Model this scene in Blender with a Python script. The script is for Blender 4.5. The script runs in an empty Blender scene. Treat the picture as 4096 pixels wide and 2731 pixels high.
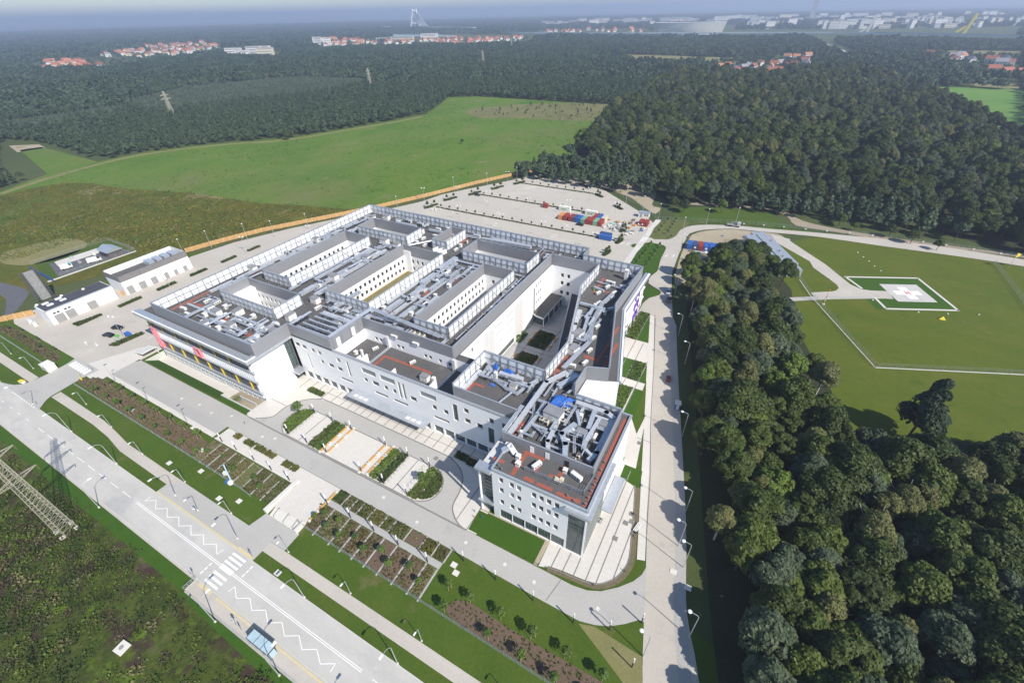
import bpy, bmesh, math, random
import numpy as np
from mathutils import Vector, Matrix
R = math.radians
random.seed(7)
SC = bpy.context.scene
COL = SC.collection
# ---------------------------------------------------------------- camera
cam_d = bpy.data.cameras.new('camera'); cam = bpy.data.objects.new('camera', cam_d); COL.objects.link(cam)
cr, cu, cf = Vector((.877718, .478805, -.018899)), Vector((-.269566, .525991, .80664)), Vector((-.396163, .702908, -.590741))
mw = Matrix.Identity(4)
for i in range(3): mw[i][0], mw[i][1], mw[i][2], mw[i][3] = cr[i], cu[i], -cf[i], (0, 0, 100)[i]
cam.matrix_world = mw
cam_d.sensor_width = 36; cam_d.lens = 36 * 1802 / 4096; cam_d.clip_start = .5; cam_d.clip_end = 120000
SC.camera = cam
# ---------------------------------------------------------------- sky, sun, exposure
SUN_AZ, SUN_EL = -18.0, 41.5          # degrees in plan from +X, above horizon
W = bpy.data.worlds.new('World'); SC.world = W; W.use_nodes = True
nt = W.node_tree; nt.nodes.clear()
sky = nt.nodes.new('ShaderNodeTexSky'); sky.sky_type = 'NISHITA'; sky.sun_disc = False
sky.sun_elevation = R(SUN_EL); sky.sun_rotation = R(90 - SUN_AZ); sky.altitude = 100; sky.air_density = 1.0; sky.dust_density = .4; sky.ozone_density = 4.0
bg = nt.nodes.new('ShaderNodeBackground'); bg.inputs['Strength'].default_value = .105
wo = nt.nodes.new('ShaderNodeOutputWorld'); nt.links.new(sky.outputs[0], bg.inputs[0]); nt.links.new(bg.outputs[0], wo.inputs[0])
sl = bpy.data.lights.new('sun', 'SUN'); sl.energy = 4.4; sl.angle = R(.53); sl.color = (1, .95, .87)
so = bpy.data.objects.new('sun', sl); COL.objects.link(so)
sd = Vector((math.cos(R(SUN_EL)) * math.cos(R(SUN_AZ)), math.cos(R(SUN_EL)) * math.sin(R(SUN_AZ)), math.sin(R(SUN_EL))))
so.rotation_euler = sd.to_track_quat('Z', 'Y').to_euler(); so.location = (200, -100, 400)
vs = SC.view_settings; vs.view_transform = 'Standard'; vs.look = 'None'; vs.exposure = .42; vs.gamma = 1; vs.use_curve_mapping = False
SC.cycles.use_denoising = True
SC.cycles.max_bounces = 6; SC.cycles.diffuse_bounces = 4; SC.cycles.glossy_bounces = 3; SC.cycles.volume_bounces = 1; SC.cycles.transmission_bounces = 3; SC.cycles.caustics_reflective = False; SC.cycles.caustics_refractive = False
# ---------------------------------------------------------------- materials
MATS = {}
def _new(name):
    m = bpy.data.materials.new(name); m.use_nodes = True; MATS[name] = m
    return m, m.node_tree, m.node_tree.nodes['Principled BSDF']
def _noise(nt, scale, detail=5, rough=.6, stretch=None):
    g = nt.nodes.new('ShaderNodeNewGeometry'); n = nt.nodes.new('ShaderNodeTexNoise')
    n.inputs['Scale'].default_value = scale; n.inputs['Detail'].default_value = detail; n.inputs['Roughness'].default_value = rough
    if stretch:
        mp = nt.nodes.new('ShaderNodeMapping'); mp.inputs['Scale'].default_value = stretch[:3]; mp.inputs['Rotation'].default_value = (0, 0, R(stretch[3]))
        nt.links.new(g.outputs['Position'], mp.inputs[0]); nt.links.new(mp.outputs[0], n.inputs['Vector'])
    else: nt.links.new(g.outputs['Position'], n.inputs['Vector'])
    return n
def _ramp(nt, src, stops):
    r = nt.nodes.new('ShaderNodeValToRGB'); e = r.color_ramp.elements
    while len(e) < len(stops): e.new(.5)
    for k, (p, c) in enumerate(stops): e[k].position = p; e[k].color = (*c, 1)
    nt.links.new(src, r.inputs[0]); return r
def mat(name, col, rough=.75, metal=0, var=.1, sc=.6, bump=0, bsc=4, spec=.35):
    """plain surface: a colour with soft mottling"""
    if name in MATS: return MATS[name]
    m, nt, b = _new(name)
    n = _noise(nt, sc)
    lo, hi = tuple(c * (1 - var) for c in col), tuple(min(1, c * (1 + var)) for c in col)
    r = _ramp(nt, n.outputs[0], [(.3, lo), (.7, hi)]); nt.links.new(r.outputs[0], b.inputs['Base Color'])
    b.inputs['Roughness'].default_value = rough; b.inputs['Metallic'].default_value = metal; b.inputs['Specular IOR Level'].default_value = spec
    if bump:
        n2 = _noise(nt, bsc); bp = nt.nodes.new('ShaderNodeBump'); bp.inputs['Strength'].default_value = bump; bp.inputs['Distance'].default_value = .2
        nt.links.new(n2.outputs[0], bp.inputs['Height']); nt.links.new(bp.outputs[0], b.inputs['Normal'])
    return m
def gmat(name, big, small, s1=.02, s2=.5, mix=.5, rough=.95, bump=.5, bsc=2.0, stretch=None, extra=None, joints=None):
    """ground: broad patches (ramp big) mixed with fine grain (ramp small); extra = (scale, threshold, colour) scattered patches; joints = slab joint size"""
    if name in MATS: return MATS[name]
    m, nt, b = _new(name)
    a = _ramp(nt, _noise(nt, s1, 6, .62, stretch).outputs[0], big); c = _ramp(nt, _noise(nt, s2, 8, .75).outputs[0], small)
    mx = nt.nodes.new('ShaderNodeMix'); mx.data_type = 'RGBA'; mx.inputs[0].default_value = mix
    nt.links.new(a.outputs[0], mx.inputs[6]); nt.links.new(c.outputs[0], mx.inputs[7]); out = mx.outputs[2]
    for (es, lo, hi, col) in (extra or []):
        en = _ramp(nt, _noise(nt, es, 6, .65).outputs[0], [(lo, (0, 0, 0)), (hi, (1, 1, 1))]); m2 = nt.nodes.new('ShaderNodeMix'); m2.data_type = 'RGBA'
        nt.links.new(en.outputs[0], m2.inputs[0]); nt.links.new(out, m2.inputs[6]); m2.inputs[7].default_value = (*col, 1); out = m2.outputs[2]
    if joints:
        g = nt.nodes.new('ShaderNodeNewGeometry'); br = nt.nodes.new('ShaderNodeTexBrick'); br.inputs['Scale'].default_value = 1
        br.inputs['Brick Width'].default_value = joints; br.inputs['Row Height'].default_value = joints * .5; br.inputs['Mortar Size'].default_value = .02
        br.inputs['Color1'].default_value = (1, 1, 1, 1); br.inputs['Color2'].default_value = (.93, .93, .93, 1); br.inputs['Mortar'].default_value = (.72, .72, .72, 1)
        nt.links.new(g.outputs['Position'], br.inputs[0]); m3 = nt.nodes.new('ShaderNodeMix'); m3.data_type = 'RGBA'; m3.blend_type = 'MULTIPLY'; m3.inputs[0].default_value = .8
        nt.links.new(out, m3.inputs[6]); nt.links.new(br.outputs[0], m3.inputs[7]); out = m3.outputs[2]
    nt.links.new(out, b.inputs['Base Color']); b.inputs['Roughness'].default_value = rough; b.inputs['Specular IOR Level'].default_value = .2
    if bump:
        n2 = _noise(nt, bsc, 8, .7); bp = nt.nodes.new('ShaderNodeBump'); bp.inputs['Strength'].default_value = bump; bp.inputs['Distance'].default_value = .4
        nt.links.new(n2.outputs[0], bp.inputs['Height']); nt.links.new(bp.outputs[0], b.inputs['Normal'])
    return m
def leafmat(name, c1, c2, hue=.03):
    """foliage: leaf colour drifts over the crown and from tree to tree"""
    if name in MATS: return MATS[name]
    m, nt, b = _new(name)
    n = _noise(nt, .45, 3); oi = nt.nodes.new('ShaderNodeObjectInfo')
    ad = nt.nodes.new('ShaderNodeMath'); ad.operation = 'MULTIPLY_ADD'; ad.inputs[1].default_value = .55; nt.links.new(oi.outputs['Random'], ad.inputs[0])
    sb = nt.nodes.new('ShaderNodeMath'); sb.operation = 'SUBTRACT'; sb.inputs[1].default_value = .27; nt.links.new(n.outputs[0], sb.inputs[0]); nt.links.new(sb.outputs[0], ad.inputs[2])
    r = _ramp(nt, ad.outputs[0], [(.15, c1), (.85, c2)])
    nt.links.new(r.outputs[0], b.inputs['Base Color']); b.inputs['Roughness'].default_value = .6; b.inputs['Specular IOR Level'].default_value = .25
    return m
# ---------------------------------------------------------------- mesh building
class MB:
    def __init__(s): s.v, s.f, s.m = [], [], []
    def add(s, vs, fs, m=0):
        o = len(s.v); s.v += [tuple(p) for p in vs]; s.f += [tuple(i + o for i in f) for f in fs]; s.m += [m] * len(fs); return s
    def box(s, x0, x1, y0, y1, z0, z1, m=0):
        return s.add([(x0, y0, z0), (x1, y0, z0), (x1, y1, z0), (x0, y1, z0), (x0, y0, z1), (x1, y0, z1), (x1, y1, z1), (x0, y1, z1)],
                     [(3, 2, 1, 0), (4, 5, 6, 7), (0, 1, 5, 4), (1, 2, 6, 5), (2, 3, 7, 6), (3, 0, 4, 7)], m)
    def bar(s, p, q, w, h=None, m=0, up=None):
        """square bar from p to q"""
        p, q = Vector(p), Vector(q); d = (q - p).normalized(); up = Vector(up or ((0, 0, 1) if abs(d.z) < .9 else (1, 0, 0)))
        a = d.cross(up).normalized() * w / 2; b = a.cross(d).normalized() * (h or w) / 2
        return s.add([p - a - b, p + a - b, p + a + b, p - a + b, q - a - b, q + a - b, q + a + b, q - a + b],
                     [(3, 2, 1, 0), (4, 5, 6, 7), (0, 1, 5, 4), (1, 2, 6, 5), (2, 3, 7, 6), (3, 0, 4, 7)], m)
    def tube(s, p, q, r, r2=None, n=6, m=0):
        p, q = Vector(p), Vector(q); d = (q - p).normalized(); up = Vector((0, 0, 1) if abs(d.z) < .9 else (1, 0, 0))
        a = d.cross(up).normalized(); b = a.cross(d); r2 = r if r2 is None else r2; vs = []
        for c, rr in ((p, r), (q, r2)):
            for k in range(n): t = 2 * math.pi * k / n; vs.append(c + (a * math.cos(t) + b * math.sin(t)) * rr)
        fs = [(k, (k + 1) % n, n + (k + 1) % n, n + k) for k in range(n)] + [tuple(range(n - 1, -1, -1)), tuple(range(n, 2 * n))]
        return s.add(vs, fs, m)
    def path(s, pts, r, n=6, m=0, sq=None):
        for a, b in zip(pts, pts[1:]):
            if sq: s.bar(a, b, sq[0], sq[1], m)
            else: s.tube(a, b, r, None, n, m)
        return s
    def prism(s, poly, z0, z1, m=0, mt=None):
        A = sum(a[0] * b[1] - b[0] * a[1] for a, b in zip(poly, poly[1:] + poly[:1]))
        if A < 0: poly = poly[::-1]
        n = len(poly); o = len(s.v)
        s.v += [(x, y, z0) for x, y in poly] + [(x, y, z1) for x, y in poly]
        s.f += [tuple(o + n - 1 - i for i in range(n)), tuple(o + n + i for i in range(n))]; s.m += [m, m if mt is None else mt]
        for i in range(n): j = (i + 1) % n; s.f.append((o + i, o + j, o + n + j, o + n + i)); s.m.append(m)
        return s
    def sphere(s, c, r, m=0, n=8, k=5, sz=None):
        vs = [(c[0], c[1], c[2] + (sz or r))]; fs = []
        for i in range(1, k):
            t = math.pi * i / k
            for j in range(n): a = 2 * math.pi * j / n; vs.append((c[0] + r * math.sin(t) * math.cos(a), c[1] + r * math.sin(t) * math.sin(a), c[2] + (sz or r) * math.cos(t)))
        vs.append((c[0], c[1], c[2] - (sz or r))); L = len(vs) - 1
        for j in range(n):
            fs.append((0, 1 + j, 1 + (j + 1) % n)); fs.append((L, L - n + (j + 1) % n, L - n + j))
            for i in range(k - 2): a = 1 + i * n; fs.append((a + j, a + n + j, a + n + (j + 1) % n, a + (j + 1) % n))
        return s.add(vs, fs, m)
    def mesh(s, name, mats):
        me = bpy.data.meshes.new(name); me.from_pydata(s.v, [], s.f)
        for x in mats if isinstance(mats, (list, tuple)) else [mats]: me.materials.append(x)
        if any(s.m): me.polygons.foreach_set('material_index', s.m)
        me.update(); return me
    def build(s, name, mats, parent=None, loc=None, world=False, rz=0):
        o = bpy.data.objects.new(name, s.mesh(name, mats)); COL.objects.link(o)
        if parent is not None:
            o.parent = parent
            if world: o.location = -Vector(parent.location)
        if loc is not None: o.location = loc
        if rz: o.rotation_euler[2] = rz
        return o
def tag(o, label=None, cat=None, group=None, kind=None):
    if label: o['label'] = label
    if cat: o['category'] = cat
    if group: o['group'] = group
    if kind: o['kind'] = kind
    return o
def thing(name, label, cat, loc=(0, 0, 0), rz=0, group=None):
    o = bpy.data.objects.new(name, None); COL.objects.link(o); o.location = loc; o.rotation_euler = (0, 0, rz); o.empty_display_size = .3
    return tag(o, label, cat, group)
def inst(name, me, parent=None, loc=(0, 0, 0), rz=0, sc=None):
    o = bpy.data.objects.new(name, me); COL.objects.link(o); o.location = loc; o.rotation_euler[2] = rz
    if sc is not None: o.scale = sc if isinstance(sc, (tuple, list)) else (sc,) * 3
    if parent is not None: o.parent = parent
    return o
def dup(root, loc, rz=0, label=None, sc=None):
    r = root.copy(); COL.objects.link(r); r.location = loc; r.rotation_euler[2] = rz
    if sc is not None: r.scale = sc if isinstance(sc, (tuple, list)) else (sc,) * 3
    if label: r['label'] = label
    def kids(a, b):
        for ch in list(a.children):
            c = ch.copy(); COL.objects.link(c); c.parent = b; kids(ch, c)
    kids(root, r); return r
ORD = ['first', 'second', 'third', 'fourth', 'fifth', 'sixth', 'seventh', 'eighth', 'ninth', 'tenth', 'eleventh', 'twelfth', 'thirteenth', 'fourteenth', 'fifteenth', 'sixteenth', 'seventeenth', 'eighteenth', 'nineteenth', 'twentieth']
def nth(i): return ORD[i] if i < 20 else ('twenty-' + ORD[i - 20] if i < 29 else str(i + 1) + 'th')
def zg(x, y):
    """ground height: the street side lies 1.2 m below the forecourt"""
    return -1.2 if y <= 22 else (0.0 if y >= 37 else -1.2 * (37 - y) / 15)
def sheet(name, poly, dz, m, kind='structure', label=None, z=None):
    """a surface following the ground, dz above it"""
    bm = bmesh.new(); bm.faces.new([bm.verts.new((x, y, 0)) for x, y in poly])
    if z is None:
        for yy in (22, 37): bmesh.ops.bisect_plane(bm, geom=bm.verts[:] + bm.edges[:] + bm.faces[:], plane_co=(0, yy, 0), plane_no=(0, 1, 0))
    bmesh.ops.triangulate(bm, faces=bm.faces[:])
    bmesh.ops.recalc_face_normals(bm, faces=bm.faces[:])
    if bm.faces and sum(f.normal.z * f.calc_area() for f in bm.faces) < 0: bmesh.ops.reverse_faces(bm, faces=bm.faces[:])
    for v in bm.verts: v.co.z = (zg(v.co.x, v.co.y) if z is None else z) + dz
    me = bpy.data.meshes.new(name); bm.to_mesh(me); bm.free(); me.materials.append(m)
    o = bpy.data.objects.new(name, me); COL.objects.link(o); o['kind'] = kind
    if label: o['label'] = label
    return o
def rect(x0, x1, y0, y1): return [(x0, y0), (x1, y0), (x1, y1), (x0, y1)]
def rpoly(pts, r, n=5):
    """round the corners of a polygon by radius r"""
    out = []
    for i, p in enumerate(pts):
        a, b, c = Vector(pts[i - 1]), Vector(p), Vector(pts[(i + 1) % len(pts)]); d1, d2 = (a - b), (c - b)
        rr = min(r, d1.length * .45, d2.length * .45); s, e = b + d1.normalized() * rr, b + d2.normalized() * rr
        for k in range(n + 1): t = k / n; q = s * (1 - t) ** 2 + b * 2 * t * (1 - t) + e * t * t; out.append((q.x, q.y))
    return out
def smooth(pts, n=4, closed=False):
    """Catmull-Rom through pts"""
    P = [Vector(p) for p in pts]; N = len(P); out = []
    for i in range(N if closed else N - 1):
        p0, p1, p2, p3 = (P[(i + k - 1) % N] for k in range(4)) if closed else (P[max(i - 1, 0)], P[i], P[i + 1], P[min(i + 2, N - 1)])
        for k in range(n):
            t = k / n; q = .5 * (2 * p1 + (p2 - p0) * t + (2 * p0 - 5 * p1 + 4 * p2 - p3) * t * t + (3 * p1 - p0 - 3 * p2 + p3) * t ** 3); out.append((q.x, q.y))
    if not closed: out.append(tuple(P[-1]))
    return out
def ribbon(pts, w):
    """polygon of width w along a polyline"""
    L, Rr = [], []
    for i, p in enumerate(pts):
        a, b = Vector(pts[max(i - 1, 0)]), Vector(pts[min(i + 1, len(pts) - 1)]); d = (b - a).normalized(); n = Vector((-d.y, d.x)) * w / 2
        L.append((p[0] + n.x, p[1] + n.y)); Rr.append((p[0] - n.x, p[1] - n.y))
    return L + Rr[::-1]
def inpoly(x, y, poly):
    c = False; j = len(poly) - 1
    for i in range(len(poly)):
        (xi, yi), (xj, yj) = poly[i], poly[j]
        if (yi > y) != (yj > y) and x < (xj - xi) * (y - yi) / (yj - yi) + xi: c = not c
        j = i
    return c
# ================================================================ ground, roads, fields
CRP = dict(D=(0, 0, .574219), E5=(2700, 800, 1.568), M6=(3350, 950, 1.7158), B7=(2200, 650, 2.352), M3=(2650, 900, 3.2))
def g(c, s, z=None):
    """survey table: sight lines of the picture cut with the ground plane -> plan coordinates in metres"""
    out = []
    for t in s.split():
        x, y = map(float, t.split(',')); a = CRP[c]; px, py = a[0] + x / a[2] - 2048, a[1] + y / a[2] - 1365.5
        w = cf * 1802 + cr * px - cu * py; k = -100 / w.z; out.append((w.x * k, w.y * k))
    return out
Gm = dict(
    land=gmat('rough_land', [(.3, (.045, .065, .022)), (.5, (.07, .095, .03)), (.7, (.12, .12, .05))], [(.3, (.05, .07, .022)), (.7, (.09, .11, .035))], .004, .08),
    soil=gmat('forest_floor', [(.3, (.03, .036, .016)), (.7, (.055, .06, .025))], [(.3, (.02, .03, .012)), (.7, (.06, .06, .03))], .1, 1.2),
    meadow=gmat('meadow_grass', [(.32, (.06, .13, .01)), (.48, (.092, .175, .014)), (.6, (.135, .18, .03)), (.72, (.2, .19, .075))], [(.3, (.05, .115, .008)), (.55, (.11, .18, .018)), (.72, (.2, .205, .07))], .03, .22, .5, extra=[(.008, .5, .72, (.14, .16, .045)), (.014, .55, .75, (.055, .15, .01)), (.06, .6, .72, (.2, .19, .085)), (.12, .63, .72, (.05, .1, .012))], stretch=(1, .45, 1, 25)),
    olive=gmat('olive_field', [(.32, (.055, .075, .009)), (.5, (.1, .1, .01)), (.66, (.165, .14, .013))], [(.3, (.04, .055, .008)), (.52, (.11, .1, .012)), (.7, (.22, .18, .016))], .055, .3, .5, extra=[(.05, .58, .7, (.055, .1, .011)), (.025, .62, .68, (.27, .22, .11)), (.06, .62, .7, (.2, .19, .012)), (.02, .5, .7, (.07, .12, .012))], stretch=(.5, 1.6, 1, 15)),
    lawn=gmat('mown_lawn', [(.3, (.052, .092, .009)), (.55, (.08, .122, .013)), (.75, (.12, .128, .026))], [(.3, (.036, .078, .008)), (.75, (.085, .13, .018))], .09, 1.1, .5, extra=[(.16, .6, .76, (.15, .13, .055)), (.05, .55, .75, (.05, .115, .01))]),
    turf=gmat('fresh_turf', [(.3, (.034, .088, .007)), (.7, (.056, .118, .011))], [(.3, (.03, .08, .006)), (.75, (.062, .125, .013))], .14, 2.2, .5, extra=[(.3, .62, .8, (.085, .105, .02))]),
    helig=gmat('helipad_grass', [(.3, (.07, .115, .008)), (.5, (.1, .13, .01)), (.72, (.145, .145, .018))], [(.25, (.05, .085, .007)), (.75, (.12, .135, .016))], .035, .5, .5, extra=[(.06, .6, .78, (.15, .135, .035)), (.045, .58, .75, (.045, .095, .007))], stretch=(1, 2, 1, -25)),
    wild=gmat('wild_growth', [(.3, (.022, .034, .009)), (.45, (.045, .07, .012)), (.56, (.085, .12, .016)), (.7, (.06, .042, .026))], [(.3, (.015, .024, .008)), (.5, (.055, .075, .014)), (.72, (.15, .15, .04))], .12, .8, .55, bump=1, bsc=1.2, extra=[(.13, .53, .62, (.062, .04, .03)), (.2, .58, .68, (.1, .155, .014)), (.045, .56, .68, (.17, .145, .07))], stretch=(1, 1.7, 1, 20)),
    crop=gmat('green_crop', [(.3, (.1, .21, .03)), (.7, (.14, .26, .045))], [(.3, (.1, .2, .03)), (.7, (.15, .27, .05))], .01, .3, .4, stretch=(.15, 2.5, 1, 28)),
    dry=gmat('dry_field', [(.3, (.17, .17, .06)), (.7, (.27, .23, .11))], [(.3, (.15, .16, .05)), (.7, (.28, .25, .12))], .015, .2),
    sand=gmat('bare_sand', [(.3, (.33, .27, .18)), (.7, (.47, .4, .29))], [(.3, (.3, .25, .17)), (.7, (.5, .43, .32))], .07, 1.1, .5, extra=[(.09, .58, .7, (.13, .15, .05))]),
    track=gmat('dirt_track', [(.3, (.3, .24, .17)), (.7, (.42, .35, .26))], [(.3, (.25, .2, .14)), (.7, (.45, .38, .3))], .1, 1.2),
    mulch=gmat('bark_mulch', [(.3, (.13, .085, .058)), (.7, (.185, .125, .088))], [(.3, (.08, .052, .036)), (.7, (.23, .165, .12))], .2, 3.5, .6, bump=.8, extra=[(.7, .62, .7, (.07, .11, .02))]),
    dirt=gmat('planted_dirt', [(.3, (.14, .115, .065)), (.7, (.22, .18, .105))], [(.3, (.1, .08, .045)), (.7, (.26, .22, .14))], .3, 3, .6, bump=.8, extra=[(.9, .6, .7, (.09, .11, .03))]),
    street=gmat('street_concrete', [(.3, (.42, .405, .37)), (.5, (.51, .49, .445)), (.7, (.59, .56, .51))], [(.3, (.47, .45, .41)), (.7, (.56, .54, .5))], .09, 1.5, .4, .85, .15, 6, (1, 3, 1, 0), extra=[(.05, .58, .72, (.37, .37, .37)), (.3, .62, .7, (.57, .53, .46))]),
    pave=gmat('block_paving', [(.3, (.4, .385, .355)), (.7, (.475, .455, .42))], [(.3, (.38, .365, .335)), (.7, (.5, .48, .445))], .09, 1.8, .5, .9, .2, 6, extra=[(.15, .6, .75, (.36, .345, .32))]),
    pave2=gmat('beige_paving', [(.3, (.44, .4, .345)), (.7, (.54, .495, .43))], [(.3, (.43, .39, .335)), (.7, (.56, .515, .45))], .08, 1.6, .5, .9, .2, 6, extra=[(.12, .6, .74, (.38, .35, .31)), (.04, .6, .75, (.57, .53, .47))]),
    lot=gmat('car_park_paving', [(.3, (.455, .415, .355)), (.7, (.545, .5, .43))], [(.3, (.44, .405, .35)), (.7, (.55, .51, .445))], .05, 1.2, .5, .9, .2, 6, extra=[(.03, .56, .74, (.58, .53, .455)), (.11, .6, .74, (.4, .37, .32))]),
    plaza=gmat('plaza_slabs', [(.3, (.62, .58, .52)), (.7, (.68, .64, .58))], [(.3, (.6, .565, .51)), (.7, (.7, .66, .6))], .08, 2.4, .5, .85, .1, 6, joints=1.0),
    strip=gmat('dark_stone_strip', [(.3, (.2, .19, .18)), (.7, (.27, .26, .25))], [(.3, (.19, .18, .17)), (.7, (.28, .27, .25))], .2, 3),
    asph=gmat('dark_asphalt', [(.3, (.1, .1, .11)), (.7, (.15, .15, .165))], [(.3, (.09, .09, .1)), (.7, (.16, .16, .175))], .1, 2),
    white=mat('road_paint_white', (.82, .81, .78), .6, var=.06, sc=3), yellow=mat('paving_yellow', (.62, .52, .3), .8, var=.08, sc=3),
    kerb=mat('kerb_stone', (.55, .54, .5), .85, var=.08, sc=2), red=mat('paint_red', (.55, .06, .05), .6), darkpave=gmat('road_repair', [(.3, (.4, .385, .36)), (.7, (.45, .43, .4))], [(.3, (.38, .37, .34)), (.7, (.46, .44, .42))], .1, 2.2))
DIP = (-180.45, -122.5, 47.6, 54.5)
def cut_hole(o, x0, x1, y0, y1):
    bm = bmesh.new(); bm.from_mesh(o.data)
    for co, no in (((x0, 0, 0), (1, 0, 0)), ((x1, 0, 0), (1, 0, 0)), ((0, y0, 0), (0, 1, 0)), ((0, y1, 0), (0, 1, 0))): bmesh.ops.bisect_plane(bm, geom=bm.verts[:] + bm.edges[:] + bm.faces[:], plane_co=co, plane_no=no)
    bmesh.ops.delete(bm, geom=[f for f in bm.faces if x0 < f.calc_center_median().x < x1 and y0 < f.calc_center_median().y < y1], context='FACES'); bm.to_mesh(o.data); bm.free()
def base_ground():
    # nested tiles: small near the site, ever larger towards the horizon
    xs = sorted({-45000, -20000, -9000, -4000, -2000, -1000, -500, -250, -120, 0, 120, 250, 500, 1000, 2000, 4000, 9000, 20000, 45000}); ys = sorted({-3000, -800, -300, -100, 0, 22, 37, 80, 160, 320, 640, 1200, 2500, 5000, 10000, 20000, 50000})
    b = MB()
    for i in range(len(xs) - 1):
        for j in range(len(ys) - 1):
            b.add([(xs[i + p], ys[j + q], zg(0, ys[j + q]) - .06) for p, q in ((0, 0), (1, 0), (1, 1), (0, 1))], [(0, 1, 2, 3)])
    o = b.build('ground', Gm['land']); bm = bmesh.new(); bm.from_mesh(o.data); bmesh.ops.remove_doubles(bm, verts=bm.verts, dist=.001); bm.to_mesh(o.data); bm.free(); o['kind'] = 'structure'; cut_hole(o, *DIP)
base_ground()
FENCE = [(-258.9, 110), (-254.6, 124.8), (-246.5, 147), (-234, 168), (-221.5, 189.5), (-212, 207), (-198.7, 234.5), (-181.8, 275), (-164.2, 311), (-141.6, 345.1)]
MEADOW = g('D', '0,440 110,400 225,372 320,352 450,335 560,325 660,318 800,295 900,278 980,262 1005,245 1030,224 1100,222 1250,232 1350,238 1420,242 1390,280 1350,320 1310,355 1300,382') + FENCE[::-1] + [(-262, 100), (-330, 55), (-330, 20), (-420, 30)]
SMALLF = g('D', '45,345 95,338 225,372 110,400'); BARE = g('D', '20,335 90,332 105,340 40,350'); FIELDR = g('D', '2115,198 2352,207 2352,332 2295,300 2230,266 2160,232'); FIELDB = g('D', '1425,125 1690,133 1690,149 1450,152')
CLEAR = g('D', '1370,215 1420,225 1480,200 1470,185 1400,190'); FIELDY = g('D', '0,182 90,185 60,195 0,197'); FIELDF = g('D', '2150,116 2352,118 2352,128 2200,124'); FIELDG = g('D', '2230,185 2352,190 2352,207 2240,200')
sheet('meadow', MEADOW, -.02, Gm['meadow'])
OLIVE = [(-470, 20), (-480, 101), (-469, 145), (-406, 157), (-354, 172), (-300, 178), (-262, 188), (-226, 198), (-215, 201), (-221.5, 189.5), (-234, 168), (-246.5, 147), (-254.6, 124.8), (-258.9, 110), (-262, 100), (-285, 45), (-300, 30)]
sheet('olive_field', smooth(OLIVE, 3, True), 0, Gm['olive'])
for nm, P, m in (('small_meadow', SMALLF, 'meadow'), ('bare_field', BARE, 'sand'), ('crop_field', FIELDR, 'crop'), ('dry_field', FIELDB, 'dry'), ('yellow_field', FIELDY, 'dry'), ('far_field', FIELDF, 'dry'), ('scrub_field', FIELDG, 'dry'), ('forest_clearing', CLEAR, 'dry')):
    sheet(nm, P, .05, Gm[m])
sheet('scrub_patch', smooth(g('D', '1080,252 1240,238 1400,240 1412,262 1350,278 1200,272 1100,270'), 3, True), .02, gmat('scrub_grass', [(.3, (.12, .13, .035)), (.7, (.23, .2, .09))], [(.3, (.07, .09, .03)), (.7, (.26, .23, .1))], .04, .3, extra=[(.06, .6, .7, (.06, .08, .025))]))
EDGE = g('D', '0,446 110,410 225,378 320,357 450,339 560,329 660,322 800,299 900,282 970,268')
sheet('field_track', ribbon(smooth(EDGE, 3), 6), .03, Gm['dry'])
# street side ------------------------------------------------------------------
WILD = [(-700, 6.2), (-88, 6.2), (-88, 5.6), (90, 5.6), (90, -60), (-700, -60)]
sheet('wild_ground', WILD, -.03, Gm['wild'])
SG = sheet('site_grass', [(-420, 17.7), (90, 17.7), (90, 30), (12, 50), (5, 50), (2, 60), (-14, 126), (-22, 160), (-31, 170), (-50, 175), (-200, 175), (-262, 105), (-262, 36), (-300, 30), (-420, 30)], -.015, Gm['lawn']); cut_hole(SG, *DIP)
sheet('verge', [(-700, 5.2), (-640, 5.6), (-88, 6.0), (-88, 9.3), (-700, 9.3)], 0, Gm['turf'])
sheet('verge', [(-88, 5.3), (-60, 4.2), (90, 4.0), (90, 6.4), (-88, 6.4)], 0, Gm['turf'])
sheet('road', rect(-900, 120, 9.3, 17.7), .04, Gm['street'])
sheet('pavement', rect(-87.6, 120, 6.5, 9.2), .06, Gm['pave2'])
sheet('pavement', rect(-700, -87.9, 8.7, 9.2), .06, Gm['pave2'])
bp = [(-88, 23.1), (-115.5, 23.2), (-144.5, 23.4), (-153, 24.3), (-161.4, 25), (-190, 25.1), (-190, 22.4), (-163, 22.5), (-153, 22), (-144, 20.8), (-119.8, 20.6)]
sheet('path', bp, .03, Gm['pave2'])
sheet('path', [(-420, 25.1), (-206, 25.1), (-206, 22.4), (-420, 22.4)], .03, Gm['pave2'])
sheet('path', rect(-80.3, 120, 20.5, 22.95), .03, Gm['pave2'])
sheet('pavement', [(-119.7, 17.75), (-119.7, 20.65), (-115.5, 23.2), (-88.8, 23.2), (-87.6, 27.4), (-75.6, 27.4), (-75.6, 23), (-80.2, 23), (-80.2, 17.75)], .035, Gm['pave'])
sheet('entrance_road', smooth([(-216, 17.6), (-209.5, 19.2), (-206.5, 22), (-205.2, 27), (-204.8, 33), (-205.5, 37)], 3) + smooth([(-189.5, 37), (-190.6, 31), (-190.6, 25), (-190.3, 21.5), (-186.5, 17.6)], 3), .045, Gm['pave'])
kb = MB()
for x0, x1, y in ((-186.4, -119.7, 17.75), (-80.2, 120, 17.75), (-700, -216, 17.75), (-700, -87.6, 9.25), (-87.6, 120, 9.25), (-119.7, -80.2, 17.75)): kb.box(x0, x1, y - .1, y + .1, -1.2, -1.07)
kb.box(-87.75, -87.6, 6.5, 9.15, -1.2, -1.07)
tag(kb.build('kerb', Gm['kerb']), kind='structure')
mk = MB()                                   # painted lines of the street
def pl(x0, x1, y0, y1, z=-1.15): mk.box(x0, x1, y0, y1, z - .002, z)
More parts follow.
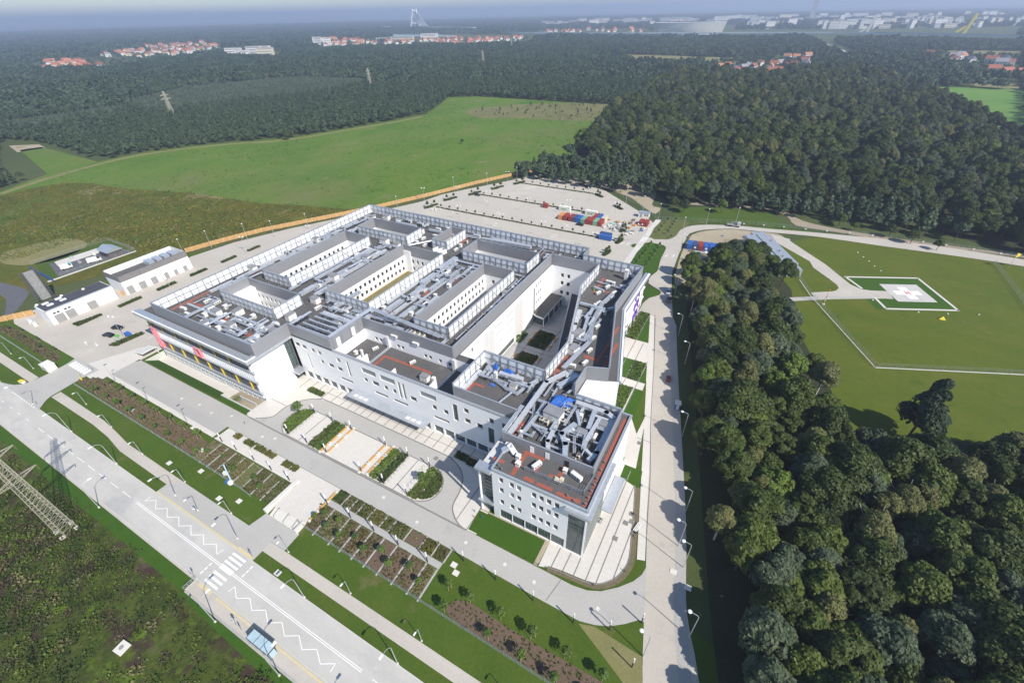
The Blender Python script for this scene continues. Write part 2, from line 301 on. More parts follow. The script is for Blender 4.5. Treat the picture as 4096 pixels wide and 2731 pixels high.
pl(-121, -42.4, 13.42, 13.57); pl(-121, -42.4, 13.78, 13.93); pl(-85.7, -81.6, 13.15, 14.2, -1.149)
for k in range(5): pl(-39.7 + k * 8, -35.7 + k * 8, 13.6, 13.75)
for k in range(9): pl(-128 - k * 6.1, -124 - k * 6.1, 13.65, 13.8)
for k in range(60): pl(-185 - k * 6, -183 - k * 6, 13.65, 13.8)
for k in range(3):
    for x in (-88.3, -79.2): pl(x, x + .35, (10.3 if x < -85 else 14.3) + k * 1.0, (11.05 if x < -85 else 15.05) + k * 1.0)
for k in range(10): pl(-205 + k * 1.7, -204.2 + k * 1.7, 17.2, 17.45)
tag(mk.build('road_marking', Gm['white']), kind='structure')
zb = MB()
for y in (9.75, 10.8, 11.85, 14.6, 15.6, 16.6): zb.box(-85.9, -81.4, y, y + .52, -1.16, -1.148)
tag(zb.build('zebra_crossing', Gm['white']), kind='structure')
def zigzag(pts, nm):
    b = MB()
    for p, q in zip(pts, pts[1:]): b.bar((*p, -1.156), (*q, -1.156), .16, .012)
    tag(b.build(nm, Gm['white']), kind='structure')
zigzag([(-119.4, 16.4)] + [(-119.6 + k * 2.55, (14.9, 16.4)[k % 2]) for k in range(13)] + [(-88.7, 16.3)], 'bus_stop_marking')
zigzag([(-78.8, 10.8)] + [(-78.5 + k * 2.56, (12.2, 10.75)[k % 2]) for k in range(13)] + [(-47.6, 10.7)], 'bus_stop_marking')
yb = MB(); yb.box(-119.7, -86, 17.9, 18.25, -1.17, -1.155); yb.box(-86, -80.6, 17.9, 18.6, -1.17, -1.155); yb.box(-79.8, 120, 8.5, 8.85, -1.14, -1.125); yb.box(-86.2, -81.8, 8.4, 9.1, -1.14, -1.125)
tag(yb.build('tactile_strip', Gm['yellow']), kind='structure')
rb = MB()
for x, y, w, d in ((-150, 14, 14, 7.6), (-128, 14.5, 16, 6.5), (-72, 14.8, 9, 5)): rb.box(x, x + w, y - d / 2, y + d / 2, -1.17, -1.158)
# forecourt ------------------------------------------------------------------
sheet('promenade', [(-190, 37.6), (-123, 37.4), (-123, 41.2), (-36.6, 41.2), (-19, 41), (-9, 41), (-5.9, 41.8), (-3.2, 43), (-.7, 44.8), (1.6, 46.9), (4, 47), (0, 58.1), (-.4, 56.1), (-1.6, 53.9), (-4.1, 51.1), (-7.1, 48.6), (-9.7, 47.4), (-12.9, 46.9), (-120.8, 46.9), (-190, 47.1)], .03, Gm['pave'])
sheet('promenade_band', rect(-186, -123, 37.45, 41.1), .036, Gm['darkpave'])
sheet('pavement_band', rect(-188, -123, 36.4, 37.8), .045, Gm['plaza'])
sheet('forecourt', [(-120.9, 46.95), (-118.4, 47.5), (-114.2, 50.5), (-114.3, 54.3), (-113, 58.4), (-110.2, 61.3), (-106.9, 63), (-103, 63.5), (-60, 63.2), (-55.5, 62.8), (-52.6, 61.7), (-50.5, 60.3), (-48.9, 58.4), (-47.7, 55.5), (-47.2, 52.3), (-46.5, 50.2), (-44.6, 48.4), (-42.4, 47.2), (-40.3, 46.95), (-37.5, 47), (-38, 54.5), (-36.2, 69.1), (-123, 69.1), (-122.4, 47.2)], .025, Gm['plaza'])
sheet('drive', [(-120.6, 46.92), (-118.4, 47.5), (-114.2, 50.5), (-114.3, 54.3), (-113, 58.4), (-110.2, 61.3), (-106.9, 63), (-103, 63.5), (-60, 63.2), (-55.5, 62.8), (-52.6, 61.7), (-50.5, 60.3), (-48.9, 58.4), (-47.7, 55.5), (-47.2, 52.3), (-46.5, 50.2), (-44.6, 48.4), (-42.4, 47.2), (-40.3, 46.92)], .04, Gm['pave'])
ISLAND = smooth([(-105.5, 47.3), (-108.6, 49.4), (-109.9, 53), (-108.8, 56.6), (-105.5, 58.4)], 4) + smooth([(-57, 58.3), (-53.6, 56.2), (-52.1, 52.7), (-53.2, 49.2), (-56.5, 47.3)], 4)
sheet('forecourt_island', ISLAND, .055, Gm['plaza'])
sb = MB()
sb.path([(x, y, .06) for x, y in smooth([(-118.4, 47.5), (-114.2, 50.5), (-114.3, 54.3), (-113, 58.4), (-110.2, 61.3), (-106.9, 63), (-103, 63.5), (-60, 63.2), (-55.5, 62.8), (-52.6, 61.7), (-50.5, 60.3), (-48.9, 58.4), (-47.7, 55.5), (-47.2, 52.3), (-46.5, 50.2), (-44.6, 48.4), (-42.4, 47.2), (-40.3, 46.9)], 3)], 0, sq=(.3, .08))
sb.path([(x, y, .08) for x, y in ISLAND + ISLAND[:1]], 0, sq=(.25, .08)); sb.box(-120.9, -40.2, 46.7, 47.05, .0, .14)
for x in (-118, -114.4, -111, -107.2, -103.2, -99.3, -96.2, -93.2, -90.6, -87.8, -84.5, -81, -77.5, -74.1, -71.6, -69.2, -66, -62.8, -59, -55.2, -51.5, -47.7): sb.box(x - .11, x + .11, 63.75, 68.9, .02, .045)
for x, y0, y1 in ((-43.9, 48, 68), (-40.2, 47, 54)): sb.box(x - .12, x + .12, y0, y1, .02, .045)
sb.box(-122.4, -114.5, 55.6, 55.8, .02, .045); sb.box(-108, -38, 66.2, 66.35, .02, .046)
for x in (-99.3, -63.5): sb.box(x - .12, x + .12, 47.4, 58.2, .05, .07)
tag(sb.build('paving_strip', Gm['strip']), kind='structure')
sheet('front_lawn', [(-40.3, 52.9), (-22.5, 53.1), (-22.5, 47.3), (-39.9, 47.3)], .05, Gm['turf'])
sheet('gravel_strip', [(-40.5, 53.2), (-22.4, 53.4), (-22.4, 47.1), (-21.4, 47.1), (-21.3, 53.7), (-40.5, 53.6)], .045, Gm['sand'])
sheet('corner_forecourt', smooth([(-18.7, 48), (-15.8, 48.4), (-10.2, 49), (-7.5, 49.9), (-5.2, 52.2), (-3.9, 54.9), (-3.6, 58), (-4.8, 64.4), (-6.4, 72)], 3) + [(-7.4, 77), (-7.4, 83.3), (-9.6, 83.3), (-12.5, 105), (-13.4, 84), (-13.3, 53.6), (-21.3, 53.6), (-21.2, 47.2)], .04, Gm['plaza'])
mp_ = smooth([(-18.9, 47.4), (-15.8, 47.9), (-10.2, 48.4), (-7.2, 49.3), (-4.6, 51.8), (-3.3, 54.7), (-2.9, 58), (-4.2, 64.4), (-5.6, 71), (-7.2, 77.4)], 3)
sheet('mulch_border', ribbon([(x - .3, y + .2) for x, y in mp_], 1.3), .06, Gm['dirt'])
sheet('pavement', smooth([(-.6, 59.5), (-5.1, 79), (-15.2, 124), (-24, 160)], 3) + smooth([(-26.5, 160), (-17.6, 124), (-7, 79), (-2.3, 59)], 3), .05, Gm['plaza'])
s2 = MB()
for a, b in (((-18.5, 53.4), (-18.6, 48.4)), ((-15.9, 53.4), (-16, 48.6)), ((-13.5, 53.4), (-13.5, 48.7)), ((-10.6, 82), (-10.8, 48.9)), ((-8.4, 78), (-8.6, 49.5)), ((-5.4, 66), (-5.6, 52.4))): s2.bar((*a, .05), (*b, .05), .24, .02)
s2.path([(x, y, .1) for x, y in [(p[0] - .95, p[1] + .35) for p in mp_]], 0, sq=(.2, .12)); s2.bar((-15.5, 46.9, .04), (-16.6, 41.3, .04), .16, .03)
tag(s2.build('paving_strip', Gm['strip']), kind='structure')
sheet('side_lawn', [(-12.6, 83.3), (-7.8, 83.3), (-6.9, 77.2), (-12.5, 78.8)], .055, Gm['turf'])
sheet('gravel_path', [(-9, 40.5), (-5.9, 41.5), (3.9, 40.8), (6.2, 34), (4.2, 34)], .03, Gm['dry'])
# sunken strip before the left block
db = MB(); db.add([(-180.45, 47.6, -.01), (-137.4, 47.6, -.01), (-137.4, 51.4, -2.4), (-180.45, 51.4, -2.4), (-137.4, 48.9, -.01), (-122.5, 47.6, -.01), (-122.5, 48.9, -.01)], [(0, 1, 2, 3), (1, 5, 6, 4)]); tag(db.build('sloping_lawn', Gm['turf']), kind='structure')
tag(MB().add([(-180.45, 51.4, -2.4), (-137.4, 51.4, -2.4), (-137.4, 54.5, -2.5), (-180.45, 54.5, -2.5)], [(0, 1, 2, 3)]).build('sunken_walkway', Gm['plaza']), kind='structure')
tag(MB().add([(-137.4, 49, -2.0), (-122.5, 49, -.6), (-122.5, 54.5, -.9), (-137.4, 54.5, -2.5)], [(0, 1, 2, 3)]).build('sunken_yard', Gm['sand']), kind='structure')
rw = MB(); rw.box(-137.7, -122.5, 48.9, 49.25, -2.6, .45); rw.box(-137.7, -137.35, 49.25, 51.2, -2.6, .3); rw.box(-122.75, -122.5, 47.6, 54.3, -2.6, .05); rw.box(-180.5, -180.4, 47.6, 54.3, -2.6, .05); rw.box(-132, -124, 51.6, 51.9, -2.6, .2)
tag(rw.build('retaining_wall', Gm['kerb']), kind='structure')
# planted squares along the right wing
def sidebeds():
    sheet('side_forecourt', [(-30.2, 162), (-26.4, 162), (-21.4, 140.8), (-16.7, 121), (-16, 101), (-12.6, 95), (-12.5, 84.2), (-20, 95), (-30.2, 132)], .03, Gm['plaza'])
    for nm, P, m in (('planted_square', [(-29.9, 141), (-26.3, 141), (-26.3, 161), (-29.9, 161)], 'shrubbed'), ('turf_square', [(-26, 141.2), (-21.6, 141.2), (-26, 160)], 'turf'), ('turf_square', [(-27.6, 128.8), (-23.3, 128.8), (-23.3, 118.4), (-25, 118.4)], 'turf'), ('planted_square', rect(-22.9, -19.1, 118.4, 128.8), 'shrubbed'), ('turf_square', [(-18.7, 128.4), (-18.8, 118.4), (-16.4, 118.4)], 'turf'), ('planted_square', [(-24.4, 114.4), (-19.5, 114.4), (-19.5, 102), (-21.4, 102)], 'shrubbed'), ('turf_square', rect(-19.1, -15.9, 101.5, 114.4), 'turf')):
        sheet(nm, P, .07, Gm[m])
    st = MB()
    for x, y0, y1 in ((-26.15, 101, 161), (-23.1, 112, 140), (-18.95, 101, 130)): st.box(x - .1, x + .1, y0, y1, .04, .09)
    for x0, x1, y in ((-30, -21.6, 141.05), (-28, -18.8, 128.9), (-25, -16, 118.25), (-24, -16, 114.5)): st.box(x0, x1, y - .09, y + .09, .04, .088)
    st.bar((-12.4, 94.2, .05), (-8.2, 94.2, .05), .16, .03); st.path([(-24.4, 161.5, .07), (-16.7, 130, .07), (-10, 100, .07), (-5.6, 83, .07), (-2, 66, .07)], 0, sq=(.22, .05))
    tag(st.build('paving_strip', Gm['strip']), kind='structure')
Gm['shrubbed'] = gmat('low_planting', [(.3, (.06, .095, .012)), (.7, (.105, .13, .016))], [(.3, (.035, .06, .01)), (.6, (.1, .13, .018)), (.8, (.17, .19, .03))], .3, 3.2, .6, bump=1, bsc=4)
sidebeds()
# left car park and service yard ------------------------------------------------
sheet('service_yard', [(-262, 38), (-256, 36.2), (-206, 36.2), (-189.5, 36.2), (-182, 47), (-182, 168), (-207, 205), (-214, 197), (-236, 158), (-248, 130), (-252, 108), (-250, 104), (-262, 44)], .03, Gm['pave2'])
sheet('car_park', [(-207, 204.9), (-181.9, 167.9), (-181.9, 160), (-46.7, 160), (-46.7, 228.6), (-40, 228.6), (-40, 236.4), (-46.8, 236.4), (-50, 258), (-60, 270.3), (-91.2, 298.6), (-118, 323.5), (-135.5, 324.2), (-145.8, 323.5), (-152.8, 314), (-167.9, 286), (-182.3, 262), (-191, 246), (-194, 231.4), (-196.1, 226)], .03, Gm['lot'])
sheet('loading_ramp', [(-199, 33.5), (-183, 33), (-183, 47), (-182, 56), (-190, 52)], .04, Gm['plaza'])
sheet('walkway', rect(-49.9, -46.8, 200, 264), .05, Gm['plaza'])
# right-hand road, loop road, helipad -----------------------------------------
Lk = smooth([(8.5, 24), (5.4, 36), (3.9, 41.4), (0, 58.1), (-5.1, 78.9), (-15.2, 123.9), (-23.5, 159)], 3); Rk = smooth([(20, 20), (14.3, 41.6), (9.8, 52.9), (6, 69.3), (3, 83.1), (-8, 127), (-15.8, 159)], 3)
sheet('side_road', Lk + Rk[::-1], .04, Gm['pave2'])
sheet('side_road_strip', ribbon(smooth([(16, 24), (11.9, 41), (8.4, 53), (3.7, 76), (-9.3, 128), (-16.4, 158)], 3), 2.4), .052, Gm['darkpave'])
loop = smooth([(-46.8, 228.6), (-42.1, 230.4), (-37.7, 229.7), (-35.2, 226.4), (-34.7, 214.4), (-33.8, 206.7), (-32.9, 199.4), (-34.2, 193.5), (-33.5, 186), (-27.5, 182), (-26.5, 178), (-29.8, 173.5), (-31, 168)], 2) + [(-31, 160), (-23.5, 159), (-15.8, 159)] + smooth([(-17.6, 163), (-21.6, 179), (-26, 198.4), (-26.9, 207.6), (-28.1, 225.4), (-28.6, 247.7), (-27.3, 253), (-22, 260), (-9.5, 267.8), (1, 270), (12, 272), (33, 276.3), (62, 277.2), (94, 279.2), (130, 278.5), (230, 270)], 2) + smooth([(230, 279), (130, 287.5), (95, 289), (62, 287.5), (24, 280.3), (11.4, 277.2), (-4.6, 274.4), (-15.4, 271), (-26, 265.8), (-31.4, 260.3), (-33.8, 253.4), (-34.5, 244.7), (-36.9, 238.3), (-42, 236.5), (-46.8, 236.4)], 2)
sheet('loop_road', loop, .045, Gm['pave2'])
sheet('drive_lawn', smooth([(-31.5, 183), (-28, 181), (-27, 178.5), (-28.5, 175), (-31.5, 173.5), (-33, 178)], 3, True), .06, Gm['turf'])
sheet('helipad_field', [(12, 255), (33, 276.2), (62, 277.1), (94, 279.1), (130, 278.4), (230, 270), (230, 60), (60, 60), (20, 190), (16, 240)], -.005, Gm['helig'])
sheet('building_site', smooth([(-27, 247), (-25.9, 252), (-21, 259), (-9.5, 267), (1, 269), (14, 271), (18, 264), (14, 256), (8, 240), (4, 226), (-4, 214), (-14, 205), (-21, 190), (-24, 195), (-27, 225)], 3, True), .02, Gm['sand'])
sheet('helipad_path', g('E5', '640,270 745,328 845,385 868,425 960,490 1015,532 1027,552 1010,568 985,574 850,580 870,604 1000,602 1300,618 1370,622 1340,572 1230,568 1170,560 1100,530 945,405 800,310 725,260 720,245 600,215'), .05, Gm['pave2'])
sheet('helipad_path', g('E5', '640,640 850,628 1000,622 1370,618 1340,598 1000,600 850,606 700,612'), .045, Gm['pave'])
hq = [Vector(p) for p in g('M6', '285,320 540,325 700,450 415,440')]
def hp(a, b): p = hq[0] + (hq[1] - hq[0]) * a + (hq[3] - hq[0]) * b; return (p.x, p.y)
def hr(a0, a1, b0, b1): return [hp(a0, b0), hp(a1, b0), hp(a1, b1), hp(a0, b1)]
sheet('helipad_surround', hr(-.75, 1.28, -.42, 1.42), .0, Gm['turf'])
sheet('helipad', hr(0, 1, 0, 1), .08, gmat('helipad_slabs', [(.3, (.5, .47, .43)), (.7, (.6, .57, .53))], [(.3, (.5, .47, .44)), (.7, (.6, .58, .54))], .12, 2))
hb = MB()
for k in range(1, 3): hb.bar((*hp(k / 3, 0), .085), (*hp(k / 3, 1), .085), .1, .01); hb.bar((*hp(0, k / 3), .085), (*hp(1, k / 3), .085), .1, .01)
tag(hb.build('helipad_joint', Gm['darkpave']), kind='structure')
hm = MB()
for a0, a1, b0, b1 in ((.38, .62, .16, .84), (.16, .38, .38, .62), (.62, .84, .38, .62)): hm.add([(*p, .09) for p in hr(a0, a1, b0, b1)], [(0, 1, 2, 3)])
for f in (hm,): f.m = [0] * len(f.f)
tag(hm.build('helipad_cross', Gm['white']), kind='structure')
hh = MB()
for a0, a1, b0, b1 in ((.44, .47, .4, .6), (.53, .56, .4, .6), (.47, .53, .485, .515)): hh.add([(*p, .1) for p in hr(a0, a1, b0, b1)], [(0, 1, 2, 3)])
tag(hh.build('helipad_letter', Gm['red']), kind='structure')
hs = MB()
def hl(a, b, c, d): hs.bar((*hp(a, b), .06), (*hp(c, d), .06), 1.0, .06)
hl(-.77, -.42, 1.3, -.42); hl(1.27, -.42, 1.27, 1.42); hl(-.52, 1.4, 1.3, 1.4); hl(-.73, -.42, -.6, .3); hl(-.5, .78, -.5, 1.4)
tag(hs.build('helipad_frame', Gm['plaza']), kind='structure')
# land behind the loop road
SAND = smooth(g('B7', '370,150 470,135 560,125 700,125 900,140 960,200 1000,300 960,400 1040,430 1000,480 960,470 880,420 760,330 650,290 520,240 430,190'), 3, True)
sheet('bare_sand', SAND, .0, Gm['sand'])
sheet('dirt_track', smooth(g('E5', '30,20 100,30 350,42 560,55 700,100 760,160 1000,200 1300,250 1700,300 2189,362 2300,380'), 3) + smooth(g('E5', '2300,355 2189,340 1900,310 1600,270 1300,228 1000,178 800,130 700,75 600,48 350,28 100,12'), 3), .01, Gm['track'])
sheet('bank_grass', g('E5', '0,45 560,60 720,172 1200,255 1900,345 2189,375 2300,395 2300,420 1800,345 1300,280 900,220 600,190 400,155 150,150 0,160'), -.005, Gm['lawn'])
WOODSOIL = [(-21, 205), (-13, 167), (-2, 124), (9, 76), (14, 55), (24, 20), (120, 20), (120, 60), (100, 120), (70, 136), (43, 122), (36, 145), (26, 176), (23, 208), (14, 228), (4, 226), (-4, 214)]
sheet('forest_floor', WOODSOIL, .01, Gm['soil'])
OAK = g('D', '1300,384 1312,355 1350,320 1390,280 1425,248 1470,215 1520,190 1560,172 1640,176 1850,178 1960,160 2050,200 2120,222 2180,245 2230,268 2290,300 2352,340 2500,420 2500,640 2352,588 2200,545 2060,500 1960,482 1800,472 1640,470 1560,478 1512,450 1490,412 1420,392')
sheet('forest_floor', OAK, .0, Gm['soil'])
sheet('verge_bush_strip', ribbon(g('B7', '1050,548 1400,562 1800,582 2352,632'), 1.6), .0, Gm['wild'])
# ================================================================ hospital
B = dict(
    white=mat('white_render', (.86, .855, .85), .85, var=.03, sc=.25), grey=mat('grey_cladding', (.29, .29, .305), .5, .15, var=.04, sc=.5), panel=mat('white_screen_panel', (.78, .79, .8), .55, var=.03, sc=.4),
    steel=mat('galvanised_steel', (.5, .52, .54), .38, .75, var=.15, sc=2), roof=gmat('bitumen_roof', [(.3, (.1, .096, .096)), (.7, (.14, .134, .13))], [(.3, (.085, .082, .082)), (.7, (.155, .148, .143))], .12, 1.6, .5, .85, .2, 6, extra=[(.35, .64, .72, (.2, .19, .18)), (.15, .62, .75, (.075, .072, .072))], joints=2.4),
    low=mat('light_plinth', (.62, .61, .6), .85, var=.04), zinc=mat('zinc_sheet', (.6, .63, .66), .35, .6, var=.1, sc=1.5), cope=mat('coping_metal', (.55, .58, .62), .4, .5, var=.06, sc=1),
    glass=mat('window_glass', (.022, .028, .034), .06, var=.3, sc=.3, spec=.6), frame=mat('window_frame', (.16, .16, .17), .5), dark=mat('dark_band', (.035, .038, .045), .25, var=.2, sc=.4, spec=.5), green=mat('green_glass', (.06, .09, .085), .08, var=.4, sc=.5, spec=.6),
    blind=mat('grey_louvre', (.3, .3, .31), .6), yellow=mat('yellow_fin', (.68, .5, .08), .5), pink=mat('pink_frame', (.78, .26, .3), .5), purple=mat('purple_frame', (.22, .1, .5), .5), redp=mat('red_walkway_tile', (.33, .1, .065), .8, var=.12, sc=2), brick=mat('dark_red_wall', (.2, .03, .025), .8),
    stone=mat('speckled_panel', (.66, .65, .63), .8, var=.05, sc=2), strip=mat('lamella_facade', (.5, .52, .5), .4, .2, var=.25, sc=3), dirtyroof=gmat('dusty_roof', [(.3, (.06, .06, .075)), (.7, (.09, .09, .105))], [(.3, (.06, .06, .07)), (.7, (.1, .1, .115))], .2, 2))
HB = thing('hospital_building', 'large white hospital complex with flat grey roof, inner courtyards and roof screens', 'building', (-100, 110, 0))
def part(b, name, mats, kind=None, label=None):
    o = b.build(name, mats, HB, world=True)
    return tag(o, label, kind=kind)
WINM = {}
def window(p, d, n, w, h, z0, inset, style='win', parent=HB, wall=None):
    """one window in an opening: frame with a pane as its sub-part. p = lower start corner on the wall face, d along the wall, n outward"""
    key = (round(w, 1), round(h, 1), style); hs = None
    if key not in WINM:
        f = MB(); t = .07; f.box(0, w, 0, .08, 0, t); f.box(0, w, 0, .08, h - t, h); f.box(0, t, 0, .08, t, h - t); f.box(w - t, w, 0, .08, t, h - t)
        if style == 'win' and h < 2.6: f.box(t, w - t, .01, .07, h * .36, h * .36 + .06)
        if style == 'bay':
            for k in range(1, 4): f.box(w * k / 4 - .04, w * k / 4 + .04, .0, .08, t, h - t)
            f.box(t, w - t, .01, .07, h * .72, h * .72 + .06)
        if style == 'curtain':
            nx, nz = max(2, round(w / 1.3)), max(2, round(h / 1.2))
            for k in range(1, nx): f.box(w * k / nx - .05, w * k / nx + .05, 0, .1, t, h - t)
            for k in range(1, nz): f.box(t, w - t, .01, .09, h * k / nz - .04, h * k / nz + .04)
        q = MB(); q.add([(.05, .04, .05), (w - .05, .04, .05), (w - .05, .04, h - .05), (.05, .04, h - .05)], [(3, 2, 1, 0)])
        WINM[key] = (f.mesh('window', B['frame']), q.mesh('pane', B['green'] if style in ('curtain', 'bay') and h > 2 else (B['blind'] if style == 'louvre' else B['glass'])))
    a = math.atan2(d[1], d[0]); o = inst('louvre' if style == 'louvre' else 'window', WINM[key][0], parent, (p[0] - n[0] * inset - parent.location.x, p[1] - n[1] * inset - parent.location.y, z0 - parent.location.z), a + (0 if True else 0))
    # local +y must point into the wall
    inst('pane', WINM[key][1], o)
    return o
def facade(name, p0, p1, z0, z1, wins, m, depth=.28, t=None, label=None, parent=HB, wname=True):
    """wall face from p0 to p1 (outside on the right), with openings wins = [(s0, s1, z0, z1, style)] cut out, reveals and windows"""
    p0, p1 = Vector(p0), Vector(p1); L = (p1 - p0).length; d = (p1 - p0) / L; n = Vector((d.y, -d.x))
    xs = sorted({0, L, *[round(w[0], 3) for w in wins], *[round(w[1], 3) for w in wins]}); zs = sorted({z0, z1, *[round(w[2], 3) for w in wins], *[round(w[3], 3) for w in wins]})
    b = MB(); P = lambda s, z, i=0: (p0.x + d.x * s - n.x * i, p0.y + d.y * s - n.y * i, z)
    for j in range(len(zs) - 1):
        run = None
        for i in range(len(xs) - 1):
            cx, cz = (xs[i] + xs[i + 1]) / 2, (zs[j] + zs[j + 1]) / 2
            hole = any(w[0] < cx < w[1] and w[2] < cz < w[3] for w in wins)
            if not hole: run = run if run is not None else xs[i]
            if run is not None and (hole or i == len(xs) - 2):
                e = xs[i] if hole else xs[i + 1]
                b.add([P(run, zs[j]), P(e, zs[j]), P(e, zs[j + 1]), P(run, zs[j + 1])], [(0, 1, 2, 3)]); run = None
    for w in wins:
        a, c, e, f = w[:4]; D = depth if len(w) < 6 else w[5]
        b.add([P(a, e), P(c, e), P(c, f), P(a, f), P(a, e, D), P(c, e, D), P(c, f, D), P(a, f, D)], [(0, 4, 5, 1), (1, 5, 6, 2), (2, 6, 7, 3), (3, 7, 4, 0)])
        window(P(a, e), d, n, c - a, f - e, e, D, w[4] if len(w) > 4 else 'win', parent)
    o = b.build(name, m, parent, world=True)
    if label: o['label'] = label
    return o
# front wall: every opening as surveyed (u from, u to, bottom, top)
F0 = -120.5
fw = [(-120.0, -117.8, 13.4, 15), (-116.8, -114.6, 13.4, 15), (-112.5, -110.9, 13.3, 15), (-109.6, -108, 13.3, 15), (-115.7, -114.9, 5.2, 11.5, 'louvre'), (-109.6, -108.1, 9.7, 11.3), (-106, -103.7, 9.7, 11.3), (-102.2, -99.9, 9.7, 11.3), (-101.4, -99.7, 13.3, 15.1, 'louvre'), (-97.4, -96.4, 9, 15, 'louvre'), (-102, -96.7, 6.1, 7.1),
      (-91, -85.4, 13.1, 15.1, 'louvre'), (-91, -89.5, 9.6, 11.2), (-87.6, -85, 9.6, 11.3), (-83, -81.5, 9.6, 11.3), (-79.7, -78.3, 9.6, 11.3), (-87.6, -82.3, 6.1, 7.1), (-83.8, -78.1, 13.1, 15.1, 'louvre'), (-77.2, -76.2, 8.7, 15, 'louvre'), (-75.6, -74.6, 8.7, 15, 'louvre'), (-80.2, -74.6, 6.1, 7.1), (-73.1, -70.8, 9.6, 11.3),
      (-69, -63.4, 13.1, 15, 'louvre'), (-65.2, -63.7, 9.6, 11.3), (-61.3, -59.7, 9.6, 11.3), (-58, -56.4, 8.6, 14.9, 'curtain'), (-54.3, -52.7, 13.3, 15), (-54.3, -52.4, 9.5, 11.2), (-50.4, -48.5, 9.5, 11.2), (-46.4, -44.9, 13.2, 15), (-46.8, -45, 5.3, 11.2, 'curtain'), (-65.2, -59.8, 6.1, 7.1), (-42.4, -40.8, 13.2, 15)]
for k in range(6): fw.append((-119.4 + k * 3.72, -116.4 + k * 3.72, .15, 3.1, 'bay', .5))
for k in range(8): fw.append((-95.3 + k * 3.6, -92.4 + k * 3.6, .15, 3.1, 'bay', .5))
for k in range(7): fw.append((-65.8 + k * 3.78, -62.5 + k * 3.78, .15, 3.1, 'bay', .5))
facade('front_wall', (F0, 69), (-38.3, 69), 0, 17.75, [(w[0] - F0, w[1] - F0, *w[2:]) for w in fw], B['white'])
facade('link_wall', (-38.3, 69), (-36.3, 69), 0, 17.4, [], B['white'])
# left block
LB0 = -180.5
lw = [(k * 2.5 + 2 + (6 if k > 12 else 0), k * 2.5 + 3.7 + (6 if k > 12 else 0), -1.6, -.5) for k in range(21)] + [(36, 37.2, -2.5, -.2)]
lb = facade('front_wall', (LB0, 54.5), (-122.2, 54.5), -2.9, .1, lw, B['low'])
def leftblock():
    v = 54.5
    for z0, z1, back, nm in ((.1, 2.5, .5, 'pier_band'), (7.6, 11.0, .5, 'pier_band')):
        b = MB(); b.box(LB0, -125 if z0 > 5 else -124.5, v + back, v + back + .05, z0, z1); part(b, 'dark_glazing', B['dark'])
        s = MB(); x = LB0
        while x < -124.5:
            s.box(x, x + .62, v, v + back, z0, z1); x += 1.15
        part(s, 'pier', B['white'], kind='stuff')
    for z0, z1, pr in ((2.5, 2.95, .55), (7.1, 7.6, .5), (11, 11.5, .35)):
        part(MB().box(LB0 - .4, -122.25, v - pr, v + .5, z0, z1), 'ledge', B['cope'])
    for z0, z1 in ((2.95, 7.1), (11.5, 16.3)):
        part(MB().box(LB0, -124.3, v + .15, v + .4, z0, z1), 'glazing_band', B['dark'])
        m = MB()
        for k in range(30): m.box(LB0 + 1.9 * k, LB0 + 1.9 * k + .07, v + .08, v + .15, z0, z1)
        for z in (z0 + (z1 - z0) * .35, z0 + (z1 - z0) * .7): m.box(LB0, -124.3, v + .09, v + .15, z - .05, z + .05)
        part(m, 'mullion', B['frame'], kind='stuff')
    for k in range(7): part(MB().box(-172 + k * 7.45, -171.75 + k * 7.45, v - .25, v + .14, 2.96, 7.09), 'fin', B['yellow'])
    for k in range(7): part(MB().box(-178.6 + k * 7.4, -178.35 + k * 7.4, v - .25, v + .14, 11.51, 15.2), 'fin', B['yellow'])
    for x0, x1, z0, z1 in ((-179, -176.6, 2.8, 11.4), (-153.4, -150, 7.6, 11.3)):
        f = MB(); f.box(x0, x0 + .45, v - .75, v + .1, z0, z1); f.box(x1 - .45, x1, v - .75, v + .1, z0, z1); f.box(x0 + .45, x1 - .45, v - .75, v + .1, z1 - .4, z1); f.box(x0 + .45, x1 - .45, v - .75, v + .1, z0, z0 + .4)
        part(f, 'bay_frame', B['pink']); part(MB().box(x0 + .45, x1 - .45, v - .2, v - .1, z0 + .4, z1 - .4), 'bay_glass', B['glass'])
    part(MB().box(-124.3, -123.4, v, v + 1.2, .1, 16.3), 'corner_pier', B['white'])
    part(MB().box(-123.4, -122.25, v + .6, v + .7, .1, 16.3), 'corner_glazing', B['green'])
    facade('side_wall', (-122.2, 54.5), (-122.2, 66.6), -2.9, 16.4, [], B['white'])
    facade('stair_glazing_wall', (-121.9, 66.6), (-121.9, 69), 0, 16.4, [(.15, 2.2, 4.8, 16, 'curtain', .15), (.3, 2.1, .1, 3.6, 'bay', .3)], B['frame'])
    part(MB().box(-121.8, -118.2, 65.4, 68.8, 4, 4.45), 'porch_roof', B['zinc'])
    e = MB(); e.prism([(-182.5, 52.7), (-120.4, 52.7), (-120.4, 69.0), (-122.3, 69.0), (-122.3, 55.2), (-182.5, 55.2)], 16.35, 17.55); part(e, 'eave', B['zinc'])
    part(MB().box(-182.6, -120.3, 52.6, 53.0, 17.55, 17.8), 'eave_edge', B['white']); part(MB().box(-120.7, -120.3, 53.0, 68.95, 17.55, 17.8), 'eave_edge', B['white'])
leftblock()
facade('outer_wall', (-180.5, 164.2), (-180.5, 54.5), 0, 17.4, [(5 + k * 4, 6.4 + k * 4, z, z + 1.7) for k in range(0, 25, 2) for z in (9.6,)], B['white'])
facade('outer_wall', (-55, 164.2), (-180.5, 164.2), 0, 17.4, [(5 + k * 4, 6.4 + k * 4, z, z + 1.7) for k in range(0, 28, 3) for z in (9.6,)], B['white'])
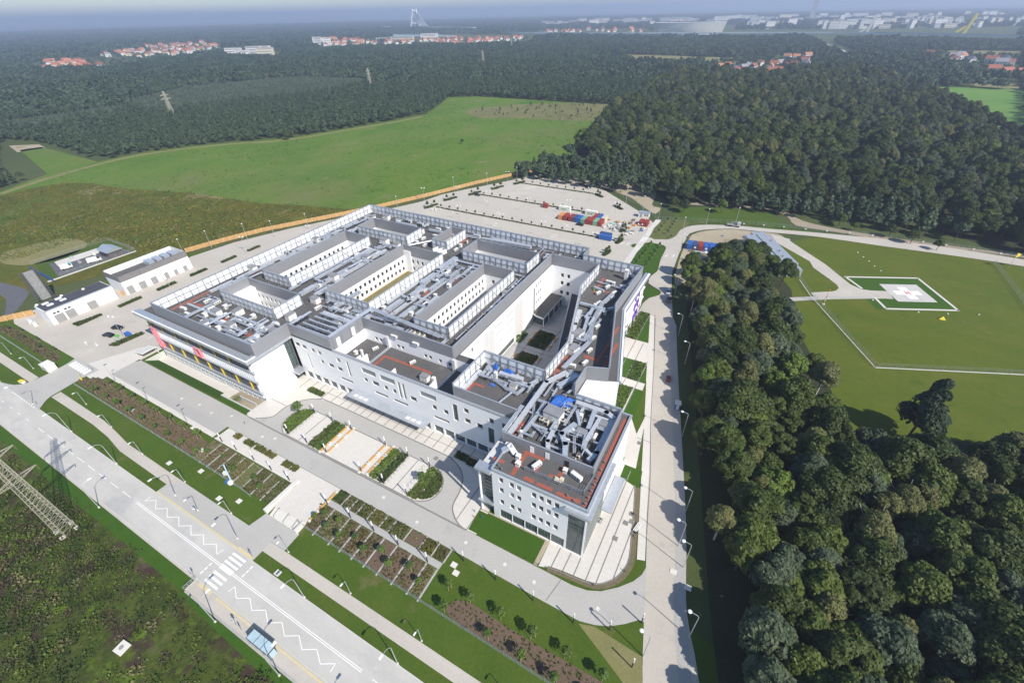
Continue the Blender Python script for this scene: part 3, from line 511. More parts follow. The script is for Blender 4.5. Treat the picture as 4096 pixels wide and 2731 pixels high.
facade('outer_wall', (-55, 157.6), (-55, 164.2), 0, 17.4, [], B['white']); facade('outer_wall', (-30.3, 157.6), (-55, 157.6), 0, 17.4, [], B['white'])
# courtyards: u0, u1, v0, v1, floor, window rows on left wall, on back wall
def row(L, n, s0, sp, w, zs): return [(s0 + k * sp, s0 + k * sp + w, z, z + 1.7) for k in range(n) for z in zs if s0 + k * sp + w < L - .2]
COURTS = dict(A=(-159.5, -131.8, 72.5, 83.3, 10, 0, row(27.7, 11, 2.2, 2.35, 1.2, (14.1, 10.7))), B=(-159.5, -145.5, 90, 132.5, 10, row(42.5, 15, 2.5, 2.55, 1.2, (14.1, 10.7)), 0), C=(-126, -106, 90, 132.4, 10.1, row(42.4, 16, 2.3, 2.5, 1.25, (14.1, 10.8)), row(20, 6, 3.4, 2.5, 1.15, (14.1, 10.8))),
    D=(-158.5, -130.5, 139.5, 150, 10, 0, 0), E=(-118.6, -111.5, 142.7, 157.3, 10, 0, 0), F=(-100.5, -71.5, 139.2, 150.2, 10, 0, 0), G=(-86.3, -73.3, 90, 132.4, 6, row(42.4, 17, 1.8, 2.4, 1.2, (14.1, 10.8)), [(3.2, 4.5, 14, 15.7), (3.2, 4.5, 10.6, 12.3)]))
for k, (a, c, e, f, z, wl, wb) in COURTS.items():
    facade('courtyard_wall', (a, e), (a, f), z, 17.5, wl or [], B['white']); facade('courtyard_wall', (a, f), (c, f), z, 17.5, wb or [], B['white'])
    facade('courtyard_wall', (c, f), (c, e), z, 17.5, [], B['white']); facade('courtyard_wall', (c, e), (a, e), z, 17.5, [], B['white'])
    part(MB().box(a, c, e, f, z - .2, z), 'courtyard_floor', B['roof'] if k != 'C' else gmat('sedum_roof', [(.3, (.17, .15, .06)), (.7, (.25, .21, .095))], [(.3, (.13, .13, .05)), (.7, (.26, .22, .11))], .3, 2))
part(MB().box(-126, -122.6, 131.9, 132.35, 10.1, 19.5), 'wall_pier', B['white']); part(MB().box(-159.4, -156.6, 72.6, 83.2, 10, 18.6), 'wall_pier', B['white'])
cb = MB(); cb.box(-125.9, -125.2, 90.1, 132.3, 10.1, 10.16); cb.box(-125.2, -106.2, 131.6, 131.85, 10.1, 10.16); part(cb, 'gravel_edge', mat('gravel_edge', (.55, .48, .38), .9))
# big open courtyard
hl = [(20.4, 25.6, 10.7, 11.3), (20.4, 25.6, 7.0, 7.6), (20.4, 25.6, 14.0, 14.6), (28.5, 33.7, 10.7, 11.3), (28.5, 33.7, 7.0, 7.6), (28.5, 33.7, 14.0, 14.6), (20.6, 33.6, .2, 2.6, 'curtain'), (49.6, 50.6, 3.2, 14.8, 'curtain', .15), (6, 7, 14, 15.6)] + [(s, s + .9, z, z + 1.6) for s in (51.6, 53.6, 55.4) for z in (14, 10.3, 6.6)]
facade('courtyard_wall', (-66, 85.3), (-66, 151.4), 0, 17.5, hl, B['white'])
for a, c in ((98.2, 105.2), (119.5, 126)):
    for i in range(3):
        for j in range(6): part(MB().box(-65.99, -65.93, a + (c - a) * i / 3 + .03, a + (c - a) * (i + 1) / 3 - .03, .4 + j * 2.6, .4 + (j + 1) * 2.6 - .06), 'cladding_panel', B['stone'])
facade('courtyard_wall', (-66, 151.4), (-46.6, 151.4), 0, 17.5, [(s, s + 1.2, z, z + 1.7) for s in (4.1, 6.8, 14.5) for z in (13, 9.5, 5.2)], B['white'])
facade('courtyard_wall', (-46.6, 151.4), (-46.7, 133.2), 0, 17.5, [], B['white']); facade('courtyard_wall', (-46.7, 133.2), (-37.8, 100.5), 0, 17.5, [], B['white']); facade('courtyard_wall', (-37.8, 100.5), (-38.3, 85.3), 0, 17.5, [], B['white']); facade('courtyard_wall', (-38.3, 85.3), (-66, 85.3), 0, 17.5, [], B['white'])
part(MB().prism([(-56.6, 151.3), (-46.7, 151.3), (-46.8, 133.2), (-39.8, 107.5), (-44.4, 107.5)], 6.1, 6.5), 'lower_roof', B['dirtyroof']); part(MB().prism([(-57.0, 151.25), (-56.6, 151.25), (-44.4, 107.5), (-44.8, 107.4)], 6.0, 6.75), 'lower_roof_edge', B['cope'])
part(MB().prism([(-65.9, 134.2), (-64.2, 133.2), (-60.6, 132.5), (-60.6, 151.3), (-65.9, 151.3)], 3.7, 4.5, 0, 1), 'pavilion_roof', [B['white'], B['roof']])
for y in (133.2, 138, 143, 148, 151): part(MB().box(-60.9, -60.65, y - .15, y + .15, 0, 3.7), 'column', B['white'])
part(MB().box(-64.5, -61.2, 134, 134.1, 0, 3.7), 'pavilion_glazing', B['green']); part(MB().box(-61.3, -61.2, 134.2, 151.2, 0, 3.7), 'pavilion_glazing', B['green'])
# low roof behind the front wall
facade('inner_wall', (-101.5, 69.4), (-101.5, 82.3), 13.5, 17.6, [], B['white']); facade('inner_wall', (-57.4, 82.3), (-57.4, 69.4), 13.5, 17.6, [], B['white'])
facade('inner_wall', (-101.5, 82.3), (-57.4, 82.3), 13.5, 17.9, [(u + 101.5, u + 102.7, 14.5, 15.8) for u in (-97.5, -95.7, -88.4, -86.6, -77.6, -75.8, -72.1, -68.4)], B['white'])
facade('parapet_back', (-57.4, 69.35), (-101.5, 69.35), 13.5, 17.75, [], B['white'])
for u in (-94.4, -91.2, -80.6, -65.6): part(MB().box(u - .15, u + .15, 69.4, 72.6, 13.5, 17.6 if u in (-91.2, -65.6) else 16), 'fin_wall', B['white'])
for u in (-91.4, -65.9): part(MB().box(u - .35, u + .35, 69.4, 82.2, 13.52, 13.9), 'roof_kerb', B['cope'])
for u in (-91.4, -65.9): part(MB().box(u - .5, u + .5, 81.4, 82.28, 13.9, 18.0), 'wall_pier', B['low'])
# roof decks
cells = [(-180.5, -120.5, 54.8, 164.2), (-120.5, -101.5, 69.05, 164.2), (-101.5, -66, 82.35, 164.2), (-66, -55, 82.35, 164.2), (-57.4, -36.3, 69.05, 85.3), (-55, -46.6, 151.4, 157.6), (-36.3, -13.4, 53.6, 69.05), (-36.3, -13.4, 69.05, 84), (-38.3, -28.4, 84, 92)]
voids = [v[:4] for v in COURTS.values()] + [(-66, -46.6, 85.3, 151.4)]
def decks():
    xs = sorted({c for r in cells + voids for c in r[:2]}); ys = sorted({c for r in cells + voids for c in r[2:]}); b = MB()
    inn = lambda r, x, y: r[0] < x < r[1] and r[2] < y < r[3]
    for i in range(len(xs) - 1):
        for j in range(len(ys) - 1):
            x, y = (xs[i] + xs[i + 1]) / 2, (ys[j] + ys[j + 1]) / 2
            if any(inn(r, x, y) for r in cells) and not any(inn(r, x, y) for r in voids): b.add([(xs[p], ys[q], 17.4) for p, q in ((i, j), (i + 1, j), (i + 1, j + 1), (i, j + 1))], [(0, 1, 2, 3)])
    part(b, 'roof', B['roof'])
    part(MB().box(-101.5, -57.4, 69.35, 82.3, 13.3, 13.55), 'low_roof', B['roof'])
decks()
WING = [(-46.7, 157.6), (-46.75, 133.2), (-37.85, 100.5), (-38.25, 92), (-28.4, 92), (-20.2, 95.2), (-30.3, 132), (-30.3, 160), (-31, 160), (-31, 157.6)]
part(MB().add([(x, y, 17.41) for x, y in WING], [tuple(range(len(WING)))][::1]), 'roof', B['roof'])
# right wing facades
facade('side_wall', (-28.4, 84), (-28.4, 92), 0, 17.4, [], B['white']); facade('side_wall', (-28.4, 92), (-20.2, 95.2), 0, 17.4, [], B['white'])
facade('side_wall', (-20.2, 95.2), (-30.3, 132), 0, 16.5, [(s, s + 1.2, z, z + 1.7) for s in range(3, 36, 3) for z in (5.2, 9, 12.8)], B['white'])
def eastwing():
    u = -30.3
    facade('side_wall', (u, 132), (u, 160), 4, 16.5, [(k * 1.6 + .5, k * 1.6 + 1.2, 8.7, 11) for k in range(9)] + [(1, 14, 12.6, 15.6, 'curtain'), (1, 12, 4.6, 7.2, 'curtain'), (21, 27, 12.6, 15.6, 'curtain'), (21, 27, 4.6, 7.2, 'curtain'), (15.5, 20, 4.6, 15.6, 'curtain')], B['white'])
    part(MB().box(u - 2.2, u - 2, 133, 159, 0, 4), 'recessed_wall', B['brick']); part(MB().box(u - 2, u, 132, 160, 3.6, 4), 'soffit', B['white'])
    for y in (133, 138, 143, 148, 153, 158): part(MB().box(u - .5, u - .1, y - .2, y + .2, 0, 3.6), 'column', B['white'])
    f = MB()
    for y0, y1, z0, z1 in ((147.2, 148, 4.3, 14.5), (151.6, 152.4, 4.3, 14.5)): f.box(u, u + .5, y0, y1, z0, z1)
    f.box(u, u + .5, 148, 151.6, 14, 14.5); f.box(u, u + .5, 148, 151.6, 4.3, 4.8); f.box(u, u + .5, 148, 151.6, 9.2, 9.8); part(f, 'bay_frame', B['purple'])
    for y in (136, 140.5, 156.5): part(MB().box(u, u + .35, y, y + .3, 4.2, 12.4), 'fin', mat('rose_fin', (.7, .5, .48), .5))
    for z in (7.6, 12): part(MB().box(u, u + .5, 132, 160, z, z + .35), 'ledge', B['white'])
    part(MB().prism([(-30.9, 161.2), (-30.9, 132.1), (-20.9, 95.4), (-19.5, 95.2), (-29.2, 131.5), (-28.8, 161.2)], 16.5, 17.5), 'eave', B['zinc'])
    part(MB().prism([(-29.6, 160.9), (-30.0, 131.6), (-20.2, 95.4), (-19.7, 95.3), (-29.5, 131.5), (-29.1, 160.9)], 17.5, 17.75), 'eave_edge', B['white'])
eastwing()
# tower
T0 = -36.3
tw = []
for z in (14.15, 10.5, 6.0):
    for u in (-34.5, -31.75, -29.95, -26.25, -24.45, -22.65, -20.8):
        if z < 12 and u == -34.5: tw.append((u, u + 1.15, z, z + 1.75)); continue
        tw.append((u, u + 1.15, z, z + 1.75, 'louvre' if (u, z) in ((-29.95, 14.15), (-31.75, 10.5), (-22.65, 10.5)) else 'win'))
tw += [(-34.6 + k * 3.35, -31.35 + k * 3.35, .4, 3.7, 'bay', .2) for k in range(5)] + [(-17.5, -13.7, .3, 15.2, 'curtain', .12)]
facade('front_wall', (T0, 53.6), (-13.4, 53.6), 0, 17.6, [(w[0] - T0, w[1] - T0, *w[2:]) for w in tw], B['white'])
facade('side_wall', (-13.4, 53.6), (-13.4, 84), 0, 17.6, [(.3, 12.4, .3, 15.2, 'curtain', .12)] + [(s, s + .8, z, z + 4.2, 'louvre') for s in (13.6, 15.4, 17.2, 19.4, 21.2, 23.2, 25.2, 27.2) for z in (5.2, 10.6)] + [(20, 24, .4, 3.4, 'bay')], B['white'])
facade('back_wall', (-13.4, 84), (-28.4, 84), 0, 17.6, [], B['white'])
facade('side_wall', (T0, 69), (T0, 53.6), 0, 17.6, [], B['white'])
sl_ = MB()
for k in range(24): sl_.box(-13.38, -13.22, 54 + k * .5, 54.12 + k * .5, .4, 15.1)
part(sl_, 'lamella', B['strip'], kind='stuff')
part(MB().prism([(-18.2, 52.6), (-12.4, 52.6), (-12.4, 68.9), (-13.39, 68.9), (-13.39, 53.59), (-18.2, 53.59)], 15.6, 16.4), 'eave', B['zinc'])
part(MB().box(-40.4, -36.31, 52.8, 55.2, 16.2, 16.9), 'eave', B['zinc']); part(MB().box(-40.4, -36.31, 53.1, 55, 4.1, 4.6), 'ledge', B['zinc'])
part(MB().tube((-39.9, 53.9, 0), (-39.9, 53.9, 16.2), .3, n=10), 'column', B['white']); part(MB().box(-39.6, -36.35, 54.6, 54.7, .2, 16.1), 'corner_glazing', B['green'])
gz = MB()
for k in range(12): gz.box(-39.6, -36.4, 54.5, 54.6, 1 + k * 1.3, 1.1 + k * 1.3)
part(gz, 'glazing_bar', B['frame'], kind='stuff')
part(MB().box(-39.8, -36.4, 54.8, 68.9, 0, 16.1), 'corner_volume', B['low'])
part(MB().box(-13.2, -10.6, 64.6, 75.6, 3.7, 4.1), 'porch_roof', B['zinc'])
# entrance canopy
part(MB().box(-96.6, -66.6, 65.3, 68.95, 3.95, 4.3), 'entrance_canopy', B['zinc'])
cg = MB()
for x0 in (-94.6, -92.6, -90.6, -74, -72, -70):
    cg.box(x0, x0 + 1.5, 66, 67.2, 4.3, 4.36)
    for k in range(5): cg.box(x0 + .15 + k * .28, x0 + .25 + k * .28, 66.1, 67.1, 4.36, 4.42)
part(cg, 'canopy_grille', B['low'])
# parapets
for x0, x1, y0, y1 in ((-120.3, -38.3, 68.85, 69.34), (-36.4, -13.2, 53.45, 53.9), (-13.75, -13.2, 53.9, 83.7), (-36.45, -36.1, 53.9, 62), (-28, -13.2, 83.7, 84.15)):
    part(MB().box(x0, x1, y0, y1, 17.3, 17.85), 'parapet', B['cope'])
# red walkway tiles on the roofs
for x0, x1, y0, y1 in [(-14.9, -14.0, 63, 82.5)] + [(-14.9, -14.1, 54.4 + k * 1.75, 55.7 + k * 1.75) for k in range(5)] + [(-37.6, -34.7, 56.2, 57.1), (-33.1, -30.8, 57.2, 58), (-32, -31, 54.5, 62), (-31, -26.9, 61.1, 62), (-28.9, -26.4, 54.6, 55.6), (-27.9, -27, 57.5, 60.6), (-25.8, -22, 54.6, 55.5), (-21, -17, 54.5, 55.4), (-24.4, -22.9, 57.8, 58.7), (-22.6, -21.7, 58.5, 61.9), (-16.9, -15.7, 54.6, 55.7), (-37.2, -35.8, 64, 70), (-18.5, -17.2, 63, 68.5), (-55.8, -55, 71.5, 76.7), (-55, -52, 75.9, 76.7), (-29, -28.2, 100, 121), (-26.6, -25.7, 98, 112), (-29, -33, 101, 102.2), (-39, -36, 97, 99.5), (-36.5, -38, 87, 96), (-44, -43, 138, 150), (-43, -36, 140, 141), (-66.5, -60, 158, 159), (-100, -72, 158.5, 159.4), (-113, -110, 152, 158), (-104, -103, 142, 155), (-149, -141, 156, 158), (-127, -121, 156, 158), (-172, -171, 60, 75), (-171, -163, 66, 67), (-135, -128, 62, 63.3), (-150, -147, 64, 65.4), (-131, -127, 86, 87.5), (-105, -99, 86, 87), (-101, -100, 92, 95), (-98, -97, 108, 112), (-95, -93, 121, 126), (-139, -138, 92, 95), (-136, -135, 108, 114), (-140, -139, 120, 126), (-169, -168, 90, 108), (-168, -166, 118, 128), (-71.5, -70, 90.5, 93), (-70.6, -70, 104, 108)]:
    b_ = MB().box(min(x0, x1), max(x0, x1), y0, y1, 17.4, 17.44); part(b_, 'walkway_tile_strip', B['redp'])
part(MB().box(-90.2, -89.2, 72.5, 78.3, 13.55, 13.6), 'walkway_tile_strip', B['redp']); part(MB().box(-89.2, -71.5, 77.4, 78.3, 13.55, 13.6), 'walkway_tile_strip', B['redp'])
# roof screens: grey sheeting outside, white panels in a steel frame towards the roof
CAMP = Vector((0, 0))
def screen(pts, z1=22.0, z0=17.4):
    scr = None; fr = MB(); core = MB(); pan = []; back = MB()
    for p, q in zip(pts, pts[1:]):
        p, q = Vector(p), Vector(q); L = (q - p).length
        if L < .3: continue
        d = (q - p) / L; n = Vector((-d.y, d.x))          # n: roof side
        core.bar((*p, (z0 + z1) / 2), (*q, (z0 + z1) / 2), .1, z1 - z0 - .02, 0)
        core.bar((*p, z1), (*q, z1), .26, .1, 1)
        N = max(1, round(L / 2.6)); w = L / N; seen = n.dot(CAMP - (p + q) / 2) > 0
        for k in range(N):
            a, b = p + d * (w * k + .05) + n * .12, p + d * (w * (k + 1) - .05) + n * .12
            (pan if seen else [back]).append((a, b)) if seen else back.bar((*a, (z0 + z1) / 2 + .2), (*b, (z0 + z1) / 2 + .2), .06, z1 - z0 - .6)
        for k in range(N + 1):
            c = p + d * w * k + n * .3; e = c + n * 1.1
            fr.bar((*c, z0), (*c, z1 + .05), .13)
            if k % 2 == 0: fr.bar((*e, z0), (*c, z1 - 1.2), .09); fr.bar((*e, z0 + .05), (*c, z0 + .05), .09); fr.bar((*e, z0 + .05), (*c, z0 + 1.6), .07)
            if k % 4 == 1 and k < N: fr.bar((*c, z0 + .7), (*(c + d * w), z1 - .4), .08)
        for z in (z0 + .35, (z0 + z1) / 2 + .2, z1 - .1): fr.bar((*(p + n * .3), z), (*(q + n * .3), z), .09)
    scr = part(core, 'screen_wall', [B['grey'], B['cope']])
    def sub(b, name, m):
        o = b.build(name, m); o.parent = scr; return o
    if back.v: sub(back, 'back_panel', B['panel'])
    for a, b in pan:
        b1 = MB(); b1.bar((*a, (z0 + z1) / 2 + .2), (*b, (z0 + z1) / 2 + .2), .06, z1 - z0 - .6); sub(b1, 'panel', B['panel'])
    tag(sub(fr, 'steel_frame', B['steel']))
for a, c, e, f, *_ in COURTS.values():
    screen([(a, e), (a, f), (c, f), (c, e), (a, e)])
screen([(-120.3, 68.9), (-101.8, 68.9), (-101.8, 82.4), (-66.4, 82.4), (-66.4, 151.6), (-46.7, 151.6)])
screen([(-173.5, 56), (-120.3, 56), (-120.3, 68.9)])
screen([(-46.7, 151.6), (-46.8, 133.2), (-37.85, 100.5), (-38.2, 85.4), (-57.3, 85.4), (-57.3, 69.4)]); screen([(-57.3, 69.4), (-38.2, 69.4)], 21.3)
screen([(-38.2, 69), (-38.2, 62.2), (-15.6, 62.2), (-15.6, 82.3), (-27.7, 82.3)], 20.5); screen([(-28.9, 84.2), (-28.8, 91.9), (-23, 94)])
screen([(-23, 94), (-30.7, 122.7), (-32, 127), (-31.2, 157)]); screen([(-31.2, 157), (-55, 157), (-55, 163.5), (-173.5, 163.5)]); screen([(-173.5, 163.5), (-173.5, 56)])
for u in (-30.9, -27.0, -22.2):
    part(MB().box(u, u + 1, 62.05, 62.14, 17.45, 19.4), 'door', B['white'] if u < -23 else B['dark'])
for y0, y1 in ((71.2, 72.6), (77.4, 78.8)): part(MB().box(-101.74, -101.66, y0, y1, 17.7, 20.6), 'door', B['white'])
# ================================================================ rooftop plant
K = dict(duct=mat('duct_metal', (.58, .62, .67), .36, .45, var=.12, sc=1.2), pipe=mat('pipe_metal', (.62, .66, .72), .3, .5, var=.1, sc=2), unit=mat('unit_white', (.74, .73, .7), .6, var=.05, sc=1), cream=mat('unit_cream', (.66, .61, .5), .6, var=.05, sc=1), slot=mat('unit_slot', (.05, .05, .055), .6), cap=mat('unit_cap', (.3, .3, .31), .6, .2), lag=mat('lagging_foil', (.66, .68, .71), .45, .4, var=.08, sc=3), tarp=mat('blue_tarpaulin', (.035, .13, .46), .42, var=.25, sc=.8, bump=.6, bsc=1.5), greenbox=mat('green_plastic', (.1, .45, .1), .5))
Z0 = 17.42
PROTO = {}
def unit(kind, x, y, label, rz=0, z=Z0, s=1.0):
    """a roof machine standing free on the deck"""
    grp = dict(long='long white air conditioners on the roof', box='white roof vent boxes', house='white plant housings on the roof', fan='fan condensers on the roof', stack='white vent stacks', bank='condenser banks on the roof')[kind]
    if kind in PROTO: return dup(PROTO[kind], (x, y, z), rz, label, s)
    nm, cat = dict(long=('air_conditioner', 'air conditioner'), box=('roof_vent', 'roof vent'), house=('plant_housing', 'plant housing'), fan=('condenser', 'air conditioner'), stack=('vent_stack', 'vent'), bank=('condenser_bank', 'air conditioner'))[kind]
    t = thing(nm, label, cat, (x, y, z), rz, grp); t.scale = (s,) * 3
    def pt(b, n, m):
        o = b.build(n, m); o.parent = t; return o
    if kind == 'long':
        pt(MB().box(-1.25, 1.25, -.45, .45, .3, 1.25), 'body', K['unit'])
        for k in range(3): pt(MB().box(-.95 + k * .7, -.45 + k * .7, -.47, -.44, .55, .95), 'grille', K['slot'])
        for q in (-1, 1): pt(MB().box(q - .06, q + .06, -.4, .4, 0, .3), 'foot', B['steel'])
    elif kind == 'box':
        pt(MB().box(-.6, .6, -.6, .6, 0, 1.35), 'body', K['unit']); pt(MB().box(-.7, .7, -.7, .7, 1.35, 1.5), 'cap', K['unit'])
        pt(MB().box(-.4, .4, -.62, -.59, .95, 1.2), 'grille', K['slot'])
    elif kind == 'house':
        pt(MB().box(-1.6, 1.6, -1.1, 1.1, 0, 2.2), 'body', K['unit']); pt(MB().box(-1.7, 1.7, -1.2, 1.2, 2.2, 2.4), 'cap', K['cap']); pt(MB().box(-.4, .4, -1.13, -1.09, .1, 1.9), 'door', B['low'])
    elif kind == 'fan':
        pt(MB().box(-.5, .5, -.5, .5, .15, 1.5), 'body', K['cream']); pt(MB().tube((0, 0, 1.5), (0, 0, 1.62), .4, n=12), 'fan_ring', K['cap']); pt(MB().tube((0, 0, 1.62), (0, 0, 1.63), .3, n=10), 'fan', K['slot']); pt(MB().box(-.4, .4, -.52, -.49, .3, 1.3), 'grille', K['slot'])
        for q in (-.4, .4): pt(MB().box(q - .05, q + .05, -.45, .45, 0, .15), 'foot', B['steel'])
    elif kind == 'stack':
        pt(MB().box(-.4, .4, -.4, .4, 0, 2.6), 'body', K['unit']); pt(MB().box(-.5, .5, -.5, .5, 2.6, 2.8), 'cap', K['unit'])
    elif kind == 'bank':
        pt(MB().box(-1.7, 1.7, -.7, .7, .3, 1.9), 'body', K['lag']); pt(MB().box(-1.6, 1.6, -.6, .6, 1.9, 2.05), 'cap', K['duct'])
        for k in range(3): pt(MB().box(-1.5 + k * 1.05, -.6 + k * 1.05, -.73, -.69, .5, 1.7), 'grille', K['slot'])
    PROTO[kind] = t; return t
def duct(pts, w, h, label, m='duct', z=18.1, n=None):
    """rectangular air duct on trestles; every straight piece is a part"""
    t = thing('air_duct', label, 'air duct', (*pts[0][:2], Z0), 0, 'silver air ducts on the roof'); P = [Vector((p[0], p[1], z if len(p) < 3 else p[2])) for p in pts]; o_ = Vector(t.location)
    sup = MB()
    for a, b in zip(P, P[1:]):
        d = (b - a).normalized(); bb = MB().bar(a - d * w * .45 - o_, b + d * w * .45 - o_, w, h); L = (b - a).length
        for k in range(1, int(L / 1.5)): c = a + d * k * 1.5 - o_; bb.bar(c - d * .04, c + d * .04, w + .1, h + .1)
        o = bb.build('duct_section', K[m]); o.parent = t
        if abs(d.z) < .5:
            for k in range(int(L / 3) + 1):
                c = a + d * min(L, k * 3 + .3) - o_; s = d.cross(Vector((0, 0, 1))) * (w / 2 + .08)
                for q in (c + s, c - s): sup.bar((q.x, q.y, 0), (q.x, q.y, c.z + h / 2), .07)
                sup.bar((*(c + s).xy, c.z - h / 2 - .05), (*(c - s).xy, c.z - h / 2 - .05), .07)
    if sup.v: o = sup.build('trestle', B['steel']); o.parent = t; tag(o, kind='stuff')
    return t
def pipes(pts, n, r, label, gap=None, z=18.6, sup=True):
    """n parallel pipes on a rack; every pipe is a part"""
    t = thing('pipe_run', label, 'pipes', (*pts[0][:2], Z0), 0, 'silver pipe runs on the roof'); o_ = Vector(t.location); gap = gap or r * 2.7; rk = MB()
    V = [Vector((p[0], p[1])) for p in pts]; Zs = [p[2] if len(p) > 2 else z for p in pts]
    for i in range(n):
        off = (i - (n - 1) / 2) * gap; line = []
        for k, p in enumerate(V):
            d0 = (V[k] - V[k - 1]).normalized() if k else (V[1] - V[0]).normalized(); d1 = (V[k + 1] - V[k]).normalized() if k < len(V) - 1 else d0
            if d0.length < .1: d0 = d1
            if d1.length < .1: d1 = d0
            n0, n1 = Vector((-d0.y, d0.x)), Vector((-d1.y, d1.x)); m = (n0 + n1); m = m / max(.3, m.dot(n0)); line.append((p.x + m.x * off - o_.x, p.y + m.y * off - o_.y, Zs[k] - o_.z))
        b = MB().path(line, r, 7); o = b.build('pipe', K['pipe']); o.parent = t
    for k in range(len(V) - 1):
        d = V[k + 1] - V[k]; L = d.length
        if L < 1.5 or not sup: continue
        d /= L; w = Vector((-d.y, d.x)) * (n * gap / 2 + .15)
        for q in range(int(L / 3.5) + 1):
            c = V[k] + d * min(L, q * 3.5 + .4) - Vector((o_.x, o_.y)); zz = Zs[k] - o_.z
            for e in (c + w, c - w): rk.bar((e.x, e.y, 0), (e.x, e.y, zz + .5), .07)
            rk.bar((*(c + w), zz - r - .05), (*(c - w), zz - r - .05), .08)
    if rk.v: o = rk.build('rack', B['steel']); o.parent = t; tag(o, kind='stuff')
    return t
rng = random.Random(11)
# strips of roof between the courtyards: where, region, ducts (u, v0, v1, w), pipe runs (u, v0, v1, n), columns of units (u, v0, v1, kinds)
STR = [
    ('left outer roof strip', [(-169.5, 74, 92, 1.1), (-170.5, 96, 121, 1.4), (-166, 103, 128, 1.0), (-169.5, 128, 150, 1.3), (-164.5, 134, 146, .9), (-167, 76, 100, .8), (-172, 122, 140, .8)], [(-163.6, 92, 118, 3), (-167.5, 146, 160, 3)], [(-162, 76, 88, 'lb'), (-162.3, 96, 131, 'blhb'), (-171.3, 92, 95, 'h'), (-171, 123, 127, 'h'), (-162.5, 140, 160, 'bhl')]),
    ('roof strip left of the grassy courtyard', [(-137.5, 88, 112, 1.5), (-134, 104, 130, 1.2), (-141, 98, 128, 1.1), (-139.5, 116, 133, 1.0), (-132.4, 90, 103, .9), (-143.2, 88, 98, .9), (-136, 114, 126, .8)], [(-131, 90, 130, 4), (-143, 92, 118, 2)], [(-128.6, 92, 131, 'blbh'), (-136.2, 93, 131, 'bhl'), (-143, 120, 131, 'lb')]),
    ('roof strip right of the grassy courtyard', [(-101.5, 92, 112, 1.6), (-98, 92, 106, 1.1), (-101.8, 114, 136, 2.0), (-97, 112, 128, 1.3), (-90.5, 96, 108, 1.2), (-93, 118, 131, 1.0), (-94.2, 93, 106, .9), (-104.2, 97, 131, .8), (-99.6, 120, 133, .9), (-89.6, 120, 131, .8)], [(-95, 91, 121, 3), (-89.2, 92, 112, 2), (-92, 121, 134, 2)], [(-88.3, 113, 134, 'lll'), (-98.7, 100, 130, 'bl'), (-92.5, 93, 120, 'blbb'), (-103.8, 93, 97, 'b')]),
    ('narrow roof strip beside the open courtyard', [(-69, 92, 110, .8), (-68.6, 114, 134, .9)], [(-70.6, 90, 136, 2)], [(-70.2, 93, 118, 'fffbl'), (-69.8, 118, 130, 'hb')]),
    ('roof between the shallow back courtyards', [], [], [(-123, 140, 158, 'lbl'), (-128, 141, 150, 'bl'), (-108.5, 143, 155, 'lbf'), (-104, 141, 152, 'lb')]),
]
KN = dict(l='long', b='box', h='house', f='fan', s='stack', k='bank'); TXT = dict(l='long white air conditioner', b='small white vent box', h='tall white plant housing', f='cream condenser with round fan', s='slim white vent stack', k='silver condenser bank')
for where, ds, ps, us in STR:
    for i, (u, v0, v1, w) in enumerate(ds):
        j = rng.uniform(-1.2, 1.2); vm = v0 + (v1 - v0) * rng.uniform(.35, .65)
        duct([(u, v0), (u, vm), (u + j, vm + abs(j) + .6), (u + j, v1)], w, w * .75, '%s air duct, %s from the left on the %s' % ('wide silver' if w > 1.25 else 'silver', nth(i), where), ('lag' if i % 3 == 1 else 'duct'), 18.2 + .25 * (i % 3))
        if w > 1.25: duct([(u, vm, 18.6), (u, vm, 19.6), (u + 2.2, vm, 19.6), (u + 2.2, vm, 18.2)], .8, .6, 'short duct bridging the %s wide duct on the %s' % (nth(i), where))
    for i, (u, v0, v1, n) in enumerate(ps): pipes([(u, v0), (u, v1)], n, .13, '%s silver pipes, %s from the left on the %s' % (['no', 'one', 'two', 'three', 'four'][n], nth(i), where), z=18.5 + .35 * i)
    cnt = {}
    tot = [c for *_, ks in us for c in ks]
    for u, v0, v1, ks in us:
        reps = ks if (v1 - v0) < 12 else ks * max(1, int((v1 - v0) / (len(ks) * 5.5)))
        for i, c in enumerate(reps):
            v = v0 + (v1 - v0) * (i + .5) / len(reps) + rng.uniform(-.7, .7); cnt[c] = cnt.get(c, 0) + 1
            unit(KN[c], u + rng.uniform(-.4, .4), v, '%s, %s on the %s' % (TXT[c], nth(cnt[c] - 1), where), rng.choice([0, math.pi / 2, math.pi / 2]) if c == 'l' else 0, s=rng.uniform(.88, 1.12))
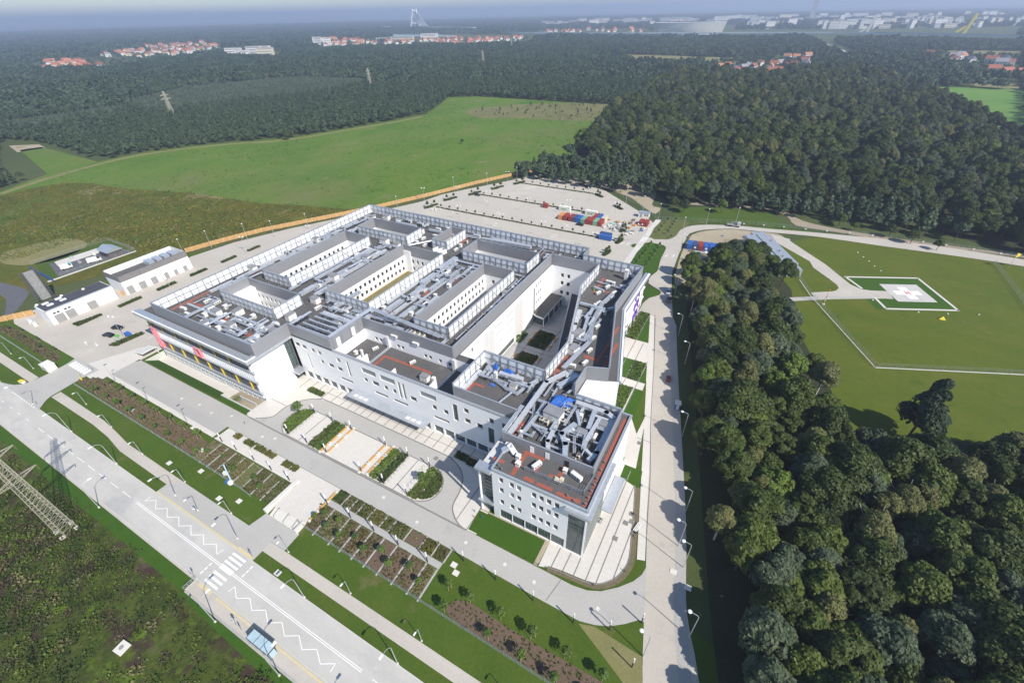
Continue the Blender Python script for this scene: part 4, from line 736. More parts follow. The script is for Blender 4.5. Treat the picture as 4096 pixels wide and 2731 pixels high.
# pipe elbows and small branch ducts filling the strips
def clutter(where, u0, u1, v0, v1, npipe, nduct, seed):
    r = random.Random(seed); A = (u1 - u0) * (v1 - v0)
    for i in range(npipe):
        u, v, a, l, m = r.uniform(u0, u1), r.uniform(v0, v1), r.choice((0, 1)), r.uniform(2.5, 8), r.uniform(1, 3) * r.choice((-1, 1)); z = r.uniform(17.9, 19.4); cl = lambda q, lo, hi: max(lo, min(hi, q))
        P = [(u, v), (u, cl(v + l, v0, v1)), (cl(u + m, u0, u1), cl(v + l, v0, v1))] if a else [(u, v), (cl(u + l, u0, u1), v), (cl(u + l, u0, u1), cl(v + m, v0, v1))]
        P = [P[0]] + [p for q, p in zip(P, P[1:]) if math.hypot(p[0] - q[0], p[1] - q[1]) > .5]
        if len(P) > 1: pipes(P, r.choice((1, 2, 2, 3)), r.uniform(.08, .16), 'bent silver pipes, %s small run on the %s' % (nth(i), where), z=z)
    for i in range(nduct):
        u, v, a, l = r.uniform(u0 + 1, u1 - 1), r.uniform(v0 + 1, v1 - 1), r.choice((0, 1)), r.uniform(2, 5); w = r.uniform(.45, .9); z = r.uniform(17.9, 18.9)
        q = (u, min(v1, v + l)) if a else (min(u1, u + l), v)
        if math.hypot(q[0] - u, q[1] - v) > .8: duct([(u, v), q], w, w * .8, 'small branch duct, %s one on the %s' % (nth(i), where), 'lag' if i % 3 else 'duct', z)
for w_, a in (('left outer roof strip', (-172, -161, 75, 158, 16, 8)), ('roof strip left of the grassy courtyard', (-143.5, -128, 88, 134, 17, 9)), ('roof strip right of the grassy courtyard', (-104, -88, 91, 135, 18, 9)), ('left block roof', (-170, -122.5, 58, 71, 16, 9)), ('narrow roof strip beside the open courtyard', (-72, -68, 90, 136, 10, 3)), ('back roof strip', (-170, -58, 151.5, 161.5, 18, 10)), ('right wing roof', (-41.5, -35, 104, 126, 9, 4)), ('screened tower roof', (-36, -17, 63.5, 81, 15, 7)), ('screened front roof', (-55.5, -40, 78, 84, 9, 3)), ('link roof', (-37, -30, 72, 92, 10, 4)), ('front roof corner', (-119, -103, 71, 88, 7, 5)), ('roof before the grassy courtyard', (-126, -106, 84.5, 88.7, 6, 4)), ('roof before the narrow courtyard', (-100, -72, 84, 88.5, 8, 3))): clutter(w_, *a, hash(w_) % 1 + len(w_) * 7)
# left block roof: rows of machines and low ducts
LBW = 'left block roof'
q = 0
for i, (u, v, rz) in enumerate([(-167, 62, .1), (-162, 60.5, 0), (-158, 66.5, 1.57), (-160, 70, 1.57), (-152, 60, 0), (-146, 63, 0), (-141.5, 66, 0), (-138, 60.5, 0), (-133, 58.5, 0), (-130, 66.5, 0), (-126.5, 60, .0), (-164, 69, 1.57), (-129.2, 70.5, 0), (-124.5, 76, 1.57), (-124.5, 84, 1.57)]): unit('long', u, v, 'long white air conditioner, %s on the %s' % (nth(i), LBW), rz)
for i, (u, v) in enumerate([(-156, 63), (-149, 66), (-144, 60), (-135.5, 65.5), (-128, 62.5), (-154.5, 69.5), (-140, 70)]): unit('box', u, v, 'small white vent box, %s on the %s' % (nth(i), LBW))
for i, (u, v) in enumerate([(-153, 65.5), (-146.5, 69), (-141, 62.5), (-149.5, 58.5), (-124.7, 66.5), (-128, 75.5), (-129, 87)]): unit('house', u, v, 'white plant housing with grey cap, %s on the %s' % (nth(i), LBW), 1.57 if i % 2 else 0, s=.95)
for i, (a, b) in enumerate([((-168, 64.5), (-150, 64.5)), ((-151, 62), (-133, 62)), ((-147, 67.5), (-132, 67.5)), ((-138, 58.6), (-124, 58.6)), ((-129.5, 57.5), (-129.5, 71)), ((-160, 59), (-160, 69))]): duct([a, b], .8, .6, 'low silver air duct, %s on the %s' % (nth(i), LBW), 'duct', 18.2 + .3 * (i % 2))
for i, (a, b) in enumerate([((-157, 61), (-139, 61)), ((-143, 65), (-127, 65)), ((-134, 59.5), (-134, 70.5)), ((-148, 58), (-148, 71))]): pipes([a, b], 2 + i % 2, .12, 'pair of silver pipes, %s on the %s' % (nth(i), LBW), z=18.9)
# pipe field between left block and front screen, pipes over the low roof
PF = 'front roof corner'
for i in range(5): pipes([(-118.5 + i * .2, 71 + i * 2.2), (-103.5, 71 + i * 2.2)], 1, .33, 'thick silver pipe across the %s, %s from the front' % (PF, nth(i)), z=20.3)
pipes([(-102.6, 69.5, 21.9), (-102.6, 88, 21.9), (-88, 88, 20.6), (-75, 88, 19.4)], 3, .2, 'three thick silver pipes running above the grey screen and turning right', gap=.55)
pipes([(-120, 69.6, 21.3), (-120, 78, 21.3)], 2, .2, 'two silver pipes ending above the corner of the grey screen', gap=.5)
duct([(-119, 82), (-104, 82), (-104, 88)], 1.4, 1, 'wide silver duct behind the thick pipes at the front roof corner', 'lag', 18.6)
duct([(-112, 84.5), (-96, 84.5)], 1.2, .8, 'silver duct before the grassy courtyard screen', 'duct', 18.3); duct([(-119, 85), (-119, 98)], 1.3, .9, 'silver duct left of the grassy courtyard front corner', 'duct', 18.5)
pipes([(-112, 88), (-98.5, 88, 18.9), (-98.5, 91, 18.9)], 3, .2, 'silver pipes along the front of the grassy courtyard screen')
unit('house', -110, 79.5, 'white plant housing standing beside the thick pipes', 1.57); unit('long', -114, 86.6, 'long white air conditioner before the grassy courtyard'); unit('box', -107.5, 86, 'small white vent box before the grassy courtyard corner'); unit('long', -103.5, 84.2, 'long white air conditioner beside the roof corner of the front screen', 1.57)
tag(MB().box(-.45, .45, -.3, .3, 0, .7).build('plastic_crate', K['greenbox'], loc=(-117, 80.5, Z0)), 'bright green crate on the roof behind the grey screen', 'crate')
for i, u in enumerate((-84.5, -82.6, -80.7)): unit('fan', u, 86.6, 'cream condenser, %s of the row before the long narrow courtyard' % nth(i), s=1.15)
unit('house', -92, 85, 'white plant housing behind the low roof wall', 0, s=.8); duct([(-96, 86.8), (-88, 86.8), (-88, 84)], .9, .7, 'silver duct bending behind the low roof wall', 'duct', 18.3); pipes([(-87, 84.3, 18.3), (-73, 84.3, 18.3), (-73, 89, 18.3)], 2, .16, 'silver pipes before the long narrow courtyard')
# back strip
BK = 'back roof strip'
for i, (u, v, k, rz) in enumerate([(-166, 156, 'house', 0), (-160, 160, 'house', 0), (-152, 159, 'long', 0), (-147, 161, 'bank', 0), (-139, 160, 'bank', 0), (-133.5, 153, 'house', 1.57), (-128.5, 160, 'long', 0), (-125, 153, 'long', 0), (-119, 160.5, 'bank', 0), (-107, 160, 'bank', 0), (-101, 153.5, 'house', 1.57), (-96, 153, 'long', 0), (-88, 153, 'long', 0), (-80, 154, 'long', 0), (-75, 153.5, 'box', 0), (-68.5, 155, 'long', 0), (-61, 156, 'long', 0), (-58.5, 160, 'long', 0), (-124, 162, 'box', 0)]): unit(k, u, v, '%s, %s from the left on the %s' % ({'house': 'white plant housing', 'long': 'long white air conditioner', 'bank': 'silver condenser bank', 'box': 'small white vent box'}[k], nth(i), BK), rz)
for i, (a, b, w) in enumerate([((-165, 152), (-150, 152), 1.2), ((-145, 153), (-133, 153), 1.2), ((-151, 157.5), (-140, 157.5), 1.1), ((-131, 157), (-118, 157), 1.1), ((-103, 159), (-80, 159), 1.6), ((-100, 161.3), (-84, 161.3), 1.1), ((-116, 159), (-106, 159), .9)]): duct([(*a, 18.4), (*b, 18.4 + (i == 4) * .8)], w, w * .8, 'silver air duct, %s from the left on the %s' % (nth(i), BK), 'duct')
for i, (a, b) in enumerate([((-129, 139), (-119.5, 152)), ((-143, 135.5), (-112, 135.5)), ((-103, 136), (-72, 136))]): pipes([a, b], 3, .15, 'silver pipes, %s run between the deep and shallow courtyards' % nth(i), z=18.4)
for i in range(3): tag(MB().box(-1.4, 1.4, -.08, .08, 0, 1.9).build('sound_baffle', B['panel'], loc=(-115.8 + i * 2.4, 140.6 - .2 * i, Z0), rz=1.3), 'white upright baffle panel, %s of three before the small courtyard' % nth(i), 'panel', 'baffle panels before the small courtyard')
for i, (u, v) in enumerate([(-129.5, 136.6), (-127.8, 136.6), (-126.1, 136.6), (-124.4, 136.6)]): unit('fan', u, v, 'cream condenser, %s of the row behind the leftmost long courtyard' % nth(i))
unit('house', -141, 137, 'white plant housing in front of the far left shallow courtyard', s=1.1); unit('house', -133.5, 136.5, 'low white plant housing beside the cream condensers', s=.9)
# right wing
RW = 'right wing roof'
pipes([(-35.5, 92, 18.9), (-33.5, 107, 18.9), (-36.5, 118, 18.9), (-37.5, 130, 18.9), (-36.3, 138, 18.9)], 4, .14, 'four silver pipes snaking down the middle of the right wing roof')
for i, (u, v, rz) in enumerate([(-31.3, 98, 1.3), (-32.2, 104, 1.3), (-33.4, 110.5, 1.3), (-34.5, 117, 1.3), (-39, 131, 1.2), (-37, 133.5, 1.2), (-36, 136.5, 1.2), (-41.5, 137.5, 1.2), (-40, 143, 1.2), (-36.5, 140, 1.2), (-40.8, 147, 0)]): unit('long', u, v, 'long white air conditioner, %s from the front on the %s' % (nth(i), RW), rz, s=.9)
for i, (u, v) in enumerate([(-39.5, 129), (-35, 126), (-39.2, 120), (-38.8, 146.5), (-35, 145), (-34, 143)]): unit('box', u, v, 'small white vent box, %s from the front on the %s' % (nth(i), RW), s=.8)
unit('house', -36.2, 101.5, 'white plant housing at the front of the right wing roof', 1.3); unit('house', -37.8, 109.5, 'white plant housing halfway down the right wing roof', 1.3); unit('stack', -36, 152.5, 'tall white vent stack near the far end of the right wing', s=1.5)
duct([(-38.6, 104), (-41, 114), (-42.5, 122)], 1.5, 1.1, 'wide white lagged duct along the inner screen of the right wing', 'lag', 18.5); duct([(-37.2, 112), (-39, 121), (-39.5, 127), (-35.5, 126.5)], 1, .8, 'silver duct beside the snaking pipes on the right wing', 'duct', 18.3); duct([(-44, 127.2), (-35, 127.2), (-33.5, 129)], .9, .7, 'silver duct crossing the right wing at its bend', 'duct', 18.6)
duct([(-35, 155, 18.5), (-32.6, 154, 18.5), (-33.5, 146, 18.5), (-35.5, 145, 18.5)], 1.1, .9, 'curved silver duct at the far corner of the right wing', 'lag'); duct([(-44.5, 145), (-35.5, 144)], .5, .4, 'thin silver duct across the far part of the right wing', 'duct', 18.2); duct([(-44, 140.5), (-40.5, 139.5)], .8, .8, 'short silver cylinder duct by the inner screen', 'duct', 18.1)
for y in (131, 139): duct([(-33.4, y), (-32.4, y + 3)], .7, .6, 'stub of silver duct by the outer screen at metre %s of the wing' % ('near' if y < 135 else 'far'), 'duct', 18.1)
tag(MB().tube((0, 0, 0), (0, 0, .9), .25).build('gas_cylinder', K['greenbox'], loc=(-43.7, 139.2, Z0)), 'green cylinder standing by the inner screen of the right wing', 'cylinder')
# link roof between right wing, tower and the small screened roof
duct([(-37, 63.5), (-37, 84), (-34, 90)], 1.1, .8, 'long silver duct along the link roof from tower to wing', 'lag', 19.2); duct([(-33.5, 85), (-31, 90.5)], 1.4, 1, 'silver duct beside the tarpaulin towards the wing', 'duct', 18.6); pipes([(-38, 62.5, 20.6), (-38, 72, 20.6)], 3, .14, 'three silver pipes on the tower corner screen'); pipes([(-35, 64, 18.2), (-35, 72, 18.2), (-38.5, 80, 18.2)], 2, .14, 'pair of pipes beside the link roof walkway')
pipes([(-33.5, 92.5, 18.6), (-30, 87.5, 18.6), (-29.4, 84.5, 18.6)], 4, .13, 'four silver pipes curving onto the link roof'); unit('long', -34.2, 95, 'long white air conditioner where the wing meets the link roof', .1); unit('box', -36.2, 88.5, 'small white vent box near the link roof ladder', s=.7)
unit('house', -30.3, 74, 'large white plant housing in front of the blue tarpaulin', -.08, s=1.35)
for i, (u, v) in enumerate([(-32.4, 71.6), (-31.1, 71.5), (-27.6, 73.6), (-28.6, 77.5), (-27.3, 77.2)]): unit('fan', u, v, 'cream condenser, %s around the large plant housing' % nth(i), s=1.05)
def tarp(pts, zs, loc, label, seed):
    r = random.Random(seed); b = MB(); nx, ny = 9, 7; vs = []
    A, Bq, C_, D_ = [Vector(p) for p in pts]
    for j in range(ny):
        for i in range(nx):
            s, t = i / (nx - 1), j / (ny - 1); p = A * (1 - s) * (1 - t) + Bq * s * (1 - t) + C_ * s * t + D_ * (1 - s) * t
            e = min(s, 1 - s, t, 1 - t) * 4; vs.append((p.x + r.uniform(-.12, .12), p.y + r.uniform(-.12, .12), zs[0] + (zs[1] - zs[0]) * min(1, e) + r.uniform(-.18, .18)))
    b.add(vs, [(j * nx + i, j * nx + i + 1, (j + 1) * nx + i + 1, (j + 1) * nx + i) for j in range(ny - 1) for i in range(nx - 1)])
    o = b.build('tarpaulin', K['tarp'], loc=loc); tag(o, label, 'tarpaulin', 'blue tarpaulins on the roof')
tarp([(-2.9, -3.2), (2.6, -1), (3, 3.4), (-2.6, 2.6)], (.5, 2.3), (-30.8, 79.2, Z0), 'large crumpled blue tarpaulin over machines on the link roof', 1)
tarp([(-1.6, -.6), (1.6, -.7), (1.6, .8), (-1.5, .6)], (1.4, 2.6), (-48.5, 83.2, Z0), 'blue tarpaulin draped over ducts by the white screen', 2); tarp([(-.7, -.7), (.7, -.7), (.7, .7), (-.6, .6)], (1.6, 3.4), (-52.2, 83, Z0), 'narrow blue tarpaulin hanging on the corner ducts', 3); tarp([(-.8, -.4), (.8, -.5), (.7, .5), (-.7, .4)], (.1, .35), (-50.5, 78, Z0), 'small blue tarpaulin lying beside the pipe bends', 4)
# screened roof behind the front wall
pipes([(-53, 83.5, 18.1), (-51.5, 79.5, 18.1), (-49.5, 79.4, 18.1), (-46, 78, 18.1), (-42.5, 77.5, 18.1), (-41.5, 82, 18.1)], 3, .14, 'three silver pipes zigzagging over the screened front roof'); pipes([(-44, 77.5, 18.1), (-45.5, 70.5, 18.1)], 2, .12, 'pair of silver pipes running to the front parapet of the screened roof')
for i, u in enumerate((-54.6, -53.2, -51.8)): duct([(u, 80, 18.3), (u, 83.5, 18.9)], .8, .7, 'short silver duct, %s of three by the corner of the screened roof' % nth(i), 'duct')
duct([(-56.3, 73, 17.9), (-55.8, 80, 18.6)], 1.2, .7, 'silver duct along the left screen of the front roof', 'lag'); duct([(-50, 82.2), (-44, 82.6)], 1.3, 1, 'silver duct along the back screen of the front roof', 'lag', 18.6); duct([(-44.5, 80.5), (-41, 81.5), (-40, 84)], 1, .8, 'bent silver duct at the right end of the front roof', 'duct', 18.4)
unit('stack', -50.8, 80.6, 'white vent stack beside the pipe bends on the screened roof', s=.9); unit('house', -44.8, 79.6, 'white plant housing on the screened front roof', .1, s=.6); unit('long', -43, 81.4, 'long white air conditioner by the back screen of the front roof', 1.57, s=.7)
# low roof
for i, (u, v, k) in enumerate([(-98.6, 74.5, 'box'), (-96.2, 74.8, 'stack'), (-94.6, 79, 'long'), (-79.5, 78.9, 'long'), (-71.4, 74.6, 'house'), (-69, 75.5, 'box'), (-83, 71, 'box')]): unit(k, u, v, '%s standing on the low roof behind the front wall, %s from the left' % ({'box': 'white vent box', 'stack': 'white vent stack', 'long': 'white air conditioner', 'house': 'white plant housing'}[k], nth(i)), 1.2 if k == 'long' else 0, 13.56, .8)
for u in (-88.5, -80): unit('long', u, 82.1, 'white unit on the ledge of the low roof wall, %s one' % ('left' if u < -85 else 'right'), 0, 18.2, .9)
# tower roof plant
TW = 'screened tower roof'
for i, (pts, w) in enumerate([([(-16.9, 80), (-16.9, 68), (-17.6, 65.5)], 1.2), ([(-26.5, 80.8), (-19, 80.8), (-17.2, 80)], 1.3), ([(-24.5, 73), (-26, 69), (-24, 66.5), (-22.8, 63.5)], 1.2), ([(-28.5, 71), (-28.2, 66), (-26.8, 63.2)], 1.0), ([(-21.8, 80), (-21, 73), (-20, 68)], 1.1), ([(-19.8, 78), (-20.2, 70)], .8), ([(-34.6, 66), (-34.2, 72)], .8), ([(-20.5, 68.2), (-17, 66.2)], .7), ([(-25.5, 77.5), (-23.5, 74)], .7)]): duct(pts, w, w * .8, 'silver duct, %s of the tangle on the %s' % (nth(i), TW), 'lag' if i % 2 else 'duct', 18.4 + .35 * (i % 3))
for i, (a, b, n) in enumerate([((-34, 69.5), (-28, 66.8), 2), ((-36, 63.6), (-29, 63.4), 2), ((-23.5, 71), (-21.5, 66), 2), ((-26, 79), (-23.4, 75), 2), ((-22.6, 79), (-19, 76), 3)]): pipes([a, b], n, .13, 'pair of silver pipes, %s of those on the %s' % (nth(i), TW), z=18.3 + .3 * (i % 2))
for i, (u, v, k) in enumerate([(-34.8, 65.2, 'stack'), (-20.8, 64.2, 'fan'), (-20.4, 65.6, 'fan'), (-24.3, 68.5, 'box'), (-22.2, 72.2, 'house'), (-24.5, 77.8, 'box'), (-22.8, 76.4, 'fan'), (-19, 73, 'long'), (-18.8, 77, 'house')]): unit(k, u, v, '%s standing %s on the %s' % ({'stack': 'white vent stack', 'fan': 'cream condenser', 'box': 'small white vent box', 'house': 'white plant housing', 'long': 'white air conditioner'}[k], nth(i), TW), 1.57 if k == 'long' else 0, s=.75)
TT = 'tower terrace'
for i, (u, v, k, s) in enumerate([(-32.4, 59.2, 'box', .8), (-31.5, 57.4, 'box', .8), (-27.6, 58.9, 'long', 1.0), (-21.4, 60.6, 'box', .75), (-18.6, 60.2, 'long', 1.1)]): unit(k, u, v, '%s, %s from the left on the %s' % ('white vent box' if k == 'box' else 'long white unit', nth(i), TT), 1.2 if i == 2 else (-.3 if i == 4 else 0), s=s)
duct([(-36.2, 59.5, 18), (-35.2, 60.4, 18.7), (-34, 59.9, 18)], 1.3, .7, 'arched silver duct with hood on the tower terrace', 'lag'); unit('box', -36.4, 61.2, 'low white hatch beside the arched duct on the terrace', s=.6)
def guard(pts, z, label):
    t = thing('guard_rail', label, 'railing', (*pts[0], z)); o_ = Vector(t.location)
    for h in (.5, 1.0, 1.5):
        b = MB().path([(p[0] - o_.x, p[1] - o_.y, h) for p in pts], .05); o = b.build('rail', B['steel']); o.parent = t
    for a, c in zip(pts, pts[1:]):
        L = math.hypot(c[0] - a[0], c[1] - a[1]); n = max(1, round(L / 3))
        for k in range(n + 1):
            x, y = a[0] + (c[0] - a[0]) * k / n - o_.x, a[1] + (c[1] - a[1]) * k / n - o_.y; o = MB().bar((x, y, 0), (x, y, 1.5), .12).bar((x, y + .7, 0), (x, y, 1.1), .08).build('post', B['steel']); o.parent = t
guard([(-29.6, 56.8), (-15.8, 56.9), (-15.3, 62)], Z0, 'double steel guard rail around the front of the tower terrace')
tag(MB().box(-1, .9, -.5, .5, 0, .25).box(-.6, .3, -.9, .2, .25, .6).box(.4, 1.2, -.2, .7, 0, .7).build('packing_material', mat('packing_beige', (.62, .55, .42), .8, var=.2, sc=2), loc=(-22, 58, Z0)), 'heap of beige packing and cut ducts on the tower terrace', 'packing')
for i, y in enumerate((54.9, 56.6, 58.4, 60.2, 62, 64.5, 67)): tag(MB().tube((0, 0, 0), (0, 0, .5), .12).tube((0, 0, .5), (0, 0, .65), .2).build('vent_pipe', B['steel'], loc=(-14.4, y, Z0)), 'small steel vent pipe on the red tile strip, %s from the tower corner' % nth(i), 'vent pipe', 'vent pipes along the tower edge')
for i, u in enumerate((-36.5, -35.2, -34.2, -18.5, -16.8)): tag(MB().tube((0, 0, 0), (0, 0, .5), .12).tube((0, 0, .5), (0, 0, .65), .2).build('vent_pipe', B['steel'], loc=(u, 54.6 + .5 * (i % 2), Z0)), 'small steel vent pipe along the front tower edge, %s from the left' % nth(i), 'vent pipe', 'vent pipes along the tower edge')
# sedum roof boxes in the grassy courtyard
for i, (y, x) in enumerate(((104, -112.5), (109.5, -112.2), (113, -111.9))): unit('box', x, y, 'white vent box on the grassy courtyard floor, %s from the front' % nth(i), 0, 10.12, .7)
# ================================================================ vegetation
L = dict(oak=leafmat('leaves_dark', (.026, .042, .009), (.056, .08, .015)), mid=leafmat('leaves_mid', (.04, .062, .01), (.085, .115, .018)), pale=leafmat('leaves_pale', (.085, .092, .028), (.14, .145, .045)), lime=leafmat('leaves_lime', (.06, .1, .014), (.12, .17, .025)), pine=leafmat('needles', (.02, .036, .018), (.042, .062, .028)), blue=leafmat('leaves_bluish', (.045, .068, .035), (.085, .11, .055)), young=leafmat('leaves_young', (.055, .1, .018), (.11, .16, .03)), bed=leafmat('bed_plants', (.045, .062, .012), (.1, .115, .02)), rusty=leafmat('rusty_plants', (.075, .055, .018), (.11, .115, .02)), weed=leafmat('weeds', (.05, .065, .02), (.14, .15, .04)), hedge=leafmat('hedge_leaves', (.035, .06, .014), (.075, .1, .022)), conif=leafmat('forest_needles', (.036, .062, .03), (.066, .098, .046)), far=leafmat('far_wood_leaves', (.03, .052, .026), (.055, .082, .038)),
    bark=mat('bark', (.11, .085, .06), .95, var=.2, sc=3), birch=mat('pale_bark', (.5, .48, .43), .9, var=.15, sc=3), wood=mat('stake_wood', (.45, .34, .2), .85, var=.12, sc=3))
def quads(P, N, S, seed):
    """leaf clumps: one bent quad at each point P facing N with size S"""
    r = np.random.default_rng(seed); n = len(P); N = N / np.linalg.norm(N, axis=1, keepdims=True)
    a = r.normal(size=(n, 3)); a -= (a * N).sum(1, keepdims=True) * N; a /= np.linalg.norm(a, axis=1, keepdims=True); b = np.cross(N, a)
    S = S[:, None] * .5; k = r.uniform(.6, 1.0, (n, 1)); j = lambda: 1 + r.uniform(-.35, .35, (n, 1))
    return np.stack([P - a * S * j() - b * S * k, P + a * S - b * S * k * j(), P + a * S * j() + b * S * k, P - a * S + b * S * k * j()], 1).reshape(-1, 3)
def qmesh(name, V, m, extra=None):
    n = len(V) // 4; me = bpy.data.meshes.new(name); me.vertices.add(n * 4); me.vertices.foreach_set('co', V.astype(np.float32).ravel()); me.loops.add(n * 4); me.loops.foreach_set('vertex_index', np.arange(n * 4, dtype=np.int32)); me.polygons.add(n)
    me.polygons.foreach_set('loop_start', np.arange(0, n * 4, 4, dtype=np.int32)); me.polygons.foreach_set('loop_total', np.full(n, 4, dtype=np.int32)); me.update(calc_edges=True); me.materials.append(m); return me
def crown(name, m, seed, h, r, n, q, kind='round', base=.3):
    g_ = np.random.default_rng(seed); nb = {'round': 42, 'tall': 40, 'loose': 58, 'pine': 26}[kind]; C = []; RB = []
    for i in range(nb):
        if kind == 'pine':
            t = (i + .5) / nb; zz = h * (.22 + .78 * t); rr = r * (1.05 - t) ** .8 * g_.uniform(.45, .85); a = g_.uniform(0, 6.28); C.append((rr * math.cos(a), rr * math.sin(a), zz)); RB.append(r * (.5 - .28 * t))
        else:
            d = g_.normal(size=3); d /= np.linalg.norm(d); d[2] = abs(d[2]) * 1.1 - .35; s = g_.uniform(.45, .95) ** .6; hz = h * (1 - base) / 2
            taper = 1.0 if kind != 'tall' else (1 - .45 * max(0, d[2]))
            C.append((d[0] * r * .78 * s * taper, d[1] * r * .78 * s * taper, h * base + hz + d[2] * hz * .88 * s)); RB.append(r * g_.uniform(.16, .4) * (.8 if kind == 'loose' else 1))
    C, RB = np.array(C), np.array(RB); w = RB ** 2 / (RB ** 2).sum(); idx = g_.choice(nb, int(n * 1.6), p=w)
    D = g_.normal(size=(len(idx), 3)); D /= np.linalg.norm(D, axis=1, keepdims=True); D[:, 2] = np.where(D[:, 2] < -.35, -D[:, 2], D[:, 2])
    P = C[idx] + D * (RB[idx] * g_.uniform(.8, 1.12, len(idx)))[:, None]
    deep = np.zeros(len(P), bool)
    for c, b in zip(C, RB): deep |= ((P - c) ** 2).sum(1) < (b * .72) ** 2
    P, D = P[~deep][:n], D[~deep][:n]; N = D + g_.normal(size=D.shape) * .45; N[:, 2] += .25
    return qmesh(name, quads(P, N, g_.uniform(.6, 1.35, len(P)) * q, seed), m)
def trunk(name, h, r, seed, m, limbs=4):
    rr = random.Random(seed); b = MB(); b.tube((0, 0, 0), (0, 0, h * .45), r, r * .7, 7); b.tube((0, 0, h * .45), (rr.uniform(-.3, .3), rr.uniform(-.3, .3), h * .85), r * .7, r * .15, 6)
    for k in range(limbs):
        a = rr.uniform(0, 6.28); z = h * rr.uniform(.3, .55); l = h * rr.uniform(.2, .32); b.tube((0, 0, z), (l * math.cos(a), l * math.sin(a), z + l * .8), r * .4, r * .1, 5)
    return b.mesh(name, m)
VAR = []   # (crown mesh, trunk mesh, words)
def variant(nm, words, m, seed, h, r, n, q, kind, bark='bark', base=.3): VAR.append((nm, words, crown('crown', L[m], seed, h, r, n, q, kind, base), trunk('trunk', h, .28, seed, L[bark])))
variant('oak_tree', 'broad dark oak-like tree', 'oak', 1, 16, 6.4, 9000, .46, 'round', base=.1); variant('oak_tree', 'broad dark tree with rounded top', 'oak', 2, 14.5, 5.6, 8000, .45, 'loose', base=.1); variant('maple_tree', 'bright mid-green leafy tree', 'mid', 3, 15.5, 5.4, 8000, .44, 'loose', base=.12); variant('maple_tree', 'mid-green tree with lumpy crown', 'mid', 4, 13, 4.9, 7000, .43, 'loose', base=.08)
variant('birch_tree', 'pale feathery birch-like tree', 'pale', 5, 16, 3.9, 6500, .36, 'tall', 'birch', .15); variant('birch_tree', 'pale olive tall thin tree', 'pale', 6, 14, 3.4, 5500, .35, 'tall', 'birch', .12); variant('lime_tree', 'yellow-green bushy tree', 'lime', 7, 13, 4.7, 6500, .42, 'loose', base=.08); variant('alder_tree', 'bluish green upright tree', 'blue', 8, 15, 4.3, 7000, .42, 'tall', base=.1); variant('alder_tree', 'bluish green full tree', 'blue', 9, 13.5, 5.2, 7500, .44, 'loose', base=.1); variant('pine_tree', 'dark layered conifer', 'pine', 10, 16, 4.2, 6000, .45, 'pine')
ROOTS = {}
def tree(i, x, y, where, sc=1.0, rz=None, label=None, group=None):
    nm, words, cm, tm = VAR[i]; t = thing(nm, label or ('%s %s' % (words, where)), 'tree', (x, y, zg(x, y)), rng.uniform(0, 6.28) if rz is None else rz, group or ('trees ' + where)); t.scale = (sc, sc, sc * rng.uniform(.9, 1.12))
    inst('trunk', tm, t); inst('crown', cm, t); return t
def scatter(poly, s, seed, jit=.42, keep=None):
    r = random.Random(seed); xs, ys = [p[0] for p in poly], [p[1] for p in poly]; out = []; y = min(ys); row = 0
    while y < max(ys):
        x = min(xs) + (s / 2 if row % 2 else 0)
        while x < max(xs):
            px, py = x + r.uniform(-jit, jit) * s, y + r.uniform(-jit, jit) * s
            if inpoly(px, py, poly) and (keep is None or keep(px, py)): out.append((px, py))
            x += s
        y += s * .87; row += 1
    return out
# wood between the side road and the helipad field: every tree an object
NEARW = [(-21, 203), (-16.5, 186), (-10.5, 160), (-5.5, 140), (.5, 113), (8.5, 84), (15, 62), (19.5, 44), (24, 30), (27, 12), (96, 12), (118, 40), (112, 74), (104, 112), (92, 134), (84, 138), (76, 134), (70, 126), (60, 118), (52, 118), (45, 112), (38, 118), (32, 134), (27, 150), (22, 168), (17, 182), (13, 196), (8, 212), (0, 222), (-8, 216)]
NT = scatter(NEARW, 6.4, 3)
wr = random.Random(5)
for x, y in NT:
    rx = -14 + (186 - y) * .26; zone = ('at the road edge of the wood' if x < rx + 9 else ('deep in the wood' if x < rx + 20 else 'at the lawn side of the wood')) + ', opposite ' + ('the sandy yard' if y > 180 else 'the purple-framed wing' if y > 145 else 'the planted squares' if y > 115 else 'the blue toilet' if y > 88 else 'the tower' if y > 62 else 'the road corner')
    if x > 62: zone = 'in the bottom right part of the wood' + (', towards the lawn' if y > 95 else '')
    w = [3, 3, 4, 4, 4, 3, 2, 3, 3, .5] if y > 85 else [3, 3, 6, 5, 2, 2, 3, 4, 4, .3]
    if x > 62: w = [2, 2, 6, 3, 1, 1, 6, 2, 2, .3]
    edge = x < (-16.5 + (186 - y) * .255) + 6
    tree(wr.choices(range(10), w)[0], x, y, zone, wr.uniform(.85, 1.08) if edge else wr.uniform(.74, 1.15))
for i, x, y, s, lb in ((9, 55, 128.8, 1.25, 'tall dark layered conifer rising above the lawn edge beside the wood'), (0, 18.5, 208, .8, 'broad dark tree before the end of the grey warehouse'), (2, 12, 214, .85, 'leafy green tree partly hiding the grey warehouse'), (0, 2, 222, .9, 'broad dark tree before the blue containers by the warehouse'), (0, -4, 219, .8, 'dark tree beside the sandy yard and site containers'), (0, 7.5, 226, .75, 'dark green tree touching the warehouse roof edge')): tree(i, x, y, '', s, None, lb, 'trees around the grey warehouse')
